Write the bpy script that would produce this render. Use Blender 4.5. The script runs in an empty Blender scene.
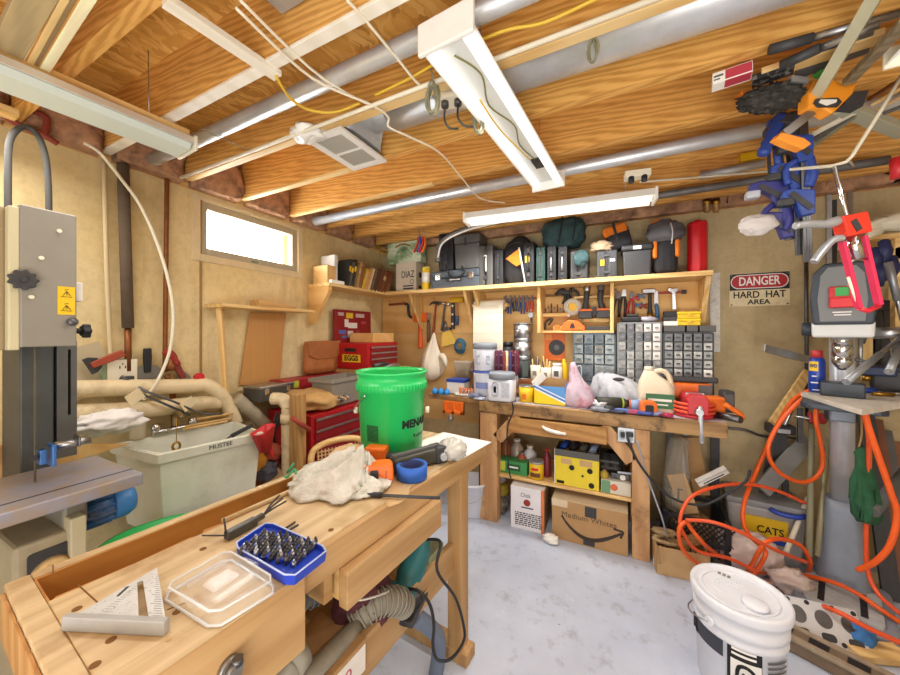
import bpy, math, random
from math import sin, cos, pi, atan, atan2, sqrt, radians
from mathutils import Vector, Matrix, Euler, noise
V = Vector
SC = bpy.context.scene
COL = SC.collection
RND = random.Random(7)
# ---- camera geometry (wide lens); helpers turn a pixel of the 900x675 frame into a point on a real plane
F, CX, HY, CH = 340., 450., 333., 1.40
TH = atan(.5)
RR, FW = (cos(TH), sin(TH)), (-sin(TH), cos(TH))
def ray(u, v):
    a = (u-CX)/F
    return (FW[0]+RR[0]*a, FW[1]+RR[1]*a, (HY-v)/F)
def PZ(u, v, z):
    d = ray(u, v); t = (z-CH)/d[2]; return V((d[0]*t, d[1]*t, z))
def PY(u, v, y):
    d = ray(u, v); t = y/d[1]; return V((d[0]*t, y, CH+d[2]*t))
def PX(u, v, x):
    d = ray(u, v); t = x/d[0]; return V((x, d[1]*t, CH+d[2]*t))
def PD(u, v, D):
    d = ray(u, v); return V((d[0]*D, d[1]*D, CH+d[2]*D))

# ---- mesh builder
def spline(pts, k=6, closed=False):
    P = [V(p) for p in pts]; n = len(P); out = []
    if n < 3: return P
    rng = range(n if closed else n-1)
    for i in rng:
        if closed: a, b, c, d = P[(i-1) % n], P[i], P[(i+1) % n], P[(i+2) % n]
        else: a, b, c, d = P[max(i-1, 0)], P[i], P[i+1], P[min(i+2, n-1)]
        for j in range(k):
            t = j/k
            out.append(.5*((2*b)+(c-a)*t+(2*a-5*b+4*c-d)*t*t+(3*b-a-3*c+d)*t*t*t))
    if not closed: out.append(P[-1])
    return out
class MB:
    def __init__(s): s.v = []; s.f = []; s.m = []; s.sm = []; s.mi = 0; s.mats = []
    def mat(s, m):
        if m not in s.mats: s.mats.append(m)
        s.mi = s.mats.index(m); return s
    def add(s, vs, fs, sm=False):
        o = len(s.v); s.v += [V(p) for p in vs]
        for f in fs: s.f.append([i+o for i in f]); s.m.append(s.mi); s.sm.append(sm)
        return s
    def mark(s): return len(s.v)
    def xf(s, M, st=0):
        for i in range(st, len(s.v)): s.v[i] = M @ s.v[i]
        return s
    def box(s, c, d, rot=None, taper=None):
        x, y, z = d[0]/2, d[1]/2, d[2]/2
        t = taper or 1
        vs = [V((sx*x*(t if sz < 0 else 1), sy*y*(t if sz < 0 else 1), sz*z)) for sz in (-1, 1) for sy in (-1, 1) for sx in (-1, 1)]
        M = Matrix.Translation(V(c))
        if rot: M = M @ Euler([radians(a) for a in rot]).to_matrix().to_4x4()
        return s.add([M @ v for v in vs], [(0,2,3,1),(4,5,7,6),(0,1,5,4),(2,6,7,3),(0,4,6,2),(1,3,7,5)])
    def bb(s, a, b):  # box from two corners
        a, b = V(a), V(b); return s.box((a+b)/2, [abs(b[i]-a[i]) for i in range(3)])
    def rings(s, R, cap=True, closed=True, sm=True):
        n = len(R[0]); o = len(s.v); fs = []
        for i in range(len(R)-1):
            for j in range(n if closed else n-1):
                k = (j+1) % n
                fs.append((i*n+j, i*n+k, (i+1)*n+k, (i+1)*n+j))
        s.add([p for r in R for p in r], fs, sm)
        if cap and closed:
            for base, rev in ((0, True), ((len(R)-1)*n, False)):
                f = [o+base+j for j in range(n)]
                if rev: f.reverse()
                s.f.append(f); s.m.append(s.mi); s.sm.append(False)
        return s
    def tube(s, pts, r, n=8, k=0, closed=False, cap=True, flat=1.0, up=None):
        P = spline(pts, k, closed) if k else [V(p) for p in pts]
        m = len(P); R = []; prev = None
        for i in range(m):
            if closed: t = P[(i+1) % m]-P[i-1]
            else: t = P[min(i+1, m-1)]-P[max(i-1, 0)]
            if t.length < 1e-9: t = V((0, 0, 1))
            t.normalize()
            if prev is None:
                a = V(up) if up else (V((0, 0, 1)) if abs(t.z) < .9 else V((1, 0, 0)))
                u = (a-t*a.dot(t)).normalized()
            else:
                u = prev-t*prev.dot(t)
                u = u.normalized() if u.length > 1e-6 else t.orthogonal().normalized()
            prev = u; w = t.cross(u)
            rr = r[min(i*len(r)//m, len(r)-1)] if isinstance(r, (list, tuple)) and len(r) != m else (r[i] if isinstance(r, (list, tuple)) else r)
            R.append([P[i]+u*(rr*flat*cos(2*pi*j/n))+w*(rr*sin(2*pi*j/n)) for j in range(n)])
        if closed: R.append(R[0]); return s.rings(R, cap=False)
        return s.rings(R, cap=cap)
    def cyl(s, a, b, r, r2=None, n=20, cap=True):
        a, b = V(a), V(b); t = (b-a).normalized(); u = t.orthogonal().normalized(); w = t.cross(u)
        r2 = r if r2 is None else r2
        return s.rings([[p+(u*cos(2*pi*j/n)+w*sin(2*pi*j/n))*q for j in range(n)] for p, q in ((a, r), (b, r2))], cap=cap)
    def bar(s, a, b, w, h, up=(0, 0, 1)):  # rectangular bar from a to b: w sideways, h along up
        a, b = V(a), V(b); t = (b-a).normalized(); u = V(up); u = u-t*u.dot(t)
        u = u.normalized() if u.length > 1e-6 else t.orthogonal().normalized()
        q = t.cross(u)
        return s.rings([[p+q*(x*w/2)+u*(y*h/2) for x, y in ((-1, -1), (1, -1), (1, 1), (-1, 1))] for p in (a, b)], sm=False)
    def lathe(s, prof, c=(0, 0, 0), n=24, cap=True, sx=1, sy=1, a0=0):
        c = V(c)
        return s.rings([[c+V((r*sx*cos(a0+2*pi*j/n), r*sy*sin(a0+2*pi*j/n), z)) for j in range(n)] for r, z in prof], cap=cap)
    def prism(s, poly, h0, h1, ax='z', sm=False):
        def m(p, h):
            if ax == 'z': return V((p[0], p[1], h))
            if ax == 'y': return V((p[0], h, p[1]))
            return V((h, p[0], p[1]))
        return s.rings([[m(p, h0) for p in poly], [m(p, h1) for p in poly]], sm=sm)
    def holed(s, outer, hole, h0, h1, ax='z'):  # plate with a hole, same vertex count in both loops
        def m(p, h):
            if ax == 'z': return V((p[0], p[1], h))
            if ax == 'y': return V((p[0], h, p[1]))
            return V((h, p[0], p[1]))
        return s.rings([[m(p, h) for p in q] for q, h in ((outer, h0), (outer, h1), (hole, h1), (hole, h0), (outer, h0))], cap=False, sm=False)
    def grid(s, nx, ny, fn, sm=True):
        vs = [V(fn(i/nx, j/ny)) for j in range(ny+1) for i in range(nx+1)]
        fs = [(j*(nx+1)+i, j*(nx+1)+i+1, (j+1)*(nx+1)+i+1, (j+1)*(nx+1)+i) for j in range(ny) for i in range(nx)]
        return s.add(vs, fs, sm)
    def blob(s, c, r, seed=0, amp=.15, fr=2.0, nu=28, nv=18, flatz=None, pw=1.0):
        c = V(c); R = []; off = V((seed*3.7, seed*1.3, seed*2.1))
        for i in range(nv+1):
            ph = pi*(i+.02)/(nv+.04); ring = []
            for j in range(nu):
                th = 2*pi*j/nu
                d = V((sin(ph)*cos(th), sin(ph)*sin(th), -cos(ph)))
                if pw != 1: d = V([math.copysign(abs(q)**pw, q) for q in d])
                k = 1+amp*(noise.noise(d*fr+off)+.6*noise.noise(d*fr*2.3+off)+.35*noise.noise(d*fr*5+off))
                p = V((d.x*r[0], d.y*r[1], d.z*r[2]))*k
                if flatz is not None and p.z < flatz: p.z = flatz
                ring.append(c+p)
            R.append(ring)
        return s.rings(R)
    def sph(s, c, r, n=14): 
        r = r if isinstance(r, (list, tuple)) else (r, r, r)
        return s.blob(c, r, 0, 0, 1, n, max(6, n//2))
def rpoly(w, h, r, n=4, cx=0, cy=0):
    out = []
    for qx, qy, a0 in ((1, 1, 0), (-1, 1, 90), (-1, -1, 180), (1, -1, 270)):
        for i in range(n+1):
            a = radians(a0+90*i/n)
            out.append((cx+qx*(w/2-r)+r*cos(a), cy+qy*(h/2-r)+r*sin(a)))
    return out
def circ(r, n=24, cx=0, cy=0): return [(cx+r*cos(2*pi*i/n), cy+r*sin(2*pi*i/n)) for i in range(n)]

# ---- objects
def tag(o, label=None, cat=None, group=None, kind=None):
    if label: o['label'] = label
    if cat: o['category'] = cat
    if group: o['group'] = group
    if kind: o['kind'] = kind
    return o
def obj(name, mb, m=None, parent=None, bev=0, seg=2, sub=0, solid=0):
    me = bpy.data.meshes.new(name)
    vs = mb.v; off = V((0, 0, 0))
    if parent is None and vs:
        lo = V([min(v[i] for v in vs) for i in range(3)]); hi = V([max(v[i] for v in vs) for i in range(3)])
        off = V(((lo.x+hi.x)/2, (lo.y+hi.y)/2, lo.z)); vs = [v-off for v in vs]
    me.from_pydata([tuple(v) for v in vs], [], mb.f)
    mats = list(mb.mats)
    if m is not None and not mats: mats = [m]
    for q in mats: me.materials.append(q)
    me.polygons.foreach_set('material_index', mb.m); me.polygons.foreach_set('use_smooth', mb.sm)
    me.update()
    o = bpy.data.objects.new(name, me); o.location = off; COL.objects.link(o)
    if parent: o.parent = parent
    if bev:
        b = o.modifiers.new('b', 'BEVEL'); b.width = bev; b.segments = seg; b.limit_method = 'ANGLE'; b.angle_limit = radians(35)
    if solid:
        q = o.modifiers.new('s', 'SOLIDIFY'); q.thickness = solid; q.offset = 0
    if sub:
        q = o.modifiers.new('u', 'SUBSURF'); q.levels = sub; q.render_levels = sub
    return o
def thing(name, label, cat, loc=(0, 0, 0), rz=0, group=None, rot=None):
    o = bpy.data.objects.new(name, None); COL.objects.link(o); o.empty_display_size = .05
    o.location = loc; o.rotation_euler = [radians(a) for a in rot] if rot else (0, 0, radians(rz))
    return tag(o, label, cat, group)
def one(name, label, cat, mb, m=None, group=None, **k): return tag(obj(name, mb, m, None, **k), label, cat, group)
def place(o, loc, rz=None, rot=None):
    o.location = loc
    if rot is not None: o.rotation_euler = [radians(a) for a in rot]
    elif rz is not None: o.rotation_euler = (0, 0, radians(rz))
    return o
def struct(name, mb, m, parent=None, **k):
    o = obj(name, mb, m, parent, **k)
    if parent is None: o['kind'] = 'structure'
    return o
def dup(o, loc, label, rz=None, rot=None, group=None, recolor=None):
    def cp(q, par):
        c = q.copy(); COL.objects.link(c)
        if par: c.parent = par
        for ch in [x for x in q.children]: cp(ch, c)
        return c
    c = cp(o, None); place(c, loc, rz, rot); c['label'] = label
    if group: c['group'] = group
    if recolor:
        def rc(q):
            if q.type == 'MESH' and any(s and s.name in recolor for s in q.data.materials):
                q.data = q.data.copy()
                for i, s in enumerate(q.data.materials):
                    if s and s.name in recolor: q.data.materials[i] = recolor[s.name]
            for x in q.children: rc(x)
        rc(c)
    return c
def text(s, size, m, parent, loc, rot=(90, 0, 0), name='lettering', w=None, ext=.0006, bold=0):
    cu = bpy.data.curves.new('t', 'FONT'); cu.body = s; cu.size = size; cu.extrude = ext; cu.align_x = 'CENTER'; cu.align_y = 'CENTER'
    cu.offset = bold; cu.resolution_u = 3
    t = bpy.data.objects.new('t', cu); COL.objects.link(t)
    dg = bpy.context.evaluated_depsgraph_get(); dg.update()
    me = bpy.data.meshes.new_from_object(t.evaluated_get(dg))
    bpy.data.objects.remove(t); bpy.data.curves.remove(cu)
    if w:
        xs = [v.co.x for v in me.vertices]; k = w/(max(xs)-min(xs))
        for v in me.vertices: v.co.x *= k
    me.name = name; me.materials.clear(); me.materials.append(m)
    o = bpy.data.objects.new(name, me); COL.objects.link(o); o.parent = parent
    o.location = loc; o.rotation_euler = [radians(a) for a in rot]
    return o

# ---- materials
MATS = {}
def nt(name):
    m = bpy.data.materials.new(name); m.use_nodes = True
    n = m.node_tree.nodes; l = m.node_tree.links
    return m, n, l, n['Principled BSDF']
def lin(c):
    if isinstance(c, str): c = [int(c[i:i+2], 16)/255 for i in (0, 2, 4)]
    return tuple((x/12.92 if x <= .04045 else ((x+.055)/1.055)**2.4) for x in c)+(1,)
def mixnode(n, l, fac, a, b, blend='MIX'):
    x = n.new('ShaderNodeMix'); x.data_type = 'RGBA'; x.blend_type = blend
    for sock, val in ((x.inputs[0], fac), (x.inputs[6], a), (x.inputs[7], b)):
        if hasattr(val, 'is_linked'): l.new(val, sock)
        else: sock.default_value = val
    return x.outputs[2]
def ramp(n, l, src, stops):
    r = n.new('ShaderNodeValToRGB'); e = r.color_ramp.elements
    while len(e) < len(stops): e.new(.5)
    for q, (p, c) in zip(e, stops): q.position = p; q.color = c if len(c) == 4 else tuple(c)+(1,)
    l.new(src, r.inputs[0]); return r.outputs[0]
def coords(n, l, scale=(1, 1, 1), rot=(0, 0, 0)):
    t = n.new('ShaderNodeTexCoord'); mp = n.new('ShaderNodeMapping')
    mp.inputs['Scale'].default_value = scale; mp.inputs['Rotation'].default_value = [radians(a) for a in rot]
    l.new(t.outputs['Object'], mp.inputs[0]); return mp.outputs[0]
def noise_t(n, l, vec, sc=5, det=4, rough=.5):
    t = n.new('ShaderNodeTexNoise'); t.inputs['Scale'].default_value = sc; t.inputs['Detail'].default_value = det; t.inputs['Roughness'].default_value = rough
    l.new(vec, t.inputs['Vector']); return t.outputs[0]
def bump(n, l, b, h, st=.2, d=.004):
    k = n.new('ShaderNodeBump'); k.inputs['Strength'].default_value = st; k.inputs['Distance'].default_value = d
    l.new(h, k.inputs['Height']); l.new(k.outputs[0], b.inputs['Normal'])
def plain(name, c, rough=.5, metal=0, var=.0, sc=14, dirt=None, damt=.5, alpha=1, trans=0, emit=0, coat=0, sss=0, bmp=0):
    if name in MATS: return MATS[name]
    m, n, l, b = nt(name); c = lin(c)
    b.inputs['Base Color'].default_value = c; b.inputs['Roughness'].default_value = rough; b.inputs['Metallic'].default_value = metal
    if var or dirt:
        vec = coords(n, l); nz = noise_t(n, l, vec, sc, 5, .6)
        a = tuple(x*(1-var) for x in c[:3])+(1,); d = tuple(min(1, x*(1+var)) for x in c[:3])+(1,)
        col = ramp(n, l, nz, [(.3, a), (.7, d)])
        if dirt:
            nz2 = noise_t(n, l, vec, sc*.6, 8, .7)
            f = ramp(n, l, nz2, [(.5, (0, 0, 0, 1)), (.68, (damt,)*3+(1,))])
            col = mixnode(n, l, f, col, lin(dirt))
        l.new(col, b.inputs['Base Color'])
        if bmp: bump(n, l, b, nz, bmp)
    if alpha < 1: b.inputs['Alpha'].default_value = alpha
    if trans: b.inputs['Transmission Weight'].default_value = trans
    if emit: b.inputs['Emission Color'].default_value = c; b.inputs['Emission Strength'].default_value = emit
    if coat: b.inputs['Coat Weight'].default_value = coat
    MATS[name] = m; return m
def wood(name, c1, c2, ax='x', sc=1.0, rough=.6, rings=14, knot=None, dirt=None, damt=.6, contrast=1, dist=7, dsc=3.1):
    if name in MATS: return MATS[name]
    m, n, l, b = nt(name)
    st = {'x': (.12, 1, 1), 'y': (1, .12, 1), 'z': (1, 1, .12)}[ax]
    vec = coords(n, l, tuple(q*sc for q in st))
    nz = noise_t(n, l, vec, 4, 3, .5)
    w = n.new('ShaderNodeTexWave'); w.wave_type = 'BANDS'; w.bands_direction = 'DIAGONAL'
    w.inputs['Scale'].default_value = rings; w.inputs['Distortion'].default_value = dist; w.inputs['Detail'].default_value = 3; w.inputs['Detail Scale'].default_value = .8
    l.new(vec, w.inputs[0])
    fine = noise_t(n, l, coords(n, l, tuple(q*sc*(.5 if q < 1 else 3) for q in st)), 40, 4, .6)
    f = n.new('ShaderNodeMath'); f.operation = 'MULTIPLY_ADD'; l.new(w.outputs[0], f.inputs[0]); f.inputs[1].default_value = .45*contrast; 
    g = n.new('ShaderNodeMath'); g.operation = 'MULTIPLY_ADD'; l.new(nz, g.inputs[0]); g.inputs[1].default_value = .5; l.new(fine, g.inputs[2]); 
    h = n.new('ShaderNodeMath'); h.operation = 'MULTIPLY'; l.new(g.outputs[0], h.inputs[0]); h.inputs[1].default_value = .55
    l.new(h.outputs[0], f.inputs[2])
    col = ramp(n, l, f.outputs[0], [(.25, lin(c1)), (.85, lin(c2))])
    if knot or dirt:
        k = noise_t(n, l, coords(n, l), dsc, 7, .65)
        ff = ramp(n, l, k, [(.52, (0, 0, 0, 1)), (.7, (damt,)*3+(1,))])
        col = mixnode(n, l, ff, col, lin(dirt or knot))
    l.new(col, b.inputs['Base Color']); b.inputs['Roughness'].default_value = rough
    bump(n, l, b, f.outputs[0], .12, .002)
    MATS[name] = m; return m
def steel(name, c='b8bcc0', rough=.35, var=.12, sc=18):
    return plain(name, c, rough, 1, var, sc)
XL, YB, JZ, CZ, WT = -2.30, 2.97, 2.30, 2.53, 2.26
# ---- setting materials
def m_wall(name, c, c2, stain):
    m, n, l, b = nt(name); vec = coords(n, l)
    big = noise_t(n, l, vec, 1.3, 5, .6); fine = noise_t(n, l, vec, 24, 6, .7); st = noise_t(n, l, coords(n, l, (1, 1, .25)), 5, 8, .75)
    col = ramp(n, l, big, [(.35, lin(c)), (.65, lin(c2))])
    col = mixnode(n, l, ramp(n, l, st, [(.5, (0, 0, 0, 1)), (.75, (.45,)*3+(1,))]), col, lin(stain))
    col = mixnode(n, l, ramp(n, l, fine, [(.35, (.18,)*3+(1,)), (.55, (0, 0, 0, 1))]), col, lin(stain))
    l.new(col, b.inputs['Base Color']); b.inputs['Roughness'].default_value = .85
    bump(n, l, b, fine, .35, .004); return m
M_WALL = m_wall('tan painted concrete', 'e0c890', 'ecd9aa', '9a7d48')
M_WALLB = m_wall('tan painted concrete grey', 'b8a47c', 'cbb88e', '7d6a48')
def m_floor():
    m, n, l, b = nt('grey concrete floor'); vec = coords(n, l)
    a = noise_t(n, l, vec, 2.2, 6, .6); f = noise_t(n, l, vec, 11, 9, .7); sp = noise_t(n, l, vec, 30, 4, .6)
    col = ramp(n, l, a, [(.3, lin('b3bccf')), (.7, lin('ccd5e6'))])
    col = mixnode(n, l, ramp(n, l, f, [(.34, (.45,)*3+(1,)), (.46, (0, 0, 0, 1))]), col, lin('8a8c94'))
    col = mixnode(n, l, ramp(n, l, f, [(.62, (0, 0, 0, 1)), (.72, (.45,)*3+(1,))]), col, lin('dfe3ec'))
    col = mixnode(n, l, ramp(n, l, sp, [(.70, (0, 0, 0, 1)), (.74, (.7,)*3+(1,))]), col, lin('5c5a5a'))
    l.new(col, b.inputs['Base Color']); b.inputs['Roughness'].default_value = .6
    bump(n, l, b, f, .15, .004); return m
M_FLOOR = m_floor()
def m_osb():
    m, n, l, b = nt('strand board'); v = n.new('ShaderNodeTexVoronoi'); v.inputs['Scale'].default_value = 55
    vec = coords(n, l, (1, .28, 1), (0, 0, 25)); dd = noise_t(n, l, coords(n, l), 9, 2, .5)
    va = n.new('ShaderNodeVectorMath'); va.operation = 'MULTIPLY_ADD'; l.new(vec, va.inputs[0]); va.inputs[1].default_value = (1, 1, 1)
    dd_ = n.new('ShaderNodeMath'); dd_.operation = 'MULTIPLY'; l.new(dd, dd_.inputs[0]); dd_.inputs[1].default_value = .12; dd = dd_.outputs[0]
    cmb = n.new('ShaderNodeCombineXYZ'); l.new(dd, cmb.inputs[0]); l.new(dd, cmb.inputs[1]); l.new(cmb.outputs[0], va.inputs[2])
    l.new(va.outputs[0], v.inputs['Vector'])
    sepc = n.new('ShaderNodeSeparateColor'); l.new(v.outputs['Color'], sepc.inputs[0])
    col = ramp(n, l, sepc.outputs[0], [(.0, lin('c48d42')), (.5, lin('dba752')), (1., lin('edc274'))])
    k = noise_t(n, l, coords(n, l, (1, .3, 1), (0, 0, 25)), 30, 5, .7)
    col = mixnode(n, l, ramp(n, l, k, [(.62, (0, 0, 0, 1)), (.74, (.35,)*3+(1,))]), col, lin('7c4a17'))
    l.new(col, b.inputs['Base Color']); b.inputs['Roughness'].default_value = .7; bump(n, l, b, sepc.outputs[0], .2, .002); return m
M_OSB = m_osb()
M_JOIST = wood('fir joist', 'c08233', 'e8b362', 'x', .9, rings=30, knot='a8692a', damt=.35, contrast=1.1, dist=9)
M_JOISTP = wood('pale fir', 'd9ad66', 'f0d196', 'x', .9, rings=9)
M_PINE = wood('pine board', 'd2a35c', 'ecc888', 'x', 1.1, rings=10)
M_PINEY = wood('pine board lengthwise', 'd2a35c', 'ecc888', 'y', 1.1, rings=10)
M_PINEZ = wood('pine upright', 'd2a35c', 'ecc888', 'z', 1.1, rings=10)
M_PLY = wood('plywood sheet', 'd6a25a', 'e6bb78', 'x', .7, rings=5, knot='b27a35', damt=.3)
M_WHITEW = wood('white painted batten', 'e9e0cb', 'f6f0e2', 'y', 1.0, rings=6, rough=.5)
M_INS = plain('pinkish fibre insulation', 'b98d6c', .9, 0, .45, 12, '6b4a38', .9, bmp=1)
M_GALV = plain('galvanised sheet', 'd9dde1', .4, .6, .12, 9)
M_GALVD = plain('dull galvanised', 'b9bcbe', .45, .55, .2, 12)
M_WHT = plain('white enamel', 'f2f0ea', .35, 0, .03, 20)
M_CREAMP = plain('cream plastic', 'ebe3cc', .5, 0, .05, 20)
M_BLK = plain('black plastic', '202124', .5, 0, .15, 30)
M_BLK2 = plain('charcoal plastic', '3a3a3c', .55, 0, .12, 30)
M_RUB = plain('black rubber', '1b1b1c', .8)
M_STEEL = steel('brushed steel', 'b9bcc0', .35)
M_CHROME = plain('chrome', 'd8dadd', .15, 1)
M_DARKST = steel('dark steel', '6b6c6e', .45, .2)
M_RED = plain('red plastic', 'c9222a', .4)
M_ORG = plain('orange plastic', 'e8701f', .4)
M_YEL = plain('yellow plastic', 'e9c11f', .45)
M_BLUE = plain('blue plastic', '2348b0', .4)
M_INK = plain('black ink', '141414', .7)
M_WINK = plain('white ink', 'f4f2ee', .6)
M_PAPER = plain('white paper', 'f2efe8', .8, 0, .03, 30)
M_CARD = plain('brown cardboard', 'b48d5e', .8, 0, .07, 10)
M_CARDL = plain('light cardboard', 'c9a676', .8, 0, .08, 10)
M_BRASS = plain('brass', 'b88f3e', .35, 1)
M_COPPER = plain('tarnished copper', '8b5630', .5, .7, .2, 20)

# ---- room shell
struct('floor', MB().bb((XL-.2, -3.2, -.12), (2.3, YB+.2, 0)), M_FLOOR)
struct('ceiling', MB().bb((XL-.2, -3.2, CZ), (2.3, YB+.2, CZ+.03)), M_OSB)
wy0, wy1, wz0, wz1 = 1.175, 1.88, 1.885, 2.215
w = MB()
w.bb((XL-.2, -3.2, 0), (XL, wy0, WT)).bb((XL-.2, wy1, 0), (XL, YB+.2, WT)).bb((XL-.2, wy0, 0), (XL, wy1, wz0)).bb((XL-.2, wy0, wz1), (XL, wy1, WT))
struct('wall_left', w, M_WALL)
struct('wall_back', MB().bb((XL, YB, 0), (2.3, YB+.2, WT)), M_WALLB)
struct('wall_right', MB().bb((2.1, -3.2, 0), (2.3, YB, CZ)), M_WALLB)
struct('trim_1', MB().bb((XL-.2, -3.2, WT), (XL-.02, YB+.2, CZ)), M_JOIST)       # rim board on the window wall
struct('trim_2', MB().bb((XL-.02, YB+.002, WT), (2.3, YB+.2, CZ)), M_JOIST)        # rim board on the back wall
struct('trim_3', MB().bb((XL-.15, -3.2, WT), (XL+.0, YB, JZ-.004)), M_PINEY)      # sill plate
# wall joint on the window wall and a trim pipe chase seam
JY = [-2.7, -2.3, -1.9, -1.5, -1.1, -.7, -.3, .08, .46, .745, 1.09, 1.42, 1.78, 2.14, 2.47, 2.78]
for y in JY:
    struct('ceiling_joist', MB().bb((XL-.02, y-.02, JZ), (2.1, y+.02, CZ)), M_JOIST)
for i in range(len(JY)-1):
    if JY[i] < .0: continue
    a, b = JY[i]+.025, JY[i+1]-.025
    q = MB().blob((XL+.02, (a+b)/2, (JZ+CZ)/2-.02), (.07, (b-a)/2*1.15, .16), i+3, .30, 2.2, 30, 20, pw=.5)
    for k in range(len(q.v)):
        q.v[k].y = min(max(q.v[k].y, a), b); q.v[k].z = min(max(q.v[k].z, WT+.005), CZ)
        q.v[k].x = max(q.v[k].x, XL-.015)
    struct('insulation_batt', q, M_INS)
q = MB().blob((-.15, YB+.02, 2.36), (2.1, .09, .15), 9, .25, 9, 160, 16, pw=.4)
for v_ in q.v: v_.y = min(max(v_.y, YB-.06), YB+.03); v_.z = max(v_.z, WT+.004)
struct('insulation_batt', q, M_INS)
# window
wf = MB()
for a, b in (((wy0-.045, wz0-.045), (wy0, wz1+.03)), ((wy1, wz0-.045), (wy1+.045, wz1+.03)), ((wy0, wz0-.045), (wy1, wz0)), ((wy0, wz1), (wy1, wz1+.03))):
    wf.bb((XL-.06, a[0], a[1]), (XL+.012, b[0], b[1]))
win = struct('window_1', wf, plain('pale window casing', 'dcc9a0', .6, 0, .08, 9), bev=.003)
wo = win.location
s_ = MB(); T_ = .045
for a, b in (((wy0, wz0), (wy0+T_, wz1)), ((wy1-T_, wz0), (wy1, wz1)), ((wy0+T_, wz0), (wy1-T_, wz0+T_)), ((wy0+T_, wz1-T_), (wy1-T_, wz1))):
    s_.bb(V((XL-.055, a[0], a[1]))-wo, V((XL-.004, b[0], b[1]))-wo)
struct('window_sash', s_, plain('grey window sash', 'b9ad93', .5), win, bev=.003)
s_ = MB().bb(V((XL-.02, (wy0+wy1)/2-.025, wz0+.01))-wo, V((XL+.0, (wy0+wy1)/2+.025, wz0+.022))-wo).cyl(V((XL-.012, (wy0+wy1)/2, wz0+.015))-wo, V((XL-.012, (wy0+wy1)/2, wz0+.04))-wo, .006)
struct('window_latch', s_, plain('green grey latch', '7c8a6d', .5, .3), win)
mg, n_, l_, b_ = nt('frosted window glass'); b_.inputs['Base Color'].default_value = (1, 1, 1, 1); b_.inputs['Transmission Weight'].default_value = 1; b_.inputs['Roughness'].default_value = .25; b_.inputs['IOR'].default_value = 1.1
struct('window_pane', MB().bb(V((XL-.042, wy0+.02, wz0+.02))-wo, V((XL-.038, wy1-.02, wz1-.02))-wo), mg, win)
# ================= CEILING =================
M_LAMP = plain('white lamp diffuser', 'fffaf0', .4, emit=.6)
M_TUBE = plain('white glass tube', 'fdfcf8', .25, emit=.55)
# centre shop light (two tubes)
t = thing('shop_light', 'white open two-tube shop light hanging crosswise in the middle of the joists', 'ceiling light', (-.385, 1.35, 2.20), -4)
L = 1.06
b = MB().prism([(-.085, 0), (-.05, .035), (.05, .035), (.085, 0), (.08, 0), (.046, .03), (-.046, .03), (-.08, 0)], -L/2, L/2, 'y')
obj('reflector', b, M_WHT, t)
obj('ballast_cover', MB().box((0, 0, .045), (.105, L, .05)), plain('grey enamel underside', 'd9dad6', .4), t, bev=.004)
for s in (-1, 1):
    e = obj('end_cap', MB().box((0, s*(L/2+.006), .022), (.175, .014, .09)), M_WHT, t, bev=.004)
    obj('tube', MB().cyl((s*.055, -L/2+.02, .004), (s*.055, L/2-.02, .004), .017, n=18), M_TUBE, t)
obj('wiring_box', MB().box((.012, .3, .016), (.042, .09, .012)).box((.012, .3, .009), (.03, .06, .002)), M_BLK, t, bev=.002)
obj('loose_wire', MB().tube([(-.02, -.45, .018), (.02, -.35, .012), (-.02, -.2, .014), (.02, -.05, .01), (-.01, .1, .014), (.01, .25, .014)], .003, 6, 5), plain('olive wire', '7a7440', .6), t)
for s in (-1, 1): obj('hanger_wire', MB().tube([(-.0, s*.33, .06), (.02, s*.33, .33)], .002, 5), M_STEEL, t)
# left shop light seen from the side
p0, p1 = PZ(0, 72, 2.20), PZ(186, 147, 2.20)
d = (p1-p0); ang = math.degrees(atan2(d.y, d.x))
LL = 1.25
c = p1-d.normalized()*LL/2
t = thing('shop_light', 'long white shop light with wooden backing strip above the band saw', 'ceiling light', (c.x, c.y, 2.19), ang)
b = MB().prism([(-.085, 0), (-.062, .035), (.062, .035), (.085, 0), (.08, 0), (.058, .03), (-.058, .03), (-.08, 0)], -LL/2, LL/2, 'x')
obj('reflector', b, M_WHT, t)
obj('wood_strip', MB().box((0, 0, .054), (LL, .07, .036)), M_PINE, t, bev=.002)
obj('diffuser', MB().prism([(-.075, 0), (-.06, -.022), (.06, -.022), (.075, 0)], -LL/2+.01, LL/2-.01, 'x'), plain('milky prismatic lens', 'c3cabf', .3, emit=.12), t)
for s in (-1, 1): obj('end_cap', MB().box((s*(LL/2+.005), 0, .008), (.012, .165, .06)), M_CREAMP, t, bev=.004)
for s in (-1, 1): obj('hanger_wire', MB().tube([(s*.5, 0, .07), (s*.5, .01, .34)], .002, 5), M_STEEL, t)
# back strip light above the shelf
a, bq = PZ(467, 221, 2.15), PZ(654, 198, 2.15); yb = (a.y+bq.y)/2
LL = abs(bq.x-a.x)
t = thing('strip_light', 'white enclosed strip light running over the tool cases on the back shelf', 'ceiling light', ((a.x+bq.x)/2, yb, 2.13), math.degrees(atan2(bq.y-a.y, bq.x-a.x)))
obj('housing', MB().prism([(-.06, .02), (-.045, .06), (.045, .06), (.06, .02)], -LL/2, LL/2, 'x'), M_WHT, t)
for s in (-1, 1): obj('tube', MB().cyl((-LL/2+.015, s*.034, .008), (LL/2-.015, s*.034, .008), .015, n=16), M_LAMP, t)
for s in (-1, 1): obj('end_cap', MB().box((s*(LL/2+.006), 0, .028), (.014, .125, .068)), M_WHT, t, bev=.004)
for s in (-1, 1): obj('hanger_wire', MB().tube([(s*.4, 0, .06), (s*.4, -.04, .18)], .002, 5), M_STEEL, t)
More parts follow.
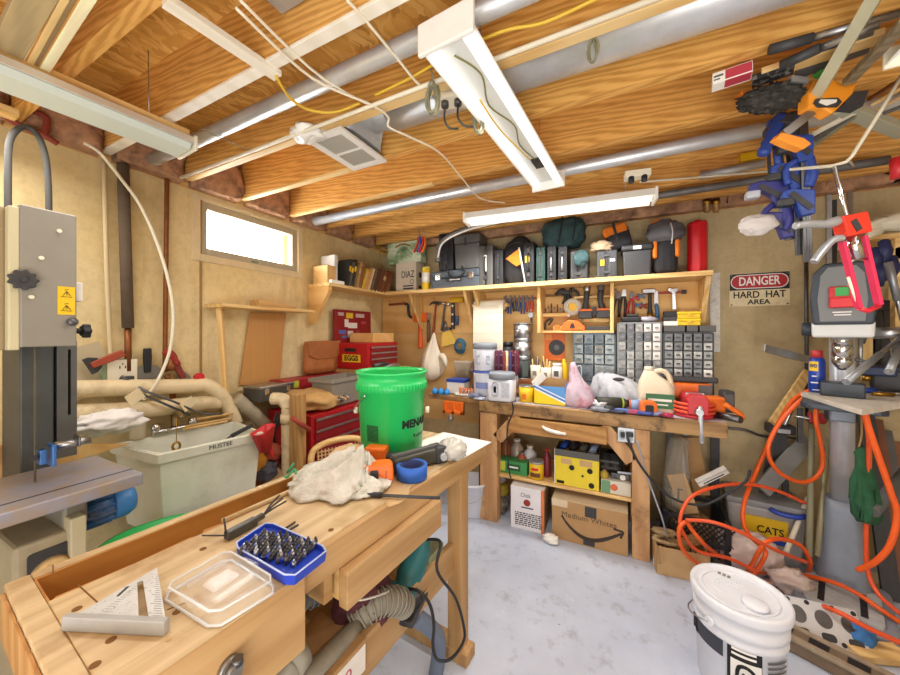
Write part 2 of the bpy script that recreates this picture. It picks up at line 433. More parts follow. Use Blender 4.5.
# right corner fixture
t = thing('shop_light', 'white shop light end poking in at the upper corner above the drill press', 'ceiling light', (.78, 1.40, 2.17), -4)
obj('reflector', MB().prism([(-.1, 0), (-.05, .05), (.05, .05), (.1, 0), (.094, 0), (.046, .044), (-.046, .044), (-.094, 0)], -.6, .03, 'y'), M_WHT, t)
obj('end_cap', MB().box((0, .034, .02), (.205, .01, .06)), M_CREAMP, t, bev=.003)
for s in (-1, 1): obj('tube', MB().cyl((s*.055, -.57, .002), (s*.055, .01, .002), .018, n=14), M_TUBE, t)
for s in (-.1, -.5): obj('hanger_wire', MB().tube([(0, s, .05), (0, s, .37)], .002, 5), M_STEEL, t)

# big round duct, register boot and register
yD, zD = 1.255, 2.405
t = thing('air_duct', 'fat round galvanised air duct running between the joists', 'duct', (0, yD, zD))
dd = MB().mat(M_GALV).cyl((-.92, 0, 0), (1.9, 0, 0), .085, n=32)
obj('pipe', dd, None, t)
for x in (-.42, .55, 1.3):
    obj('seam_collar', MB().tube([(x, .087*cos(q), .087*sin(q)) for q in [2*pi*i/28 for i in range(28)]], .006, 6, closed=True), M_GALVD, t)
obj('register_boot', MB().rings([[V((-.92, .085*cos(q), .085*sin(q))) for q in [2*pi*i/16 for i in range(16)]],
    [V((-1.04+.03*cos(q), .085*cos(q), .02+.07*sin(q))) for q in [2*pi*i/16 for i in range(16)]],
    [V((-1.15+(.09 if abs(sin(q)) < 2 and sin(q) > 0 else -.09)*abs(sin(q))**.3, .12*math.copysign(abs(cos(q))**.3, cos(q)), -.1)) for q in [2*pi*i/16 for i in range(16)]]]), M_GALVD, t)
t = thing('air_register', 'white louvred air register below the end of the round duct', 'vent', (-1.17, 1.245, 2.283), 0)
fr = MB().holed([(-.11, -.16), (.11, -.16), (.11, .16), (-.11, .16)], [(-.075, -.125), (.075, -.125), (.075, .125), (-.075, .125)], -.012, 0)
obj('frame', fr, M_WHT, t, bev=.002)
for hy in (-.062, .062):
    for i in range(11): obj('slat', MB().box((-.066+.0132*i, hy, -.006), (.0035, .116, .012), (0, 30, 0)), plain('grey louvre', 'b9b4a6', .5), t)
obj('divider', MB().box((0, 0, -.007), (.15, .012, .011)), M_WHT, t)
obj('backing', MB().box((0, 0, .004), (.16, .26, .002)), M_BLK2, t)
o = one('register_cover', 'crumpled white plastic scrap stuck beside the air register', 'scrap', MB().blob((-1.24, 1.07, 2.285), (.08, .06, .03), 4, .3, 2), M_WHT)
# sheet metal panning / flat duct strip between two joists
one('conduit_duct', 'thin shiny metal pipe running along the joists behind the centre light', 'pipe', MB().cyl((-2.2, 1.965, 2.30), (1.9, 1.965, 2.30), .032, n=20), M_GALV)
one('metal_conduit', 'shiny metal conduit running along the joists near the window wall', 'pipe', MB().cyl((-2.25, .905, 2.315), (1.5, .905, 2.315), .03, n=20), M_GALV)
one('plastic_tube', 'thin white tube slung along a joist above the window', 'pipe', MB().cyl((-2.2, 1.03, 2.27), (.1, 1.03, 2.27), .008, n=10), M_CREAMP)
one('conduit', 'dark grey bent conduit curving down to the back shelf', 'pipe', MB().tube([(-1.42, 2.60, 2.02), (-1.42, 2.60, 2.10), (-1.36, 2.56, 2.17), (-1.15, 2.52, 2.235), (-.7, 2.50, 2.26), (.3, 2.50, 2.265), (1.2, 2.50, 2.265)], .022, 12, 6), plain('grey conduit', '6d6c6b', .5, .4, .2))
one('strap', 'bright metal strap tied beside the bent conduit', 'strap', MB().tube([(-1.4, 2.57, 2.05), (-1.33, 2.53, 2.16), (-1.1, 2.495, 2.222), (-.8, 2.475, 2.24)], .008, 8, 5), M_WHT)
# battens under the joists
def batten(a, b, label, w=.045, h=.02, m=M_WHITEW):
    a, b = V(a), V(b); one('batten', label, 'batten', MB().bar(a, b, w, h), m, bev=.002)
a, bq = PZ(165, 0, 2.285), PZ(278, 76, 2.285)
batten(a, bq, 'pale batten nailed across the joists near the front ceiling edge')
# bright edge strips on the underside of joists (nailed furring)
for k, (y, x0, x1, lab) in enumerate(((.745, -2.28, .6, 'white batten under the first joist above the band saw'), (1.42, -2.28, -1.3, 'white batten under the joist that meets the air register'),
        (1.09, -2.25, .2, 'white batten under the joist left of the air register'), (1.78, -2.25, -1.0, 'white batten under the joist over the window'))):
    batten((x0, y, JZ-.006), (x1, y, JZ-.006), lab, .038, .012, M_JOISTP if k else M_WHITEW)
# stored lumber in the joist bay
LUM = [('a8956f', .06, (4, 56), (33, 0), 'rough weathered board stored at the corner of the ceiling'), ('efe0bd', .03, (15, 58), (44, 0), 'pale clean board stored under the ceiling'),
       ('c48a44', .035, (23, 60), (54, 0), 'orange brown board in the ceiling lumber stack'), ('d8b97f', .014, (29, 62), (62, 0), 'thin tan strip in the ceiling lumber stack'),
       ('8d7450', .02, (33, 62), (67, 0), 'dark thin strip in the ceiling lumber stack'), ('c08b45', .03, (39, 66), (76, 0), 'golden board in the ceiling lumber stack'),
       ('f0e0ba', .022, (44, 68), (86, 0), 'cream strip nearest the joist in the lumber stack')]
for i, (c, w_, p, q, lab) in enumerate(LUM):
    a, b = PZ(*p, 2.262), PZ(*q, 2.262); b = a+(b-a)*1.8; a = a-(b-a)*.12
    one('lumber_board', lab, 'board', MB().bar(a, b, w_, .03-.004*(i % 3)), wood('lumber '+c, c, '%02x%02x%02x' % tuple(min(255, int(int(c[i:i+2], 16)*1.15)) for i in (0, 2, 4)), 'x', 1.2), 'boards stored under the ceiling', bev=.002)
one('lumber_rack_board', 'pine cross board carrying the ceiling lumber stack', 'board', MB().bar((-2.05, -.35, 2.226), (-2.05, .42, 2.226), .06, .028), M_PINEY, bev=.002)
# steel junction plate at the top
one('metal_plate', 'grey galvanised plate screwed up by the top edge of the ceiling', 'plate', MB().bb((-.95, .52, 2.4), (-.6, .72, 2.41)), M_GALVD, bev=.002)
# ceiling outlet with plugs and coiled leads
op = PZ(452, 96, 2.30)
t = thing('ceiling_outlet', 'white double outlet on the joist with two grey plugs', 'outlet', (op.x, op.y, 2.285), 14)
obj('cover_plate', MB().box((0, 0, 0), (.115, .075, .022)), M_CREAMP, t, bev=.004)
for s in (-1, 1):
    pl = obj('plug', MB().cyl((s*.025, -.01, -.01), (s*.025, -.01, -.03), .014), M_DARKST, t)
    obj('plug_cord', MB().tube([(s*.025, -.01, -.03), (s*.026, -.012, -.08), (s*.03+.02, 0, -.105), (s*.03+.05, .02, -.1)], .004, 6, 5), M_DARKST, t)
def coil(name, label, c, r, h, n, m, th=.0035, top=None):
    pts = []
    for i in range(n*12):
        q = 2*pi*i/12; k = i/(n*12)
        pts.append(V(c)+V((r*(1+.25*sin(k*17))*cos(q), .25*r*sin(q*.5+k*9)+r*.5*sin(k*23), h*sin(q)*(1-.2*k))))
    if top: pts += [V(c)+V((0, 0, h)), V(top)]
    one(name, label, 'cord', MB().tube(pts, th, 6), m)
M_GCORD = plain('grey olive cord', '8d8a70', .6)
cp = PZ(433, 99, 2.2); coil('cord_bundle', 'bundled grey cord hanging left of the ceiling outlet', (cp.x, cp.y, 2.2), .022, .055, 6, M_GCORD, top=(cp.x, cp.y-.05, 2.42))
cp = PZ(479, 121, 2.2); coil('cord_bundle', 'bundled grey cord hanging against the centre shop light', (cp.x, cp.y, 2.2), .018, .05, 5, M_GCORD, top=(cp.x+.01, cp.y, 2.3))
cp = PZ(593, 57, 2.24); coil('coiled_wire', 'small loop of grey wire hanging in front of the big duct', (cp.x, cp.y, 2.26), .014, .04, 4, M_GCORD, .003, top=(cp.x+.02, cp.y, 2.45))
# cables
def cable(label, pts, r, m, k=6, name='cable', cat='cable'):
    return one(name, label, cat, MB().tube(pts, r, 7, k), m)
M_YC = plain('yellow cable', 'e2b93c', .5); M_WC = plain('white cable', 'efe6d0', .5)
cable('yellow cable drooping from the batten to the duct', [PZ(276, 76, 2.27), PZ(290, 98, 2.25), PZ(310, 110, 2.25), PZ(335, 112, 2.26), PZ(360, 103, 2.28)], .005, M_YC)
cable('yellow cable stretching past the near end of the centre light', [PZ(375, 95, 2.29), PZ(410, 78, 2.29), PZ(445, 58, 2.29), PZ(500, 32, 2.29), PZ(545, 22, 2.29), PZ(610, -8, 2.29)], .005, M_YC)
cable('white cable crossing the front joists to the coiled cord', [PZ(347, 0, 2.285), PZ(367, 22, 2.285), PZ(400, 62, 2.285), PZ(420, 85, 2.28), PZ(432, 82, 2.28)], .0045, M_WC)
cable('pair of white cables running crosswise toward the register', [PZ(240, 0, 2.285), PZ(310, 68, 2.285), PZ(350, 95, 2.285), PZ(386, 112, 2.28)], .0045, M_WC)
cable('thin white cable hanging from joist to joist behind the register', [PZ(236, 8, 2.27), PZ(312, 78, 2.27), PZ(372, 105, 2.27), PZ(388, 117, 2.27), PZ(389, 127, 2.25), PZ(410, 137, 2.24), PZ(440, 153, 2.25), PZ(462, 178, 2.27), PZ(480, 198, 2.27), PZ(505, 203, 2.27)], .0045, M_WC)
cable('loose yellow wire lying against the centre light', [PZ(480, 100, 2.19), PZ(490, 116, 2.18), PZ(502, 132, 2.18), PZ(515, 145, 2.18), PZ(530, 160, 2.2)], .003, M_YC)
cable('yellow cable loop in the corner above the books', [PY(358, 238, 2.9), PY(366, 246, 2.88), PY(378, 252, 2.88), PY(392, 254, 2.9), PY(380, 247, 2.9), PY(366, 240, 2.92)], .008, M_YC)
cable('white cable draped along the top of the window wall', [PX(150, 148, XL+.03), PX(170, 155, XL+.03), PX(192, 163, XL+.03)], .006, M_WC)
cable('thin wire stapled across the joist above the register', [PZ(200, 128, 2.285), PZ(232, 143, 2.28), PZ(250, 150, 2.28)], .002, M_GCORD)
t = thing('strip_outlet', 'small white outlet box on the conduit at the end of the strip light', 'outlet', PZ(637, 175, 2.22)+V((0, 0, .0)), 8)
obj('cover_plate', MB().box((0, 0, 0), (.12, .06, .035)), M_CREAMP, t, bev=.004)
for s in (-1, 1): obj('plug', MB().cyl((s*.03, -.02, -.015), (s*.03, -.02, -.045), .014), M_BLK, t)
# ================= WINDOW WALL SIDE =================
M_GREYP = plain('grey machine paint', '8f8b80', .45, .1, .06, 8)
M_CREAMM = plain('cream machine paint', 'c8c09c', .45)
M_COL = plain('dark machine steel', '4c4f4e', .5, .35, .25, 6)
M_PVC = plain('aged cream pvc pipe', 'e6d3ab', .5, 0, .08, 9, '8b6b37', .55)
M_MBLUE = plain('motor blue', '2f5f93', .45, 0, .1, 12, 'b49a6b', .5)
M_DUST = plain('saw dust', 'cfae76', .95, 0, .15, 60)
M_WBAG = plain('white plastic bag', 'f0ece8', .4, 0, .04, 6, sss=0)
M_TOOLRED = plain('tool chest red', 'b3171f', .35, 0, .08, 9)
M_TOOLDK = plain('dark red enamel', '8b1820', .4, 0, .1, 9)
M_LEATH = plain('tan leather', 'b5713d', .65, 0, .14, 10, '7e4823', .5)
M_HARD = wood('hardboard', 'c08a4a', 'd09c5c', 'z', .4, rings=2, contrast=.4)

# --- band saw
B = thing('band_saw', 'grey cream band saw with blue blade guide standing before the sink', 'band saw', (-1.62, .38, 0))
def L(p): return V(p)-B.location
u = MB().bb(L((-1.95, .312, 1.36)), L((-1.5, .424, 1.762)))
hs = obj('wheel_housing', u, M_GREYP, B, bev=.004)
obj('housing_edge', MB().bb(L((-1.96, .292, 1.352)), L((-1.502, .313, 1.752))), M_CREAMM, B, bev=.004)
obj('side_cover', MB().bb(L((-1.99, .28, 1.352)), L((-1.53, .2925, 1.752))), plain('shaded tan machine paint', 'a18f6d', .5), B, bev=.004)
k = MB()
kp = PX(22, 280, -1.5)
obj('tension_knob', MB().prism([(.026*(1+.12*cos(9*a))*cos(a)+kp.y-B.location.y, .026*(1+.12*cos(9*a))*sin(a)+kp.z) for a in [2*pi*i/72 for i in range(72)]], -1.5-B.location.x, -1.482-B.location.x, 'x').cyl(L(kp+V((.018, 0, 0))), L(kp+V((.024, 0, 0))), .007), M_BLK2, B, bev=.002)
for px, py in ((59, 231), (41, 258), (31, 297)):
    p = PX(px, py, -1.5); obj('bolt', MB().cyl(L(p), L(p+V((.006, 0, 0))), .0055), M_CREAMP, B)
a, b = PX(57.5, 286, -1.5), PX(75, 315, -1.5)
st = obj('warning_sticker', MB().bb(L((-1.5, a.y, b.z)), L((-1.4988, b.y, a.z))), M_YEL, B)
for zz in (.25, .72):
    for dx in (0, .3): pass
zc = (a.z+b.z)/2; yc = (a.y+b.y)/2
pic = MB()
for zo in (.022, -.02):
    for (y0, z0, y1, z1) in ((-.008, -.008, 0, .006), (0, .006, .009, -.008), (-.012, -.01, .012, -.011), (-.004, .01, .004, .012), (0, .004, .001, -.006)):
        pic.bar(L((-1.4984, yc+y0, zc+zo+z0)), L((-1.4984, yc+y1, zc+zo+z1)), .0012, .0012)
obj('pictogram', pic, M_INK, st)
p = PX(71, 322, -1.5); obj('guide_lock_knob', MB().cyl(L(p), L(p+V((.014, 0, 0))), .011, .013).sph(L(p+V((.014, 0, 0))), (.003, .009, .009)), M_DARKST, B)
p = PX(84, 331, -1.56); obj('hand_knob', MB().cyl(L(p-V((0, .03, 0))), L(p-V((0, .004, 0))), .009).prism([(.02*(1+.15*cos(5*q))*cos(q)+p.x-B.location.x, .02*(1+.15*cos(5*q))*sin(q)+p.z) for q in [2*pi*i/50 for i in range(50)]], p.y-.006-B.location.y, p.y+.014-B.location.y, 'y'), M_BLK, B, bev=.003)
obj('white_bracket', MB().bb(L((-1.56, .425, 1.50)), L((-1.53, .446, 1.56))), M_WHT, B, bev=.003)
def pyx(u, x): return PX(u, 300, x).y
obj('column', MB().bb(L((-2.0, pyx(20, -1.8), .8)), L((-1.80, pyx(54, -1.8), 1.37))), M_COL, B, bev=.004)
g0, g1, g2, g3 = [pyx(u, -1.8)-B.location.y for u in (57, 77, 68, 71)]
obj('blade_guard', MB().holed([(g0, .95), (g1, .95), (g1, 1.37), (g0, 1.37)], [(g2, 1.1), (g3, 1.1), (g3, 1.34), (g2, 1.34)], -1.83-B.location.x, -1.80-B.location.x, 'x'), plain('worn guard steel', '5f5f5c', .5, .4, .2, 8), B)
obj('guard_backing', MB().bb(L((-1.9, pyx(54.5, -1.8), .95)), L((-1.831, pyx(77, -1.8), 1.37))), M_BLK, B)
TZ = .93
tb = MB().prism([(-1.435-B.location.x, .02-B.location.y), (-1.435-B.location.x, .562-B.location.y), (-1.80-B.location.x, .562-B.location.y), (-1.80-B.location.x, .02-B.location.y)], TZ-.04, TZ)
m, n, l, b = nt('band saw table steel'); vec = coords(n, l); f = noise_t(n, l, vec, 7, 7, .7)
l.new(ramp(n, l, f, [(.42, lin('9c9fb0')), (.6, lin('a8947a')), (.7, lin('85868e'))]), b.inputs['Base Color']); b.inputs['Roughness'].default_value = .45; b.inputs['Metallic'].default_value = .25
tt = obj('table', tb, m, B, bev=.004)
obj('mitre_slot', MB().bb(L((-1.512, .02, TZ-.001)), L((-1.506, .561, TZ+.0008))), M_BLK, tt)
gz = 1.0
GX = -1.65
def G(u, v, x=GX): return L(PX(u, v, x))
obj('guide_rod', MB().cyl(G(54, 446), G(90, 440), .012), M_STEEL, B)
obj('rod_clamp', MB().bb(G(75, 434, -1.67), G(79, 447, -1.62)), M_DARKST, B, bev=.003)
obj('guide_block', MB().bb(G(46, 443, -1.675), G(57, 466, -1.62)).bb(G(36, 449, -1.665), G(47, 464, -1.63)), plain('guide blue', '3a6fb5', .4), B, bev=.003)
bp = PX(35, 300, GX).y
obj('blade', MB().bb(L((GX-.007, bp-.001, .9)), L((GX+.007, bp+.001, 1.37))), M_DARKST, B)
obj('guide_screw', MB().cyl(G(34, 458, -1.67), G(34, 458, -1.62), .008).cyl(G(41, 446, -1.67), G(41, 446, -1.615), .011), M_BLK, B)
lc = obj('lower_housing', MB().bb(L((-1.95, .30, .0)), L((-1.50, .437, .80))), plain('dusty cream machine paint', 'a99d80', .6, 0, .12, 9), B, bev=.01)
obj('trunnion', MB().bb(L((-1.7, .40, .795)), L((-1.52, .455, .89))), M_GREYP, B, bev=.008)
obj('cover_plate', MB().prism(rpoly(.095, .13, .01, 3, .372-B.location.y, .705), -1.50-B.location.x, -1.492-B.location.x, 'x'), M_BLK2, B)
obj('pulley', MB().cyl(L((-1.492, .37, .70)), L((-1.47, .37, .70)), .044, .036, 32), M_DUST, B)
obj('side_post', MB().bb(L((-1.56, .402, .60)), L((-1.47, .437, .84))), plain('cream post paint', 'c2b897', .5), B, bev=.004)
mt = obj('motor', MB().cyl(L((-1.60, .457, .80)), L((-1.60, .535, .80)), .05, n=28), M_MBLUE, B)
obj('motor_end_bell', MB().lathe([(.052, 0), (.056, .005), (.056, .04), (.045, .06), (.01, .066)], (0, 0, 0), 28).xf(Matrix.Translation(L((-1.60, .533, .80))) @ Matrix.Rotation(radians(-90), 4, 'X')), plain('bright motor blue', '3f7fbd', .4), B)
fins = MB()
for i in range(10):
    a = radians(-60+i*26); fins.bar(L((-1.60+.053*cos(a), .46, .80+.053*sin(a))), L((-1.60+.053*cos(a), .53, .80+.053*sin(a))), .004, .012, (cos(a), 0, sin(a)))
obj('cooling_fins', fins, M_MBLUE, mt)
obj('dust_pile', MB().blob(L((-1.60, .51, .848)), (.03, .03, .012), 3, .3), M_DUST, mt)
# plank behind the table
Q_ = [PX(-30, 446, -2.03), PX(130, 443.5, -2.03), PX(-30, 492, -2.03)]
one('plank', 'cream plywood offcut with a slanting edge leaning behind the band saw table', 'plank', MB().prism([(p.y, p.z) for p in Q_], -2.045, -2.025, 'x'), M_PLY, bev=.002)
# white bag on the plank
one('plastic_bag', 'crumpled white plastic bag lying on the plank by the band saw', 'plastic bag', MB().blob((-2.05, .68, 1.0), (.06, .12, .05), 5, .35, 2.2, 40, 26), M_WBAG)

# --- laundry sink
M_SINK = plain('off white laundry tub', 'dcdccd', .45, 0, .04, 6, 'a59f86', .4)
A_, B_ = PZ(159, 454, .86), PZ(262, 432, .86)
dv = (B_-A_); W_ = dv.length; an = math.degrees(atan2(dv.y, dv.x))
S = thing('laundry_sink', 'off white plastic laundry tub below the window', 'sink', (A_.x, A_.y, 0), an+1)
D_ = .36; T0 = .86
def ringr(x0, y0, x1, y1, z): return [V((x0, y0, z)), V((x1, y0, z)), V((x1, y1, z)), V((x0, y1, z))]
q = MB().rings([ringr(.03, .025, W_-.03, D_-.03, .46), ringr(0, 0, W_, D_, T0), ringr(.012, .012, W_-.012, D_-.012, T0), ringr(.05, .045, W_-.05, D_-.05, .5)], sm=False)
obj('basin', q, M_SINK, S, bev=.004)
RB_ = obj('rim_band', MB().rings([ringr(-.006, -.006, W_+.006, D_+.006, T0-.045), ringr(-.008, -.008, W_+.008, D_+.008, T0-.004), ringr(.0, .0, W_, D_, T0-.004), ringr(.0, .0, W_, D_, T0-.045)], cap=False, sm=False), M_SINK, S)
for o_ in S.children:
    for v_ in o_.data.vertices: v_.co.x -= .28*v_.co.y*(1-v_.co.x/W_)
for x, y in ((.05, .05), (W_-.05, .05), (.05, D_-.05), (W_-.05, D_-.05)): obj('leg', MB().cyl((x, y, 0), (x, y, .47), .018), M_SINK, S)
text('MUSTEE', .03, plain('grey print', '4a4d55', .7), S, (W_*.55, -.0095, T0-.022), (90, 0, 0), w=.1)
# faucet
fz = .875
FA = thing('faucet', 'chrome tap with a hanging brass plug on the laundry tub back edge', 'tap', (-2.165, .985, .855), 80)
obj('body', MB().box((0, 0, .02), (.2, .04, .035)), M_CHROME, FA, bev=.008)
for s in (-1, 1): obj('handle', MB().lathe([(.02, .03), (.024, .05), (.016, .07)], (s*.08, 0, 0), 14), M_CHROME, FA)
obj('spout', MB().tube([(0, 0, .04), (0, 0, .1), (0, -.05, .12), (0, -.12, .1)], .012, 10, 5), plain('worn brass chrome', 'a8966c', .3, .9), FA)
obj('plug_chain', MB().tube([(-.02, -.1, .1), (-.02, -.1, -.03)], .002, 5), M_BRASS, FA)
obj('plug', MB().tube([(-.02+.016*cos(a), -.1, -.045+.02*sin(a)) for a in [2*pi*i/14 for i in range(14)]], .006, 6, closed=True), M_BRASS, FA)
t = thing('spray_bottle', 'small clear bottle standing at the tub edge', 'bottle', (-2.2, .84, .86))
obj('body', MB().lathe([(.03, 0), (.032, .01), (.032, .1), (.014, .13), (.014, .15)], n=16), plain('hazy plastic', 'd8ccb0', .3, alpha=.6), t)
obj('cap', MB().lathe([(.016, .148), (.016, .17)], n=14), M_CREAMP, t)
for i, (y0, y1, x0, z0) in enumerate(((1.02, 1.26, -2.14, .885), (1.05, 1.3, -2.165, .90), (1.0, 1.22, -2.115, .878), (1.08, 1.27, -2.14, .912))):
    one('stick', ('pale stick in front among those on the tub edge', 'long stick at the back of those on the tub edge', 'lowest stick nearest the room on the tub edge', 'short stick lying on top of those on the tub edge')[i], 'stick', MB().tube([(x0, y0, z0), (x0+.02, y1, z0-.004)], .007, 6), M_PINEY, 'wooden sticks on the tub edge')
t = thing('wash_brush', 'dark scrubbing brush hanging over the tub rim', 'brush', (-1.86, 1.13, .84), 20)
obj('handle', MB().bar((-.03, 0, 0), (.06, .04, .05), .03, .02), M_BLK2, t, bev=.003)
obj('bristles', MB().bar((-.05, -.015, -.03), (-.02, .0, -.005), .05, .03), plain('grey bristle', '6c6760', .9), t)

# --- pipes on the wall
def pipe(label, pts, r, m, name='pipe', k=5, n=14): return one(name, label, 'pipe', MB().tube(pts, r, n, k), m)
pipe('thin white pipe running up the window wall', [PX(104, 160, XL+.025), PX(107, 280, XL+.025), PX(112, 382, XL+.025)], .009, plain('tan pipe', 'd9c499', .6))
a, c = PX(123, 164, XL+.05), PX(128, 328, XL+.05)
t = thing('insulated_pipe', 'brown foam insulated pipe with bare copper lower end', 'pipe', (c.x, c.y, c.z-.2))
obj('foam_sleeve', MB().cyl((0, 0, .2), (0, a.y-c.y, a.z-c.z+.2), .024, n=20), plain('brown foam', '675848', .9, 0, .1, 30), t)
obj('copper_pipe', MB().cyl((0, 0, -.02), (0, 0, .21), .014), M_COPPER, t)
a, c = PX(167, 170, XL+.03), PX(165, 352, XL+.03)
pipe('thin copper pipe up the window wall with red tap lever', [a, (a+c)/2, c, PX(165, 372, XL+.03)], .011, M_COPPER)
v0 = PX(171, 360, XL+.06)
t = thing('shutoff_valve', 'red lever shutoff valve at the foot of the copper pipe', 'valve', v0)
obj('lever', MB().tube([(0, -.03, .05), (0, 0, .03), (.01, .03, -.03)], [.02, .022, .016], 8, 4), plain('dark red grip', '9c2b22', .5), t)
obj('valve_body', MB().lathe([(.02, -.06), (.025, -.03), (.014, -.02), (.014, .02)], n=12), M_COPPER, t)
pipe('brown pipe slanting down behind the tub', [PX(167, 375, XL+.04), PX(173, 398, XL+.04), PX(174, 430, XL+.04)], .014, M_COPPER)
P1 = [PX(40, 392, -2.2), PX(78, 389, -2.2), PX(185, 386, -2.2), PX(205, 385, -2.19), PX(219, 393, -2.18), PX(229, 408, -2.17), PX(236, 424, -2.16)]
pipe('upper cream drain pipe with a downward elbow', P1, .04, M_PVC, 'drain_pipe')
for k, (px, py) in enumerate(((190, 386), (213, 388), (231, 412))):
    pass
pipe('lower cream drain pipe running behind the tub', [PX(40, 417, -2.19), PX(78, 414, -2.19), PX(150, 409, -2.19), PX(205, 403, -2.19), PX(228, 402, -2.2)], .043, M_PVC, 'drain_pipe')
pipe('slanting grey cream drain pipe beside the wall leg', [PX(236, 398, -2.16), PX(252, 412, -2.14), PX(270, 430, -2.12)], .04, plain('dirty grey pvc', 'b3a88d', .6, 0, .15, 8, '6c624c', .5), 'drain_pipe')
a, c = PX(283, 408, -1.84), PX(288, 475, -1.84)
t = thing('drain_stack', 'upright cream pipe with elbow and black clamp beside the sink', 'pipe', (c.x, c.y, c.z-.25))
zt = a.z-c.z+.25
obj('upright', MB().tube([(0, 0, 0), (0, 0, zt-.05), (0, 0, zt), (-.03, -.012, zt+.045), (-.09, -.04, zt+.05)], .038, 16, 5), M_PVC, t)
obj('collar', MB().cyl((0, 0, zt-.1), (0, 0, zt-.045), .044, n=20), M_PVC, t)
obj('rubber_coupling', MB().lathe([(.045, .14), (.047, .16), (.045, .18), (.047, .2), (.045, .24)], n=20), M_RUB, t)
pipe('white plastic tube arching from the joists to the drain', [PX(84, 143, -2.22), PX(100, 153, -2.2), PX(122, 180, -2.18), PX(140, 205, -2.16), PX(156, 240, -2.14), PX(167, 275, -2.13), PX(173, 310, -2.13), PX(171, 345, -2.14), PX(162, 372, -2.15), PX(150, 392, -2.16), PX(143, 400, -2.17)], .0075, M_CREAMP, 'plastic_tube')
pipe('black rubber hose arching over the band saw', [PX(8, 212, -1.98), PX(8, 170, -1.98), PX(10, 140, -1.98), PX(22, 127, -1.98), PX(35, 132, -1.98), PX(44, 150, -1.98), PX(48, 178, -1.98), PX(49, 215, -1.98)], .0095, plain('grey black rubber hose', '4a4844', .7), 'hose')
M_PEX = plain('dull red pipe', '8d3a2c', .6)
pipe('dull red pipe bending near the corner of the joists', [PX(3, 105, -2.2), PX(8, 118, -2.2), PX(18, 124, -2.2), PX(32, 130, -2.2), PX(44, 135, -2.2), PX(58, 144, -2.2)], .012, M_PEX)
pipe('dull red pipe dropping from the insulation', [PX(34, 111, -2.2), PX(46, 118, -2.2), PX(46, 130, -2.2), PX(43, 134, -2.2)], .012, M_PEX)
# stuff clipped on the wall
o0 = PX(117, 372, XL+.03)
t = thing('wall_outlet', 'cream double outlet box above the drain pipes', 'outlet', o0)
obj('box', MB().box((-.0, -.0, 0), (.05, .12, .13)), plain('green grey outlet box', '8a9a78', .6), t, bev=.003)
obj('cover_plate', MB().box((.028, .012, 0), (.006, .115, .125)), M_CREAMP, t, bev=.002)
for s in (-1, 1): obj('socket', MB().bb((.031, -.002, s*.03-.012), (.0325, .002, s*.03+.002)).bb((.031, .02, s*.03-.012), (.0325, .024, s*.03+.002)).bb((.031, .008, s*.03+.008), (.0325, .014, s*.03+.014)), M_INK, t)
pg = obj('plug', MB().box((.05, .03, -.035), (.035, .03, .028)), M_BLK2, t, bev=.004)
for i, (pts) in enumerate(([PX(121, 376, -2.2), PX(135, 385, -2.18), PX(150, 393, -2.12), PX(175, 402, -2.1), PX(200, 413, -2.1), PX(222, 414, -2.1)], [PX(121, 377, -2.21), PX(130, 388, -2.2), PX(146, 396, -2.15), PX(165, 404, -2.12), PX(190, 415, -2.11)])):
    one('power_cord', ('grey power cord trailing from the wall outlet to the tub', 'second grey cord looping lower below the wall outlet')[i], 'cord', MB().tube(pts, .006, 7, 5), M_DARKST)
for px, py, lab in ((135, 397, 'paper tag hanging on the power cord in front of the drain pipe'), (188, 404, 'small cream card tag resting on the cord near the tub')):
    p = PX(px, py, -2.10); one('paper_tag', lab, 'tag', MB().box(p, (.004, .07, .055), (30, 0, 12)), plain('aged paper', 'e6d7b0', .8))
def scraper(label, p, rz, hc, bw, bl, tilt, metal=None):
    t = thing('putty_knife', label, 'putty knife', p, rot=(tilt, 0, 0))
    # lies flat against the wall x = const, blade down
    obj('blade', MB().prism([(-bw*.28, 0), (bw*.28, 0), (bw/2, -bl*.55), (bw/2, -bl), (-bw/2, -bl), (-bw/2, -bl*.55)], 0, .003, 'x'), metal or M_STEEL, t)
    obj('handle', MB().prism([(-.014, -.035), (.014, -.035), (.018, .05), (.016, .095), (-.016, .095), (-.018, .05)], -.006, .014, 'x'), hc, t, bev=.004)
    return t
scraper('wide black handled putty knife stuck up over the drain pipe', PX(147, 366, XL+.03), 0, M_BLK, .15, .07, 0, plain('dull blade', '8c8a84', .5, .6))
scraper('red handled scraper lying slanted above the wall outlet', PX(100, 362, XL+.07), 0, plain('brick red grip', 'a5472f', .5), .08, .05, -65, M_BLK2)
scraper('small red gripped putty knife beside the valve', PX(180, 373, XL+.03), 0, M_PEX, .07, .07, 25, plain('dull blade', '8c8a84', .5, .6))
one('tape_roll', 'small red and white tape roll standing on the upper drain pipe', 'tape', MB().cyl(PX(198, 377, -2.21), PX(200, 377, -2.18), .024, n=18), M_RED)
one('plastic_sheet', 'hazy plastic sheet pinned behind the red scraper', 'sheet', MB().box(PX(84, 372, XL+.012), (.003, .2, .24), (20, 0, 0)), plain('hazy sheet', 'd9cba8', .4, alpha=.7))
one('wall_seam_batten', 'thin brown conduit strip beside the window', 'strip', MB().bb(PX(200.5, 200, XL)-V((0, .006, 0)), PX(200.5, 378, XL)+V((.006, .006, 0))), plain('brown seam filler', 'a08250', .8))

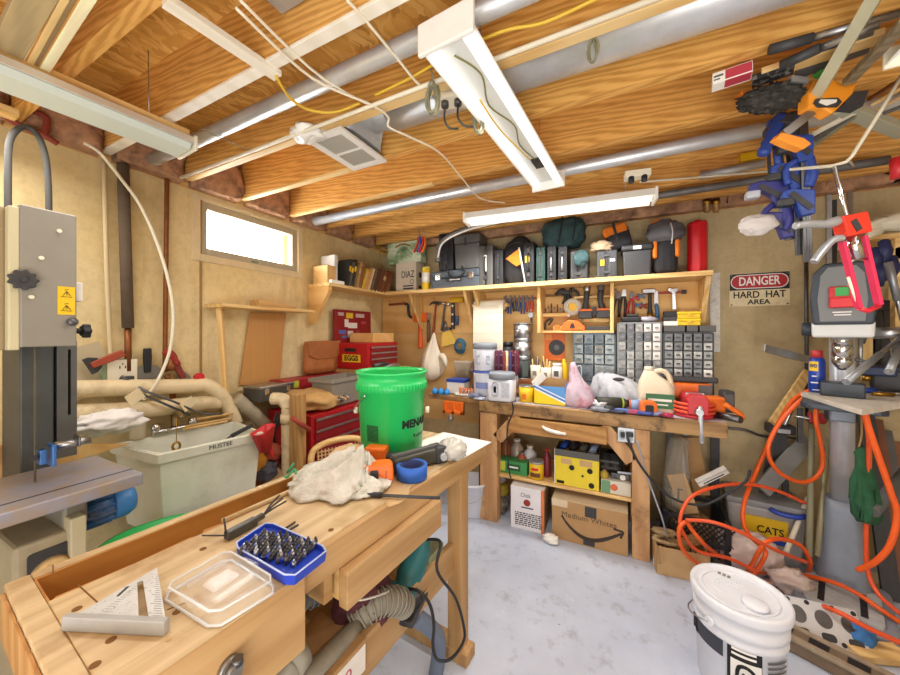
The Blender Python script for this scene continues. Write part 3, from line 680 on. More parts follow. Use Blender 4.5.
# --- low plank shelf with post and hardboard
t = thing('plank_shelf', 'short pine plank shelf on a post below the window', 'shelf', (-2.2, 1.545, 1.555))
obj('board', MB().bb((-.1, -.345, -.0), (.1, .335, .02)), M_PINEY, t, bev=.003)
pz = PX(231, 392, -2.16)
obj('post', MB().bar((-.0, -.31, 0), (.03, -.29, pz.z-1.575-.02), .03, .03), M_PINEZ, t, bev=.002)
one('wood_block', 'brown wood offcut lying on the plank shelf', 'wood block', MB().prism([(1.44, 0), (1.72, 0), (1.735, .012), (1.60, .03), (1.44, .045)], -2.22, -2.12, 'x').xf(Matrix.Translation((0, 0, 1.576))), wood('offcut', 'b2844a', 'd0a463', 'y'), bev=.003)
one('hardboard_panel', 'brown hardboard sheet hanging below the plank shelf', 'panel', MB().prism([(1.48, 1.545), (1.755, 1.545), (1.705, 1.02), (1.41, 1.05)], -2.29, -2.275, 'x'), M_HARD, bev=.002)

# --- left arm of the high shelf
SZ = 1.80
t = thing('bookshelf_board', 'high pine shelf board along the window wall holding books', 'shelf', (-2.175, 2.3, SZ))
obj('board', MB().bb((-.125, -.325, -.025), (.125, .67, 0)), M_PINEY, t, bev=.002)
obj('bracket', MB().prism([(-.12, -.025), (.11, -.025), (.11, -.06), (-.06, -.33), (-.12, -.33)], -.32, -.285, 'y'), M_PLY, t, bev=.002)
one('book_end_box', 'small blond wooden box standing at the near end of the book row', 'box', MB().bb((-2.26, 2.0, SZ+.001), (-2.10, 2.09, SZ+.15)), M_PLY, bev=.003)
one('white_board', 'low white block under the books at the shelf end', 'block', MB().bb((-2.085, 2.0, SZ+.001), (-2.052, 2.14, SZ+.028)), M_WHT, bev=.002)
one('paper_stack', 'white printed papers standing behind the small wooden box', 'papers', MB().bb((-2.27, 2.095, SZ+.001), (-2.12, 2.13, SZ+.25)), plain('printed paper', 'e8e6e0', .8, 0, .03, 12, '8b929b', .5))
BK = [('2b2a28', .016, .195, 'black'), ('5a5348', .016, .18, 'charcoal'), ('33302c', .018, .2, 'dark brown'), ('8a6a42', .014, .175, 'umber'), ('b88b4d', .016, .19, 'tan'),
      ('8a5c33', .02, .19, 'mid brown'), ('d5a82c', .02, .165, 'yellow'), ('c7925a', .022, .17, 'orange tan'), ('d9b789', .018, .18, 'cream'), ('6a5a45', .02, .185, 'grey brown'),
      ('59361f', .026, .19, 'dark leather'), ('6b3d22', .026, .19, 'brown leather'), ('7a4627', .026, .19, 'red brown leather'), ('713f23', .026, .19, 'russet leather'), ('84502e', .026, .19, 'light leather')]
y = 2.15
for i, (c, w_, h_, nm) in enumerate(BK):
    w_ *= 1.62; h_ *= 1.2; lean = 14+(8 if i > 5 else 0)
    t = thing('book', nm+' book '+('upright near the small wooden box' if i < 4 else 'leaning in the middle of the shelf row' if i < 10 else 'leaning in the leather bound set by the carton'), 'book', (-2.115, y, SZ+.001+.002*(i % 3)), group='books on the high shelf', rot=(-lean, 0, 0))
    cm = plain('book '+nm, c, .6, 0, .25, 40)
    obj('cover', MB().bb((-.07, 0, 0), (.07, .002, h_)).bb((-.07, w_-.002, 0), (.07, w_, h_)).bb((.068, 0, 0), (.0705, w_, h_)), cm, t)
    obj('pages', MB().bb((-.066, .002, .003), (.068, w_-.002, h_-.004)), M_PAPER, t)
    if i in (0, 1, 2, 4, 6, 12): obj('spine_label', MB().bb((.0706, .003, h_*.55), (.0712, w_-.003, h_*.75)), M_YEL if i < 3 else M_CARDL, t)
    y += w_/cos(radians(lean))+.004

# --- leather bag, hanging on wall
t = thing('leather_bag', 'tan leather flap bag hanging on the window wall', 'bag', (-2.25, 2.085, 1.07))
obj('body', MB().rings([[V((x*.04, yy*s, z)) for x, yy in rpoly(2, 2, .6, 4)] for z, s in ((0, .165), (.05, .185), (.2, .18), (.26, .165))]), M_LEATH, t)
obj('flap', MB().prism([(-.18, .265), (.165, .265), (.175, .15), (.1, .115), (-.1, .115), (-.175, .15)], .036, .05, 'x'), plain('darker tan leather', 'a86636', .65, 0, .14, 10), t, bev=.005)
obj('strap_seam', MB().bb((.05, -.004, .1), (.053, .004, .13)), M_LEATH, t)

# --- tool chests in the corner
def chest(t, x0, y0, z0, x1, y1, z1, drawers, m=M_TOOLRED, hm=M_STEEL):
    obj('body', MB().bb((x0, y0, z0), (x1, y1, z1)), m, t, bev=.004)
    for (a, b) in drawers:
        d = obj('drawer', MB().bb((x1, y0+.03, a), (x1+.012, y1-.02, b)), M_TOOLDK, t, bev=.003)
        obj('handle_strip', MB().bb((x1+.012, y0+.03, b-.02), (x1+.022, y1-.02, b-.006)), hm, d, bev=.002)
t = thing('tool_chest', 'red tool chest with steel drawer strips below the grey bin', 'tool chest', (-1.98, 1.79, 0))
chest(t, -.2, -.25, .02, .22, .33, .87, [(.78, .85), (.70, .775), (.58, .695), (.42, .575), (.2, .41)])
for s in (-.18, .28): obj('foot', MB().bb((-.15, s-.03, 0), (.2, s+.03, .025)), M_BLK, t)
t = thing('rag_pile', 'tan cloth and grey hand tools heaped on top of the red chest', 'cloth', (-1.95, 1.7, .871))
obj('cloth', MB().blob((0, 0, .06), (.2, .2, .075), 8, .25, 2.2, 30, 18, flatz=-.058), plain('tan sack cloth', 'c69c62', .9, 0, .12, 12), t)
for i in range(7):
    a = i*1.1; obj('tool', MB().tube([(.1, -.05+.035*i, .09), (.16, -.04+.036*i, .07+.01*sin(a)), (.19, .0+.03*i, .055)], .012, 7, 4), (M_STEEL, M_DARKST, M_CARDL)[i % 3], t)
t = thing('storage_tote', 'grey plastic tote tilted on the red tool chest', 'bin', (-1.9, 1.93, .95), rot=(0, 0, 4))
q = MB().rings([[V((x, y_, z)) for x, y_ in rpoly(a, b, .02, 3)] for a, b, z in ((.17, .32, -.07), (.21, .38, .1), (.24, .41, .1), (.24, .41, .125), (.2, .37, .125), (.16, .31, -.06))], sm=False)
obj('bin', q, plain('grey tote plastic', '8d877b', .5, 0, .06, 8), t)
one('red_metal_case', 'low red metal case against the wall behind the grey tote', 'case', MB().bb((-2.28, 1.62, .90), (-2.12, 2.42, 1.06)), plain('flat red enamel', 'a3222b', .45, 0, .1, 7), bev=.006)
one('yellow_note', 'small yellow green sticker block on the low red case', 'note', MB().bb((-2.118, 1.68, 1.0), (-2.112, 1.74, 1.05)), plain('lime paper', 'b8c23a', .7))
t = thing('tool_case', 'dark grey latched case lying above the drain pipes', 'case', (-2.16, 1.54, .955), 4)
obj('body', MB().box((0, 0, .04), (.16, .27, .09)), plain('dark grey metal', '55524b', .5, .3, .15), t, bev=.005)
obj('lid_band', MB().box((0, 0, .088), (.165, .275, .015)), M_STEEL, t, bev=.003)
for s in (-.09, .08): obj('latch', MB().box((.085, s, .06), (.008, .03, .035)), M_CHROME, t, bev=.002)
# upper chest with open stickered lid
t = thing('tool_box', 'red top tool box with a raised stickered lid in the corner', 'tool chest', (-2.06, 2.45, 1.09))
chest(t, -.18, -.22, 0, .18, .2, .225, [(.155, .2), (.105, .15), (.05, .1)])
lid = obj('lid', MB().bb((-.2, -.24, .225), (-.17, .24, .52)), M_TOOLDK, t, bev=.004)
for i, (yy, zz, w_, h_, c) in enumerate(((-.17, .48, .07, .03, 'b9a6a0'), (-.06, .47, .09, .05, 'd8b52c'), (.08, .475, .12, .035, 'c3b1ae'), (-.1, .40, .05, .07, 'e0d5d0'), (-.02, .38, .12, .05, 'ded9d4'), (.13, .41, .07, .025, 'b04a48'), (-.15, .32, .09, .035, '5566a8'), (-.05, .30, .07, .06, 'd5d0cf'), (.05, .31, .05, .05, 'a8423f'), (-.13, .275, .06, .025, '486a96'))):
    obj('sticker', MB().bb((-.1695, yy-w_/2, zz-h_/2), (-.1688, yy+w_/2, zz+h_/2)), plain('sticker '+c, c, .6, 0, .12, 60), lid)
s1 = obj('name_plate', MB().bb((-.10, -.224, .06), (.1, -.2205, .125)), M_YEL, t)
text('EGGS', .062, M_INK, s1, (0, -.225, .0925), (90, 0, 0), w=.15, bold=.002)
obj('latch', MB().bb((-.07, -.23, .15), (.05, -.22, .18)), M_BLK, t, bev=.003)
one('wooden_tray', 'honey coloured wooden box lying on the red top tool box', 'box', MB().bb((-2.2, 2.36, 1.316), (-1.93, 2.66, 1.40)), M_PLY, bev=.003)
# clutter heap on chest tray
for i, (px, py, lab, m) in enumerate(((381, 365, 'grey wrench roll on the tray before the red top tool box', M_DARKST), (392, 366, 'small steel tool on the tray near the white sack', M_STEEL))):
    p = PX(px, py, -1.84); one('hand_tool', lab, 'tool', MB().tube([p+V((0, -.1, .0)), p+V((.02, 0, .012)), p+V((0, .1, 0))], .018, 8, 4), m)
one('side_cabinet', 'brown cabinet carrying the red top tool box in the corner', 'cabinet', MB().bb((-2.27, 2.20, 0), (-1.78, 2.72, 1.088)), wood('brown cabinet wood', 'a97f4b', 'c49b62', 'z'), bev=.004)

# --- odds beside sink
dp = PX(264, 436, -1.74)
t = thing('dustpan', 'red plastic dustpan hooked over the tub end', 'dustpan', dp, rot=(10, 0, 20))
q = MB().rings([[V((x, y_, z)) for x, y_ in rpoly(a, b, .02, 3)] for a, b, z in ((.04, .08, -.08), (.065, .14, .035), (.07, .145, .04), (.06, .13, .038), (.035, .07, -.07))])
obj('pan', q, M_RED, t)
obj('handle', MB().tube([(0, .03, -.06), (0, .04, -.12), (0, .045, -.15)], .012, 8, 3), M_RED, t)
one('wood_upright', 'rough brown upright board beside the red tool chest', 'board', MB().bb(V((-1.79, PX(295, 392, -1.74).y, PX(295, 395, -1.74).z)), V((-1.72, PX(304, 392, -1.74).y, .0))), wood('brown upright', '9c7440', 'bb9058', 'z'), bev=.003)
t = thing('cane_chair', 'cane seated wooden chair half hidden behind the workbench', 'chair', (-1.42, 1.55, 0), 65)
obj('seat_frame', MB().holed(rpoly(.42, .42, .08, 5), rpoly(.34, .34, .05, 5), .42, .455), M_PINE, t, bev=.006)
cane = MB()
for i in range(-7, 8): cane.bb((-.17, i*.022-.004, .44), (.17, i*.022+.004, .445)).bb((i*.022-.004, -.17, .445), (i*.022+.004, .17, .45))
obj('cane_seat', cane, M_CARDL, t)
for x in (-.17, .17):
    for y_ in (-.17, .17): obj('leg', MB().cyl((x*1.05, y_*1.05, 0), (x, y_, .43), .014, .018), M_PINEZ, t)
bk = obj('back_frame', MB().tube([(-.17, .18, .43), (-.18, .21, .58), (-.15, .23, .68), (0, .235, .71), (.15, .23, .68), (.18, .21, .58), (.17, .18, .43)], .02, 8, 5), M_PINE, t)
wv = MB()
for i in range(-6, 7): wv.bar((i*.022, .2, .47), (i*.022, .228, .67), .008, .003, (0, 1, 0))
for i in range(9): wv.bar((-.14, .197+.0035*i, .48+.022*i), (.14, .197+.0035*i, .48+.022*i), .003, .008, (0, 0, 1))
obj('cane_back', wv, M_CARDL, bk)
# rags and mess between sink and chest
for i, (px, py, r, c, lab) in enumerate(((266, 470, .06, '5c5a68', 'dark grey rag on the floor pile beside the tub'), (256, 462, .05, 'd08e2a', 'orange bottle lying beside the tub'), (272, 452, .05, 'a9523a', 'red brown rag wedged beside the cream upright pipe'), (276, 478, .07, 'b79a70', 'tan paper bag slumped below the cream upright pipe'))):
    p = PX(px, py, -1.9); one('rag', lab, 'rag', MB().blob((p.x, p.y, p.z), (r, r*1.1, r), 20+i, .3, 2), plain('rag '+c, c, .8, 0, .15, 12))
one('storage_box', 'low brown box on the floor holding the rags beside the tub', 'box', MB().bb((-2.1, 1.25, 0), (-1.8, 1.52, .47)), M_CARD, bev=.004)
one('handsaw', 'dark saw blade and handle leaning beside the upright pipe', 'saw', MB().bar(PX(258, 455, -1.92), PX(282, 415, -1.95), .012, .05, (1, 0, 0)).tube([PX(272, 430, -1.93), PX(285, 408, -1.96)], .014, 8), M_BLK2)
cable('black cord hanging beside the upright pipe', [PX(277, 412, -1.93), PX(273, 430, -1.92), PX(277, 450, -1.91), PX(283, 468, -1.9)], .007, M_BLK, name='power_cord', cat='cord')
one('pipe_tool', 'red tipped rod leaning across the wood upright', 'rod', MB().tube([PX(292, 418, -1.71), PX(310, 430, -1.69)], .014, 8), plain('rusty red', 'a4402f', .6))
# green oval tub
t = thing('green_tub', 'bright green oval tub on the floor behind the long workbench', 'tub', (-1.62, .74, 0), 45)
q = MB().rings([[V((a*cos(w), b*sin(w), z)) for w in [2*pi*i/36 for i in range(36)]] for a, b, z in ((.17, .12, 0), (.23, .17, .56), (.245, .185, .565), (.245, .185, .58), (.225, .165, .58), (.16, .11, .02))])
obj('tub', q, plain('bright green plastic', '1fae52', .4), t)
# ================= BACK WALL: SHELF AND WALL TOOLS =================
def X_(u, y): return PY(u, 300, y).x
def Z_(u, v, y): return PY(u, v, y).z
YF = 2.72   # front of things on the shelf
M_CASE = plain('dark grey tool case', '3a3a3d', .5, 0, .1, 9); M_CASE2 = plain('black tool case', '232326', .5, 0, .1, 9)
M_CASEG = plain('mid grey tool case', '5b5a58', .55, 0, .06, 9); M_CASEB = plain('blue grey case', '4a525b', .5, 0, .08, 9)
M_TEAL = plain('dark teal case', '24463f', .5, 0, .1, 9); M_TEALF = plain('dark teal fabric', '2f4a4c', .85, 0, .2, 12)
M_FABB = plain('black fabric', '29282b', .9, 0, .2, 14); M_FABG = plain('grey fabric', '5f5d62', .9, 0, .12, 14); M_FABO = plain('orange fabric', 'dc7418', .85, 0, .1, 14)
# backer plywood
t = thing('plywood_backer', 'tan plywood backer sheets screwed to the wall behind the hanging tools', 'panel', (-.74, 2.96, .0))
obj('upper_sheet', MB().bb((-1.545, -.012, 1.402), (1.29, .008, 1.775)), M_PLY, t)
obj('lower_sheet', MB().bb((-1.545, -.012, .55), (.42, .008, 1.398)), wood('plywood lower', 'c69a5a', 'd6ae72', 'x', .7, rings=4), t)
scr = MB()
for i in range(16): scr.cyl((-1.45+.18*i, -.0125, 1.74-.02*(i % 3)), (-1.45+.18*i, -.0145, 1.74-.02*(i % 3)), .008, n=8)
obj('screw_heads', scr, M_DARKST, t)['kind'] = 'stuff'
# shelf with its brackets
t = thing('tool_shelf', 'long high pine shelf on wooden brackets holding tool cases on the back wall', 'shelf', (-.74, 2.8, SZ))
obj('board', MB().bb((-1.56+.255, -.13, -.032), (1.27, .146, 0)), M_PINE, t, bev=.002)
for u, dbl in ((412, 0), (466, 1), (476, 1), (539, 2), (612, 2), (707, 3)):
    x = X_(u, 2.75)+.74
    if dbl == 2: obj('bracket', MB().bb((x-.012, -.06, -.40), (x+.012, .155, -.033)), M_PINEZ, t, bev=.002)
    elif dbl == 3: obj('bracket', MB().prism([(-.1, -.033), (.155, -.033), (.155, -.40), (.12, -.40), (-.03, -.15)], x-.015, x+.015, 'x'), M_PINEZ, t, bev=.002)
    else: obj('bracket', MB().prism([(-.1, -.033), (.155, -.033), (.155, -.36), (.12, -.36)], x-.012, x+.012, 'x'), M_PINEZ, t, bev=.002)
def case(label, u0, v0, u1, m, name='tool_case', y0=YF, dp=.2, z0=None, handle=True, ribs=2, sticker=None, cat='case', lab=None, v1=None, clasp=True):
    x0, x1 = X_(u0, y0), X_(u1, y0); z0 = SZ if z0 is None else z0
    zt = Z_((u0+u1)/2, v0, y0)
    t = thing(name, label, cat, ((x0+x1)/2, y0+dp/2, z0+.001)); w, h = (x1-x0), zt-z0
    b = obj('shell', MB().box((-w*.26, 0, h/2), (w*.44, dp, h)).box((w*.26, 0, h/2), (w*.44, dp, h)), m, t, bev=min(.012, w*.1))
    obj('seam', MB().box((0, 0, h/2), (w*.1, dp*.96, h*.97)), M_BLK, t)
    if ribs:
        r = MB()
        for i in range(ribs):
            for s in (-1, 1): r.box((s*w*(.12+.22*i/ribs+.08), -dp/2-.002, h*.5), (w*.045, .006, h*.86))
        obj('rib', r, m, b, bev=.001)
    if handle: obj('handle', MB().tube([(0, -dp/2, h*.3), (0, -dp/2-.022, h*.34), (0, -dp/2-.022, h*.66), (0, -dp/2, h*.7)], .007, 6, 3), M_STEEL if handle == 2 else M_BLK, t)
    if clasp:
        for f in (.2, .8): obj('latch', MB().box((0, -dp/2-.004, h*f), (w*.3, .008, h*.09)), M_BLK2, t, bev=.002)
    if sticker: obj('sticker', MB().box((sticker[0]*w, -dp/2-.0035, sticker[1]*h), (sticker[2]*w, .003, sticker[3]*h)), sticker[4], t)
    if lab: obj('label_plate', MB().box((lab[0]*w, -dp/2-.0035, lab[1]*h), (lab[2]*w, .003, lab[3]*h)), M_WHT, t)
    return t
# cartons at the corner
x0, x1 = X_(384, 2.70), X_(413, 2.70)
t = thing('carton', 'white carton lettered DIAZ standing between the leather books and the yellow can', 'box', (-1.88, 2.865, SZ+.001)); w = x1-x0-.1
obj('box', MB().box((0, 0, .145), (w, .15, .29)), plain('off white carton', 'ddd2bd', .8, 0, .05, 12), t, bev=.003)
text('DIAZ', .095, M_INK, t, (w*.1, -.0765, .17), w=w*.62)
obj('stripes', MB().box((w*.12, -.076, .06), (w*.5, .002, .012)).box((w*.12, -.076, .035), (w*.5, .002, .014)), M_BLK2, t)
obj('logo', MB().rings([[V((w*.3+r*cos(a), -.0765, .1+r*sin(a))) for a in [2*pi*i/20 for i in range(20)]] for r in (.022, .017)], cap=False), M_BLK2, t)
obj('side_print', MB().box((w/2+.001, .02, .17), (.002, .08, .05)).box((w/2+.001, .02, .05), (.002, .1, .03)), M_BLK2, t)
def m_pic():
    m, n, l, b = nt('misty green picture'); f = noise_t(n, l, coords(n, l, (1, 1, 1.4)), 7, 5, .6)
    l.new(ramp(n, l, f, [(.3, lin('4d6f52')), (.45, lin('9db98c')), (.58, lin('dfe6cf')), (.7, lin('b9c9a0'))]), b.inputs['Base Color']); return m
x0, x1 = X_(379, 2.70), X_(413, 2.70)
t = thing('picture_box', 'misty green picture board standing on top of the white carton', 'picture', (-1.92, 2.865, SZ+.2925)); w = x1-x0
obj('board', MB().box((0, 0, .125), (w, .1, .25)), m_pic(), t, bev=.003)
obj('driftwood', MB().tube([(-w*.25, -.051, .17), (-.02, -.053, .19), (.05, -.052, .175), (.08, -.051, .16)], .008, 6, 4), plain('painted brown', '9b6d2c', .7), t)
obj('reed', MB().tube([(0, -.051, .16), (.06, -.052, .12), (.1, -.051, .08)], .003, 5, 4), plain('painted olive', '4c5636', .7), t)
obj('tag', MB().box((-.02, -.051, .22), (.035, .002, .03)), M_PAPER, t)
for i, u in enumerate((419, 424)):
    p = PY(u, 240, 2.66)
    t = thing('snips', ('red and blue handled snips hanging nearer the green picture board', 'orange red snips hanging nearer the black case')[i], 'snips', p)
    for s in (-1, 1): obj('handle', MB().tube([(s*.008, 0, .03), (s*.012, 0, -.02), (s*.02-.01, 0, -.06), (s*.016-.035, -.005, -.11)], .011, 8, 4), (M_RED if s < 0 else M_ORG) if i else (plain('snip red', 'd2492f', .5) if s < 0 else plain('snip blue', '3d5fae', .5)), t)
    obj('hook', MB().tube([(0, 0, .03), (.0, 0, .07), (-.02, 0, .12)], .004, 6, 3), M_STEEL, t)
x0 = X_(424.3, 2.72)
t = thing('tall_can', 'tall yellow and white can beside the grey blue tool case', 'can', (x0, 2.75, SZ+.001))
obj('can', MB().cyl((0, 0, 0), (0, 0, .2), .04, n=24), M_YEL, t, bev=.003); obj('label_band', MB().cyl((0, 0, .07), (0, 0, .16), .0405, n=24), M_WHT, t)
obj('lid', MB().cyl((0, 0, .2), (0, 0, .215), .037, n=24), plain('pale yellow cap', 'e9d774', .5), t)
# flat blue grey case
x0, x1 = X_(431, 2.70), X_(479, 2.70)
t = thing('flat_case', 'flat blue grey tool case with two bright latches lying on the shelf', 'case', ((x0+x1)/2, 2.81, SZ+.001)); w = x1-x0
obj('base', MB().box((0, 0, .045), (w, .22, .09)), M_CASEB, t, bev=.01); obj('lid', MB().box((0, 0, .125), (w*.99, .216, .065)), M_CASEB, t, bev=.01)
for s in (-.34, .34): obj('latch', MB().box((s*w, -.113, .1), (.05, .012, .055)), M_CHROME, t, bev=.003)
obj('handle', MB().box((0, -.115, .07), (.15, .012, .025)), M_BLK2, t, bev=.004); obj('name_plate', MB().box((.01, -.1225, .07), (.1, .003, .012)), M_PAPER, t)
zt = SZ+.163
case('slim black case hung upright above the flat blue grey case', 438, 233, 453, M_CASE2, z0=zt, dp=.14, handle=False, ribs=3)
x0, x1 = X_(454, 2.72), X_(480, 2.72)
t = thing('stool_box', 'light grey flip lid tool box stacked on the flat blue grey case', 'case', ((x0+x1)/2, 2.81, zt)); w = x1-x0
obj('body', MB().box((0, 0, .11), (w*.96, .19, .22), taper=.94), M_CASEG, t, bev=.01); obj('lid', MB().box((0, 0, .262), (w, .2, .08)), M_CASEG, t, bev=.014)
obj('clasp', MB().box((-.01, -.103, .235), (.02, .01, .07)), M_BLK2, t, bev=.002)
one('strap', 'black strap hanging over the front of the flat blue grey case', 'strap', MB().tube([PY(447, 267, 2.685), PY(449, 275, 2.67), PY(456, 278, 2.67), PY(464, 273, 2.67), PY(462, 266, 2.685)], .008, 8, 5), M_RUB)
case('grey ribbed case standing right of the flat blue grey case', 478, 245, 493, M_CASEG, sticker=(.0, .55, .16, .4, M_PAPER))
case('narrow black case beside the domed helmet bag', 494, 249, 503, M_CASE2, handle=False)
x0, x1 = X_(499, 2.75), X_(531, 2.75)
t = thing('domed_bag', 'black domed bag behind an orange pennant on the shelf', 'bag', ((x0+x1)/2+.01, 2.845, SZ+.001))
obj('body', MB().blob((0, 0, .2), (.15, .1, .225), 3, .08, 1.5, 30, 20, flatz=-.199), M_FABB, t)
obj('zip', MB().tube([(-.13, -.05, .25), (-.05, -.1, .33), (.06, -.1, .33), (.13, -.05, .24)], .004, 6, 5), M_BLK2, t)
p = PY(506, 256, 2.70)
t = thing('pennant', 'orange triangular pennant on a white stick before the black domed bag', 'flag', (X_(519, 2.7), 2.70, SZ+.001))
q = PY(520, 250, 2.70).z-SZ; x5 = p.x-X_(519, 2.7)
obj('stick', MB().cyl((.05, 0, 0), (0, 0, q+.02), .006), M_PAPER, t)
obj('cloth', MB().prism([(x5, q-.06), (.0, q+.01), (.02, q-.11), (-.02, q-.13)], -.004, .004, 'y'), M_FABO, t)
case('black case with a yellow sticker right of the domed bag', 523, 242, 534, M_CASE2, sticker=(-.1, .58, .4, .16, M_YEL))
case('slim dark teal case between black cases', 536, 247, 545, M_TEAL, handle=False, ribs=3)
case('black case with a silver handle, first right of the teal case', 547, 246, 556, M_CASE2, handle=2)
case('black case with a silver handle, second right of the teal case', 558, 246, 567, M_CASE2, handle=2)
case('wide charcoal ribbed case under the small grey green pouch', 570, 250, 588, M_CASE, ribs=4, handle=False)
x0, x1 = X_(541, 2.74), X_(584, 2.74)
zb = Z_(560, 246, YF)+.004
t = thing('duffel_bag', 'dark teal duffel bag lying across the tops of the black cases', 'bag', ((x0+x1)/2, 2.83, zb))
obj('body', MB().blob((0, 0, .115), ((x1-x0)/2, .11, .12), 6, .16, 2, 36, 22, flatz=-.112, pw=.75), M_TEALF, t)
obj('strap', MB().tube([(-.02, -.125, .02), (.0, -.13, .12), (.0, -.07, .225)], .016, 8, 4, flat=.3), M_FABB, t)
obj('strap', MB().tube([(.08, -.122, .02), (.1, -.125, .12), (.09, -.07, .22)], .012, 8, 4, flat=.3), M_FABB, t)
one('pouch', 'small grey green pouch sagging over the charcoal ribbed case', 'pouch', MB().blob((X_(581, 2.72), 2.69, Z_(581, 258, 2.69)), (.055, .025, .06), 9, .2, 2), M_TEALF)
case('black case with yellow and white stickers below the orange black pouch', 596, 250, 618, M_CASE, ribs=2, handle=False, sticker=(-.22, .55, .2, .22, M_YEL), lab=(.25, .62, .22, .1))
zb = Z_(607, 250, YF)+.004
t = thing('tool_bag', 'small orange and black tool bag leaning on top of the shelf cases', 'bag', (X_(617, 2.72), 2.83, zb), rot=(0, -14, 0))
obj('body', MB().box((.03, 0, .085), (.16, .15, .16)), M_FABB, t, bev=.03, seg=3)
obj('orange_panel', MB().box((.02, -.002, .145), (.165, .158, .075)), M_FABO, t, bev=.02, seg=3)
obj('strap', MB().box((.02, -.083, .13), (.018, .01, .13)), M_BLK, t)
one('rag', 'pale rag draped on the case with yellow and white stickers', 'rag', MB().blob((X_(601, 2.72), 2.76, zb+.03), (.07, .06, .045), 15, .35, 2.5, flatz=-.03), plain('pale rag', 'c3a98b', .9, 0, .2, 20))
x0, x1 = X_(621, 2.70), X_(654, 2.70)
t = thing('lidded_tote', 'charcoal lidded tote box with a white tag on the shelf', 'box', ((x0+x1)/2, 2.81, SZ+.001)); w = x1-x0; h = Z_(638, 243, 2.70)-SZ
obj('body', MB().box((0, 0, h*.4), (w*.9, .2, h*.8), taper=.92), M_CASE, t, bev=.01); obj('lid', MB().box((0, 0, h*.88), (w, .23, h*.2)), M_CASE2, t, bev=.014)
obj('tag', MB().box((.0, -.117, h*.86), (.05, .003, .022)), M_WHT, t)
x0, x1 = X_(648, 2.70), X_(686, 2.70)
t = thing('backpack', 'black grey and orange backpack slumped on the shelf beside the red canister', 'backpack', ((x0+x1)/2, 2.79, SZ+.001)); w = x1-x0
obj('body', MB().box((0, 0, .12), (w*.66, .16, .24)), M_FABB, t, bev=.05, seg=3)
for s in (-1, 1): obj('side_panel', MB().box((s*w*.3, -.02, .17), (w*.13, .13, .12)), M_FABO, t, bev=.02)
obj('hood', MB().blob((0, -.01, .295), (w*.52, .1, .085), 12, .18, 1.8, 32, 18), M_FABG, t)
obj('orange_top', MB().blob((-w*.2, .0, .365), (w*.2, .05, .03), 2, .1), M_FABO, t)
obj('strap', MB().tube([(.02, -.11, .33), (.03, -.125, .27), (.025, -.12, .19)], .012, 8, 4, flat=.35), plain('pale grey webbing', 'b9babd', .8), t)
x0, x1 = X_(690, 2.72), X_(712, 2.72)
t = thing('red_canister', 'bright red round canister at the end of the shelf', 'canister', ((x0+x1)/2, 2.83, SZ+.001)); r = (x1-x0)/2*.96
q = MB()
q.rings([[V((rr_*r*cos(a)*(1+.03*cos(8*a)), rr_*r*sin(a)*(1+.03*cos(8*a)), z)) for a in [2*pi*i/64 for i in range(64)]] for rr_, z in ((.96, 0), (1, .01), (1, .335), (.97, .35), (.3, .352))])
obj('canister', q, plain('bright red plastic', 'd3202b', .35), t)
obj('cap', MB().cyl((0, 0, .352), (0, 0, .366), r*.4), M_RED, t)

# ---- wall tools (all at the backer, y about 2.94)
YW = 2.925
def at(u, v, y=YW): return PY(u, v, y)
t = thing('hand_brace', 'red and black hand brace hung flat in the corner under the shelf', 'drill', at(405, 304))
obj('bar', MB().cyl((-.2, 0, .0), (.0, 0, .005), .012, n=10), plain('rust red', '94432b', .5), t)
obj('crank', MB().tube([(0, 0, .0), (.035, 0, -.01), (.04, 0, -.06), (.05, 0, -.12), (.08, 0, -.14)], .014, 8, 4), M_BLK2, t)
p = at(421, 318)
t = thing('hatchet', 'orange handled orange headed hatchet hanging left of the claw hammers', 'hatchet', p)
obj('head', MB().prism([(-.085, -.04), (-.075, .045), (.075, .05), (.08, -.03), (.02, -.04)], -.022, .022, 'y'), M_ORG, t, bev=.004)
obj('handle', MB().tube([(-.005, 0, -.02), (-.008, 0, -.12), (-.005, 0, -.24), (-.01, 0, -.3)], [.022, .02, .024, .028], 10, 3), plain('deep orange grip', 'dc5a1c', .5), t)
t = thing('long_pliers', 'steel long pliers hanging between the orange hatchet and white sack', 'pliers', at(428.5, 322))
for s in (-1, 1): obj('handle', MB().tube([(0, 0, .02), (s*.014, 0, -.05), (s*.01, 0, -.2)], .007, 8, 3), M_DARKST, t)
obj('jaw', MB().prism([(-.02, .02), (.02, .02), (.015, .09), (-.01, .085)], -.008, .008, 'y'), M_STEEL, t)
def hammer(label, u, v, hc, hl, head='claw', hm=None, lean=8, w=.1):
    p = at(u, v); t = thing('hammer', label, 'hammer', p, rot=(0, -lean, 0))
    hm = hm or M_DARKST
    if head == 'claw':
        obj('head', MB().cyl((.01, 0, 0), (w*.5, 0, 0), .016, n=14).tube([(.015, 0, 0), (-.02, 0, .004), (-.05, 0, -.006), (-w*.75, 0, -.03)], [.014, .013, .009, .004], 8, 3), hm, t)
    else:
        obj('head', MB().cyl((-w/2, 0, 0), (w/2, 0, 0), .027, n=18), hm, t, bev=.004)
    obj('handle', MB().tube([(0, 0, .02), (0, 0, -.08), (0, 0, -.16), (0, 0, -hl)], [.011, .011, .014, .016], 10, 3, flat=.75), hc, t)
    return t
hammer('claw hammer with a red brown handle, leftmost of the hanging hammers', 436, 303, plain('red brown handle', '9c4a2c', .5), .3, hm=M_BLK2, lean=-6)
hammer('bright steel claw hammer with a dark grip', 445, 304, M_DARKST, .26, hm=M_CHROME, lean=-8)
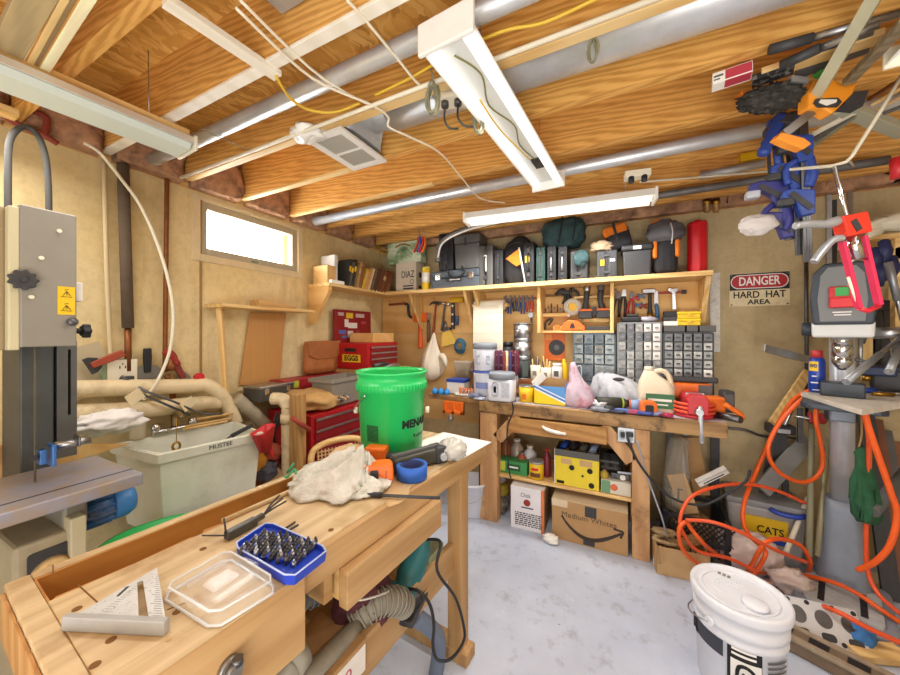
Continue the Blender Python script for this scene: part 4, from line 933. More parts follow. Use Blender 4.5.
ML_ = hammer('yellow headed mallet with a wooden and blue handle', 457, 300, plain('ash handle', 'b9835a', .5), .2, 'mallet', plain('yellow rubber', 'e0b51f', .5), 0, .135)
obj('grip', MB().tube([(0, 0, -.15), (0, 0, -.19), (0, 0, -.24)], [.016, .019, .017], 10), plain('grip blue', '3b5f8e', .5), ML_)
t = thing('spirit_level', 'black and silver torpedo level hanging between hammer and yellow mallet', 'level', at(453, 304))
obj('frame', MB().bb((-.017, -.012, -.24), (.017, .012, .02)), M_BLK2, t, bev=.003)
for z in (-.02, -.1, -.19): obj('vial', MB().cyl((0, -.0135, z-.0), (0, -.0125, z), .011, n=14), M_CREAMP, t)
t = thing('hand_broom', 'yellow bristled hand broom hanging below the claw hammers', 'broom', at(446, 331), rot=(0, -14, 0))
obj('bristles', MB().prism([(-.03, .0), (.05, .0), (.085, -.14), (-.08, -.14)], -.02, .02, 'y'), wood('broom straw', 'b98a2a', 'e6c45e', 'z', 3, rings=22), t)
obj('binding', MB().box((.01, 0, .01), (.085, .045, .03)), M_DARKST, t, bev=.004)
obj('handle', MB().cyl((.01, 0, .02), (.01, 0, .09), .013), M_STEEL, t)
q = at(461, 346); pts = []
for k in range(5):
    for i in range(14):
        a = 2*pi*i/14; pts.append(q+V(((.056-.006*k)*cos(a), -.02-.004*k+.006*sin(3*a), (.07-.008*k)*sin(a))))
one('coiled_cable', 'coil of dark blue cable hanging under the yellow mallet', 'cable', MB().tube(pts, .008, 7), plain('petrol blue cable', '2e5f7c', .5))
t = thing('wall_basket', 'small clear plastic basket hanging below the coil of blue cable', 'basket', at(464, 379, 2.86))
q = MB().rings([[V((x, y, z)) for x, y in rpoly(a, b, .02, 4)] for a, b, z in ((.13, .08, 0), (.17, .11, .15), (.18, .12, .155), (.18, .12, .165), (.165, .105, .165), (.125, .075, .006))])
obj('bin', q, plain('clear basket plastic', 'e6dcc6', .25, alpha=.45), t)
obj('contents', MB().blob((.0, 0, .06), (.055, .035, .055), 31, .2), plain('dark screws', '8a7c68', .6, .3, .3, 60), t)
t = thing('sack', 'white cloth sack hanging from a point beside the orange hatchet', 'bag', at(434, 332, 2.88))
rg = []
for z, rx, ox in ((0, .008, 0), (-.06, .022, -.005), (-.13, .05, -.015), (-.22, .095, -.02), (-.31, .125, -.02), (-.39, .12, -.03), (-.44, .09, -.035), (-.47, .03, -.035)):
    rg.append([V((ox+rx*cos(a)*(1+.2*sin(5*a+z*20)+.1*sin(11*a-z*25)), .75*rx*sin(a)*(1+.2*sin(4*a+z*14)+.1*sin(9*a)), z)) for a in [2*pi*i/30 for i in range(30)]])
obj('cloth', MB().rings(rg), plain('off white cloth', 'e9decb', .9, 0, .06, 16), t, sub=1)
obj('loose_corner', MB().tube([(.09, -.02, -.22), (.13, -.03, -.26), (.15, -.03, -.33)], [.03, .025, .008], 8, 3), MATS['off white cloth'], t)
# paper roll sheet
x0, x1 = X_(473.5, 2.80), X_(503, 2.80)
t = thing('paper_roll', 'wide cream paper sheet hanging from a roll between the hammers and pliers', 'paper roll', ((x0+x1)/2, 2.84, 0)); w = x1-x0
zt = Z_(488, 300, 2.80); zb = Z_(488, 352, 2.80)
obj('roll', MB().cyl((-w/2, 0, zt-.045), (w/2, 0, zt-.045), .045, n=28), plain('cream paper', 'e9e0cd', .8), t)
obj('hanging_sheet', MB().bb((-w/2, -.047, zb-.06), (w/2, -.045, zt-.045)), MATS['cream paper'], t)
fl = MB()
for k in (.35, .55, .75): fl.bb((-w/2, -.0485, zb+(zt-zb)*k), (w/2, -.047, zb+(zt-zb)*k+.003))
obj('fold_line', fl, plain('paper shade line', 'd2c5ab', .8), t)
obj('spindle', MB().cyl((-w/2-.03, 0, zt-.045), (w/2+.03, 0, zt-.045), .012), M_PINE, t)
for s in (-1, 1): obj('roll_holder', MB().bb((s*(w/2+.02)-.006, -.015, zt-.06), (s*(w/2+.02)+.006, .105, zt-.03)), M_PINE, t)
# pliers rack
t = thing('tool_rail', 'red steel rail holding the row of pliers under the shelf', 'rail', at(519, 299, 2.94))
obj('rail', MB().bb((-.13, -.012, -.006), (.15, .008, .008)), plain('rail red', 'a33a2a', .5), t)
PC = [('3b4a6b', 'blue grey'), ('2d4f8f', 'blue'), ('2b2f3a', 'black'), ('37507a', 'slate blue'), ('324a82', 'deep blue'), ('a8442e', 'orange red'), ('c03b2c', 'bright red')]
for i, (c, nm) in enumerate(PC):
    p = at(506+i*4.3, 300, 2.92)
    t = thing('pliers', nm+' handled pliers hanging in the row beside the paper roll, number %s from it' % ('one', 'two', 'three', 'four', 'five', 'six', 'seven')[i], 'pliers', p, group='pliers on the rail', rot=(0, (-6, 4, -3, 8, 2, -4, 3)[i], 0))
    gm = plain('grip '+c, c, .5)
    for s in (-1, 1): obj('handle', MB().tube([(0, 0, .0), (s*.013, 0, -.03), (s*.012, 0, -.1-.02*(i % 3 == 1))], [.005, .009, .008], 8, 3), gm, t)
    obj('jaw', MB().prism([(-.013, -.005), (.013, -.005), (.006, .04), (-.006, .04)], -.006, .006, 'y'), M_DARKST, t)
t = thing('tape_gauge', 'small round grey gauge hanging under the red pliers', 'gauge', at(531, 315, 2.92))
obj('dial', MB().cyl((0, -.015, 0), (0, .01, 0), .024, n=20), M_STEEL, t, bev=.003); obj('strap', MB().bb((-.005, -.004, -.14), (.012, .004, -.02)), M_BLK2, t); obj('hook', MB().bb((-.003, -.003, .02), (.003, .003, .05)), M_STEEL, t)
# compartment rack shelves
x0, x1 = X_(541, 2.85), X_(611, 2.85)
zl = Z_(575, 331, 2.82)
t = thing('tool_rack', 'pine tool rack with short shelves between two uprights under the shelf', 'rack', ((x0+x1)/2, 2.9, zl))
w = x1-x0
obj('bottom_shelf', MB().bb((-w/2, -.08, -.015), (w/2, .045, .003)), M_PINE, t, bev=.002)
zr = Z_(555, 313, 2.85)-zl
obj('bit_block', MB().bb((-w/2, -.05, zr-.028), (-w/2+.21, .045, zr)), M_PINE, t, bev=.002)
zq = Z_(598, 296, 2.87)-zl; 
obj('rear_strip', MB().bb((w/2-.27, -.02, zq-.012), (w/2, .045, zq+.006)), M_PINE, t, bev=.002)
obj('chisel_block', MB().bb((w/2-.2, -.02, .07), (w/2-.01, .045, .1)), M_PINE, t, bev=.002)
obj('back_rail', MB().bb((-w/2+.02, .03, .29), (w/2-.25, .045, .31)), wood('dark rail', '7d5a32', '96703f', 'x'), t)
RX, RZ = (x0+x1)/2, zl
for i in range(8):
    t = thing('drill_bit', ('tall', 'thin', 'short', 'thick', 'dark', 'bright', 'stubby', 'flat')[i]+' drill bit standing in the pine bit block', 'drill bit', (x0+.03+.024*i, 2.88, zl+zr), group='bits standing in the bit block')
    obj('shank', MB().cyl((0, 0, 0), (0, 0, .03+.01*(i*7 % 5)), .004+.001*(i % 3)), (M_DARKST, M_STEEL)[i % 2], t); obj('tip', MB().cyl((0, 0, .03+.01*(i*7 % 5)), (0, 0, .045+.01*(i*7 % 5)), .006, .001), M_DARKST, t)
one('small_box', 'little white topped box at the end of the bit block', 'box', MB().bb((x0+.205, 2.86, zl+zr-.03), (x0+.225, 2.9, zl+zr+.04)), M_STEEL)
t = thing('angle_clamp', 'black cast clamp hanging above the round sanding disc', 'clamp', at(563, 292, 2.9))
obj('frame', MB().tube([(-.06, 0, -.02), (0, 0, .02), (.02, 0, -.05), (.0, 0, -.1)], .014, 8, 4), M_BLK, t); obj('jaw', MB().bb((-.03, -.015, -.02), (.05, .015, .01)), M_BLK2, t, bev=.004); obj('screw', MB().cyl((.06, 0, .03), (.06, 0, -.05), .008), M_DARKST, t)
t = thing('hole_saw', 'second dark cast clamp hanging right behind the sanding disc', 'clamp', at(573, 293, 2.91))
obj('ring', MB().tube([(.04*cos(a), 0, .04*sin(a)-.02) for a in [2*pi*i/16 for i in range(16)]], .012, 7, closed=True), M_BLK2, t); obj('stem', MB().cyl((0, 0, .02), (0, 0, .05), .01), M_DARKST, t)
p = at(572.5, 307, 2.86)
t = thing('sanding_disc', 'pale grey round disc with a hollow middle hanging in the tool rack', 'disc', p)
obj('disc', MB().rings([[V((r*cos(a), h, r*sin(a))) for a in [2*pi*i/36 for i in range(36)]] for r, h in ((.034, -.006), (.068, -.006), (.068, .006), (.034, .006), (.034, -.006))], cap=False), plain('pale abrasive', 'c5bfb3', .8, 0, .06, 60), t)
obj('hub', MB().cyl((0, .0, 0), (0, .02, 0), .033, n=20), M_BRASS, t)
t = thing('circular_saw', 'orange circular saw body sitting on the tool rack bottom shelf', 'saw', (X_(573, 2.85), 2.86, zl+.004))
obj('housing', MB().prism([(-.09, 0), (.09, 0), (.09, .03), (.04, .075), (-.03, .085), (-.065, .06), (-.085, .02)], -.045, .03, 'y'), M_ORG, t, bev=.006)
obj('vent', MB().prism([(-.02, .02), (.02, .02), (.01, .055), (-.01, .055)], -.048, -.044, 'y'), M_BLK, t); obj('side_block', MB().bb((-.14, -.03, 0), (-.095, .03, .045)), M_ORG, t, bev=.003)
def drill(label, u, v, y, head, dark=False):
    p = at(u, v, y); t = thing('cordless_drill', label, 'drill', p)
    obj('chuck', MB().lathe([(.018, -.02), (.026, .0), (.026, .025), (.012, .045)], n=14), head, t)
    obj('grip', MB().tube([(0, 0, -.01), (-.006, .0, -.08), (.012 if dark else -.012, 0, -.155)], [.022, .02, .024], 10, 3), M_BLK2, t)
    b = obj('battery', MB().box((.02 if dark else -.01, -.0, -.195), (.1, .07, .06)), M_BLK2, t, bev=.008)
    obj('orange_band', MB().box((.02 if dark else -.01, 0, -.16), (.1, .06, .022)), M_ORG, t, bev=.006)
    if dark: obj('wheel', MB().cyl((-.05, -.02, -.17), (-.05, .02, -.17), .035, n=20), M_BLK2, t)
drill('cordless drill hanging battery down beside the sanding disc', 587, 290, 2.86, M_STEEL)
drill('second cordless drill hanging at the right end of the tool rack', 601, 289, 2.86, M_CASEG, True)
one('chisel_row', 'dark long chisel lying under the pine block in the tool rack', 'chisel', MB().bb((x1-.21, 2.85, zl+.005), (x1-.01, 2.89, zl+.035)), M_BLK2, bev=.004)
one('small_clamp', 'small black clamp stuck at the left end of the rack bottom', 'clamp', MB().tube([(x0+.03, 2.86, zl+.015), (x0+.04, 2.86, zl+.08), (x0+.09, 2.86, zl+.1), (x0+.06, 2.86, zl+.05)], .009, 7, 4), M_BLK)
one('wood_offcut', 'yellowish wood offcut lying on the rack bottom shelf', 'wood block', MB().bb((x0+.1, 2.84, zl+.004), (x0+.24, 2.9, zl+.04)), M_PLY, bev=.003)
# right compartment tools
YR = 2.92
TL = [(618, 297, 'dark long nosed pliers, leftmost right of the rack upright', M_DARKST, '4a3a34', .12), (624, 295, 'steel water pump pliers with black grips', M_STEEL, '2b2a2c', .17),
      (632, 297, 'red handled cutters hanging beside the black gripped pliers', M_DARKST, 'b53330', .15)]
for u, v, lab, hm, c, hl in TL:
    t = thing('pliers', lab, 'pliers', at(u, v, YR), group='pliers right of the rack')
    gm = plain('grip '+c, c, .5)
    for s in (-1, 1): obj('handle', MB().tube([(0, 0, .0), (s*.016-.006, 0, -.05), (s*.02-.015, 0, -hl)], [.007, .01, .01], 8, 3), gm, t)
    obj('jaw', MB().prism([(-.018, -.01), (.018, -.01), (.012, .04), (-.008, .045)], -.008, .008, 'y'), hm, t)
for i, (u, v, c) in enumerate(((635, 298, 'c4383a'), (641, 296, '5a83a8'), (638, 305, '46779f'), (643, 306, '9f3235'))):
    p = at(u, v, YR); one('spring_clamp', ('red clamp upper left in the cluster of small clamps', 'light blue clamp at the top of the small clamp cluster', 'blue clamp lower in the small clamp cluster', 'dark red clamp at the lower right of the small clamp cluster')[i], 'clamp',
        MB().tube([p+V((-.025, 0, .015)), p+V((0, -.006, .002)), p+V((.028, 0, .014))], .007, 7, 3).tube([p+V((-.022, 0, -.018)), p+V((0, -.006, -.002)), p+V((.026, 0, -.016))], .007, 7, 3), plain('clamp '+c, c, .5), 'small spring clamps')
t = thing('brick_hammer', 'steel mason hammer with a brassy handle butt under the shelf', 'hammer', at(650, 293, YR))
obj('head', MB().bb((-.05, -.012, -.0), (.035, .012, .03)), M_STEEL, t, bev=.004); obj('handle', MB().tube([(0, 0, 0), (0, 0, -.09), (0, 0, -.16)], [.012, .013, .018], 10, 3), M_BLK2, t); obj('butt', MB().lathe([(.01, -.2), (.022, -.18), (.02, -.15)], n=14), M_BRASS, t)
t = thing('tin_snips', 'steel snips with a blue grip beside the mason hammer', 'snips', at(656, 294, YR))
obj('blade', MB().prism([(-.012, -.08), (.014, -.08), (.012, .02), (-.01, .03)], -.006, .006, 'y'), M_STEEL, t); obj('grip', MB().tube([(0, 0, -.07), (.008, 0, -.13), (.006, 0, -.19)], .013, 8, 3), plain('grip steel blue', '3f6f9f', .5), t)
t = thing('tool_rail', 'red rail with the adjustable wrench on the right plywood panel', 'rail', at(665, 293, 2.94))
obj('rail', MB().bb((-.12, -.01, -.006), (.12, .008, .01)), MATS['rail red'], t); obj('end_clip', MB().bb((.1, -.015, -.012), (.13, .008, .014)), M_BLK, t)
t = thing('adjustable_wrench', 'chrome adjustable wrench hanging above the small black box', 'wrench', at(673.5, 290, 2.90))
obj('jaw', MB().prism([(-.03, .02), (-.035, -.005), (-.01, -.02), (.016, -.015), (.03, .0), (.025, .012), (-.005, .008)], -.008, .008, 'y'), M_CHROME, t, bev=.002)
obj('handle', MB().prism([(-.01, -.015), (.012, -.015), (.017, -.14), (-.007, -.14)], -.005, .005, 'y'), M_CHROME, t, bev=.002)
t = thing('steel_ruler', 'white specked steel rule hanging by the shelf end bracket', 'ruler', PY(712, 352, 2.93)+V((0, .03, 0)))
zr0, zr1 = PY(715, 352, 2.93).z, PY(714, 272, 2.93).z; h = zr1-zr0
obj('blade', MB().bb((-.005, 0, 0), (.052, .004, h)), plain('worn white rule', 'd6d2c8', .5, .1, .1, 40, '8b867c', .5), t)
tk = MB()
for i in range(40): tk.bb((-.005, -.0006, h*(i+.5)/40), (.006+.006*(i % 5 == 0), 0, h*(i+.5)/40+.0015)); 
obj('graduations', tk, M_INK, t)
# DANGER sign
a, b = PY(729.5, 275, YB-.012), PY(790.5, 304, YB-.012)
zt, zb = (PY(729, 275, YB-.012).z+PY(789, 269.5, YB-.012).z)/2, (PY(730, 307.5, YB-.012).z+PY(791, 304, YB-.012).z)/2
w, h = b.x-a.x, zt-zb
t = thing('danger_sign', 'DANGER HARD HAT AREA sign on the bare wall beside the drill press', 'sign', ((a.x+b.x)/2, YB-.004, zb))
obj('plate', MB().box((0, 0, h/2), (w, .004, h)), plain('aged cream sign', 'e4d4ac', .5, 0, .06, 14, 'a08a5c', .4), t, bev=.001)
obj('black_panel', MB().box((0, -.0025, h*.735), (w*.985, .002, h*.5)), plain('sign black', '231f1d', .5), t)
obj('white_oval', MB().prism(rpoly(w*.95, h*.42, h*.2, 8, 0, h*.735), -.0045, -.0034, 'y'), M_WINK, t)
obj('red_oval', MB().prism(rpoly(w*.92, h*.37, h*.18, 8, 0, h*.735), -.0056, -.0044, 'y'), plain('sign red', 'b3222a', .45), t)
text('DANGER', h*.36, M_WINK, t, (0, -.0062, h*.735), w=w*.68, bold=.0016)
text('HARD  HAT', h*.28, M_INK, t, (0, -.0032, h*.335), w=w*.86, bold=.001)
text('AREA', h*.2, M_INK, t, (0, -.0032, h*.115), w=w*.38, bold=.001)
for sx in (-1, 1):
    for z in (.05, .95): obj('screw', MB().cyl((sx*w*.46, -.002, h*z), (sx*w*.46, -.007, h*z), .005), M_DARKST, t)
# ================= BACK WORKBENCH AND WHAT IS ON / UNDER IT =================
BT, BY = .895, 2.385
M_OLDW = wood('grimy bench beam', '74532f', 'b08a58', 'x', .8, rings=7, dirt='3f2d1a', damt=.9, dsc=13)
M_OLDZ = wood('old bench leg', 'a9794a', 'cfa272', 'z', .8, rings=7, dirt='7a5530', damt=.7, dsc=9)
M_OAK = wood('drawer front oak', '99672f', 'bd8d50', 'x', 1.0, rings=11, dirt='7a5028', damt=.5, dsc=11)
M_TOPW = plain('worn pale bench top', 'b9b3bb', .6, 0, .2, 10, '7e6a50', .8)
t = thing('workbench', 'heavy old workbench with a wide drawer against the back wall', 'workbench', (-.22, 2.66, 0))
obj('front_beam', MB().bb((-.73, -.275, BT-.088), (.76, -.235, BT-.004)), M_OLDW, t, bev=.006)
obj('top', MB().bb((-.73, -.2345, BT-.045), (.76, .29, BT)), M_TOPW, t, bev=.003)
for u0, u1, u in ((480, 497, 0), (632, 650, 1)):
    a, b = PY(u0, 500, 2.395).x+.22, PY(u1, 500, 2.395).x+.22
    obj('leg', MB().bb((a, -.265, 0), (b, -.17, BT-.09)), M_OLDZ, t, bev=.004)
    obj('leg', MB().bb((a, .19, 0), (b, .28, BT-.046)), M_OLDZ, t, bev=.004)
bl, br = PY(497, 500, 2.4).x+.22, PY(632, 500, 2.4).x+.22
obj('brace', MB().bar((bl-.0, -.25, .62), (bl+.17, -.25, .80), .03, .085, (-.7, 0, .7)), M_OLDZ, t, bev=.003)
obj('brace', MB().bar((br+.0, -.25, .60), (br-.17, -.25, .80), .03, .085, (.7, 0, .7)), M_OLDZ, t, bev=.003)
a, b = PY(508, 430, 2.37).x+.22, PY(607, 430, 2.37).x+.22
dr = obj('drawer', MB().bb((a, -.292, .69), (b, -.262, .795)), M_OAK, t, bev=.004)
obj('drawer_box', MB().bb((a+.02, -.262, .70), (b-.02, .1, .785)), M_PINE, dr)
hx = PY(554, 430, 2.36).x+.22
obj('drawer_handle', MB().tube([(hx-.075, -.294, .76), (hx-.05, -.315, .75), (hx+.02, -.318, .738), (hx+.075, -.295, .728)], [.009, .012, .012, .009], 10, 4), M_WHT, dr)
obj('lower_shelf', MB().bb((bl-.02, -.21, .322), (br+.02, .25, .345)), M_PINE, t, bev=.003)
for s in (bl-.03, br+.03): obj('shelf_cleat', MB().bb((s-.035, -.25, .25), (s+.035, -.2, .335)), M_OLDZ, t, bev=.003)
one('bench_wing', 'short board wing holding screw trays at the end of the back workbench', 'board', MB().bb((-1.46, 2.50, BT-.05), (-.955, 2.95, BT-.012)), M_OLDW, bev=.004)
one('wing_post', 'dark upright under the screw tray wing', 'post', MB().bb((-1.02, 2.56, 0), (-.97, 2.62, BT-.051)), M_BLK2)
one('leaning_board', 'pale upright board standing behind the bench corner leg', 'board', MB().bb((-.955, 2.66, 0), (-.88, 2.69, BT-.052)), M_PINEZ)
# outlet box on the leg
p = PY(626, 435, 2.375)
t = thing('bench_outlet', 'steel double outlet box screwed to the bench leg with a black plug', 'outlet', p)
obj('box', MB().box((0, .008, 0), (.095, .03, .09)), M_STEEL, t, bev=.003)
for s in (-1, 1): obj('socket', MB().prism(rpoly(.034, .06, .014, 4, s*.022, 0), -.0115, -.0065, 'y'), plain('socket grey', 'a9b5bd', .5), t)
obj('plug', MB().bb((.0, -.04, .0), (.04, -.012, .025)).bb((-.03, -.035, -.01), (-.008, -.012, .02)), M_BLK, t, bev=.004)
def on(u, y): return PY(u, 400, y).x
ZB = BT+.0015
# --- wing: screw trays
one('blue_box', 'blue and white carton of screws on the board wing', 'box', MB().mat(M_PAPER).bb((-1.33, 2.60, BT-.0105), (-1.17, 2.72, BT+.085)).mat(M_BLUE).bb((-1.335, 2.595, BT+.0855), (-1.165, 2.725, BT+.112)), None, bev=.003)
for i in range(3):
    u = 435+i*6; p = PY(u, 392, 2.53)
    one('blue_connector', ('leftmost bright blue plastic connector on the board wing', 'middle bright blue plastic connector on the board wing', 'bright blue plastic connector nearest the orange screw tray')[i], 'connector', MB().lathe([(.02, 0), (.026, .008), (.026, .028), (.014, .045), (.008, .05)], (p.x, 2.53, BT-.011), 12), plain('bright blue', '2f8fdc', .4), group='blue connectors')
t = thing('screw_tray', 'white tray with a row of orange tipped screws on the board wing', 'tray', (-1.12, 2.57, BT-.0105))
obj('tray', MB().rings([[V((x, y, z)) for x, y in rpoly(a, b, .015, 3)] for a, b, z in ((.17, .09, 0), (.2, .11, .02), (.19, .1, .02), (.165, .085, .004))]), M_WHT, t)
for i in range(7): obj('orange_tip', MB().lathe([(.006, .005), (.012, .02), (.012, .045), (.008, .06)], (-.075+.025*i, .015, 0), 10), plain('peach orange', 'e88a55', .5), t)
for i in range(4): obj('steel_tip', MB().cyl((-.05+.03*i, -.02, .008), (-.045+.03*i, -.015, .05), .006), M_STEEL, t)
one('bottle_cluster', 'dark cluster of small drill cases behind the screw tray', 'case', MB().bb((-1.12, 2.66, BT-.0105), (-1.0, 2.72, BT+.08)), plain('steel blue box', '59708f', .5, 0, .25, 40), bev=.004)
a, b = PY(443, 400, 2.46), PY(463, 417, 2.46)
t = thing('orange_clamp', 'orange plastic clamp bracket hanging on the edge of the board wing', 'clamp', ((a.x+b.x)/2, 2.475, BT-.05)); w = b.x-a.x
obj('frame', MB().bb((-w/2, -.02, -.1), (w/2, .02, -.07)).bb((-w/2, -.02, -.1), (-w/2+.025, .02, 0)).bb((w/2-.025, -.02, -.1), (w/2, .02, 0)).bb((-.015, -.02, -.1), (.015, .02, 0)).bb((-w/2, -.0, -.1), (w/2, .02, 0)), M_ORG, t, bev=.004)
obj('screw', MB().cyl((-.02, -.01, -.101), (-.02, -.01, -.16), .009), M_STEEL, t); obj('dial', MB().cyl((-.02, -.01, -.125), (-.02, -.01, -.145), .022), M_STEEL, t)
# --- tubs
def tub(label, u, y, r, h, m, lid=None, lz=.03, z=ZB, name='tub', sq=False, n=28, cat='tub'):
    t = thing(name, label, cat, (on(u, y), y, z))
    if sq: obj('body', MB().rings([[V((x, y_, zz)) for x, y_ in rpoly(2*q, 2*q*.8, r*.3, 4)] for zz, q in ((0, r*.96), (.01, r), (h*.9, r), (h, r*.85))]), m, t)
    else: obj('body', MB().lathe([(r*.92, 0), (r*.95, .004), (r, h*.94), (r*.98, h)], n=n), m, t)
    if lid: obj('lid', MB().lathe([(r*1.04, h-.004), (r*1.05, h+lz*.8), (r*.98, h+lz), (0.01, h+lz)], n=n), lid, t)
    return t
M_TUBW = plain('bluish white tub', 'dfe3ee', .4, 0, .03, 10)
M_GLID = plain('grey blue lid', '8f96a0', .5)
t1 = tub('white tub with a blue rim under the handled jar', 485, 2.62, .095, .195, M_TUBW)
obj('blue_rim', MB().tube([(.098*cos(a), .098*sin(a), .19) for a in [2*pi*i/28 for i in range(28)]], .007, 6, closed=True), plain('rim blue', '3b55b5', .4), t1)
obj('print', MB().rings([[V((.0955*cos(a), .0955*sin(a), z)) for a in [radians(-120+8*i) for i in range(9)]] for z in (.06, .11)], cap=False, closed=False), plain('print blue', '7e8fc0', .6), t1)
t2 = tub('octagonal white jar with a grey lid stacked on the blue rimmed tub', 485, 2.62, .1, .175, M_TUBW, M_GLID, .045, ZB+.203, n=8, name='handled_jar', cat='jar')
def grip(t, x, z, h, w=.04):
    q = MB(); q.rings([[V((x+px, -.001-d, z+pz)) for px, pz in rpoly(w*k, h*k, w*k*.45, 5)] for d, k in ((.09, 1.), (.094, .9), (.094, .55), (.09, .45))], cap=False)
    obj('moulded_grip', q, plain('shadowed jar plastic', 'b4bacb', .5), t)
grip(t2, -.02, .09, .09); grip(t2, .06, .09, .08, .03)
t3 = tub('square white jug with a grey lid and moulded handle at the bench front', 502, 2.47, .095, .165, M_TUBW, M_GLID, .045, sq=True, name='handled_jar', cat='jar')
q = MB(); q.rings([[V((-.03+px, -.0765-d, .085+pz)) for px, pz in rpoly(.05*k, .11*k, .024*k, 5)] for d, k in ((0, 1.), (.008, .85), (.008, .5), (0, .42))]); obj('moulded_grip', q, plain('jar handle grey', 'bfc4d2', .5), t3)
obj('label_print', MB().bb((.02, -.0785, .03), (.08, -.0762, .14)), plain('pale jug label', 'c4c9d6', .6, 0, .15, 60), t3)
# purple-red driver rack
p = (on(506, 2.62), 2.64)
t = thing('driver_rack', 'round wire rack of red and purple handled screwdrivers beside the octagonal jar', 'rack', (p[0], p[1], ZB))
obj('post', MB().cyl((0, 0, 0), (0, 0, .36), .012), M_PINEZ, t); obj('base', MB().cyl((0, 0, 0), (0, 0, .02), .09), M_STEEL, t)
for z in (.16, .25, .33): obj('ring', MB().tube([(.085*cos(a), .085*sin(a), z) for a in [2*pi*i/20 for i in range(20)]], .004, 6, closed=True).bar((-.085, 0, z), (.085, 0, z), .008, .004), M_STEEL, t)
HC = ['6e2230', '54264f', '7c2a34', '42366e', '652a46', '3b4786']
for i in range(11):
    a = 2*pi*i/11+.2; x, y = .085*cos(a), .085*sin(a)
    d = thing('screwdriver', ('red', 'purple', 'crimson', 'violet', 'plum', 'blue')[i % 6]+' handled screwdriver in the round wire rack, '+('towards the room', 'facing the bench front', 'beside the wooden post', 'next to the steel cans', 'on the wall side', 'behind the wooden post', 'on the far rim', 'close to the octagonal jar', 'near the jar side', 'half hidden by the jar', 'at the near rim')[i], 'screwdriver', (p[0]+x, p[1]+y, ZB+.02), group='screwdrivers in the wire rack')
    obj('handle', MB().lathe([(.006, .15), (.013, .17), (.015, .27), (.013, .335), (.006, .345)], n=10), plain('driver '+HC[i % 6], HC[i % 6], .35), d); obj('shaft', MB().cyl((0, 0, 0), (0, 0, .15), .004), M_STEEL, d)
# cans along the wall on a low ledge
t = thing('bench_ledge', 'dark reddish wooden ledge along the wall behind the bench clutter', 'ledge', (-.35, 2.85, ZB))
obj('board', MB().bb((-.60, -.1, .10), (.1, .09, .125)), wood('reddish ledge', '8a4f2a', 'a8683b', 'x'), t, bev=.003); obj('front', MB().bb((-.60, -.1, 0), (.1, -.08, .099)), MATS['reddish ledge'], t); obj('cleat', MB().bb((-.60, .06, 0), (.1, .09, .099)), MATS['reddish ledge'], t)
LZ = ZB+.1265
cx = on(523, 2.83)
for i, (z, h, m, lab) in enumerate(((0, .17, None, 'dark can with a red label, lowest of the can stack'), (.1715, .145, M_CHROME, 'shiny steel can in the middle of the can stack'), (.318, .145, M_CHROME, 'shiny steel can on top of the can stack'))):
    t = thing('tin_can', lab, 'can', (cx, 2.83, LZ+z), group='stacked cans')
    obj('body', MB().cyl((0, 0, 0), (0, 0, h-.004), .077, n=32), m or M_BLK2, t)
    for zz in (.004, h-.006): obj('rim', MB().tube([(.078*cos(a), .078*sin(a), zz) for a in [2*pi*k/32 for k in range(32)]], .004, 6, closed=True), M_STEEL, t)
    if not m:
        obj('red_label', MB().rings([[V((.0775*cos(a), .0775*sin(a), zz)) for a in [radians(-140+8*k) for k in range(6)]] for zz in (.07, .14)], cap=False, closed=False), M_RED, t)
        obj('grey_label', MB().rings([[V((.0775*cos(a), .0775*sin(a), zz)) for a in [radians(-80+7*k) for k in range(6)]] for zz in (.02, .15)], cap=False, closed=False), plain('slate label', '4e5a55', .6), t)
    else: obj('shiny_band', MB().cyl((0, 0, .02), (0, 0, h-.022), .0772, n=32), M_STEEL, t)
t = thing('black_can', 'small black ribbed can standing left of the steel can stack', 'can', (on(508, 2.86), 2.86, LZ)); obj('body', MB().lathe([(.045, 0), (.048, .004), (.048, .25), (.04, .26)], n=20), M_BLK2, t); obj('lid', MB().cyl((0, 0, .26), (0, 0, .30), .043), M_BLK, t); obj('band', MB().cyl((0, 0, .17), (0, 0, .2), .0485), M_DARKST, t)
for i, (u, lab, h) in enumerate(((535.5, 'white mug of brushes nearest the steel cans', .115), (546, 'white mug of pale sticks in the middle of the mugs', .1))):
    t = thing('brush_mug', lab, 'mug', (on(u, 2.80), 2.80, LZ), group='mugs on the ledge')
    obj('mug', MB().lathe([(.036, 0), (.038, .004), (.041, h), (.037, h), (.034, .008)], n=22), M_CREAMP, t)
    obj('print', MB().bb((-.014, -.0415, h*.3), (.016, -.039, h*.62)), plain('faded mug print', '8f8478', .7), t)
    for k in range(5):
        a = k*1.3; obj('brush_handle', MB().tube([(.01*cos(a), .01*sin(a), .02), (.03*cos(a), .03*sin(a), h+.05+.02*(k % 3))], .005, 6), M_PINEZ if (k+i) % 2 else M_BLK2, t)
t = thing('white_jar', 'white lidded jar beside the yellow tool handle on the ledge', 'jar', (on(557, 2.80), 2.80, LZ)); obj('body', MB().lathe([(.038, 0), (.04, .005), (.04, .1), (.03, .115)], n=22), M_WHT, t); obj('lid', MB().cyl((0, 0, .115), (0, 0, .135), .034, n=20), M_WHT, t); obj('label', MB().bb((-.018, -.0412, .035), (.018, -.039, .08)), M_CASEG, t)
one('yellow_tool', 'yellow tool handle standing upright beside the white lidded jar', 'tool', MB().tube([V((on(565, 2.82), 2.82, LZ)), V((on(565, 2.82), 2.82, LZ+.1)), V((on(563.5, 2.82), 2.82, LZ+.17))], [.022, .02, .012], 10, 3), M_YEL)
x = on(554, 2.93)
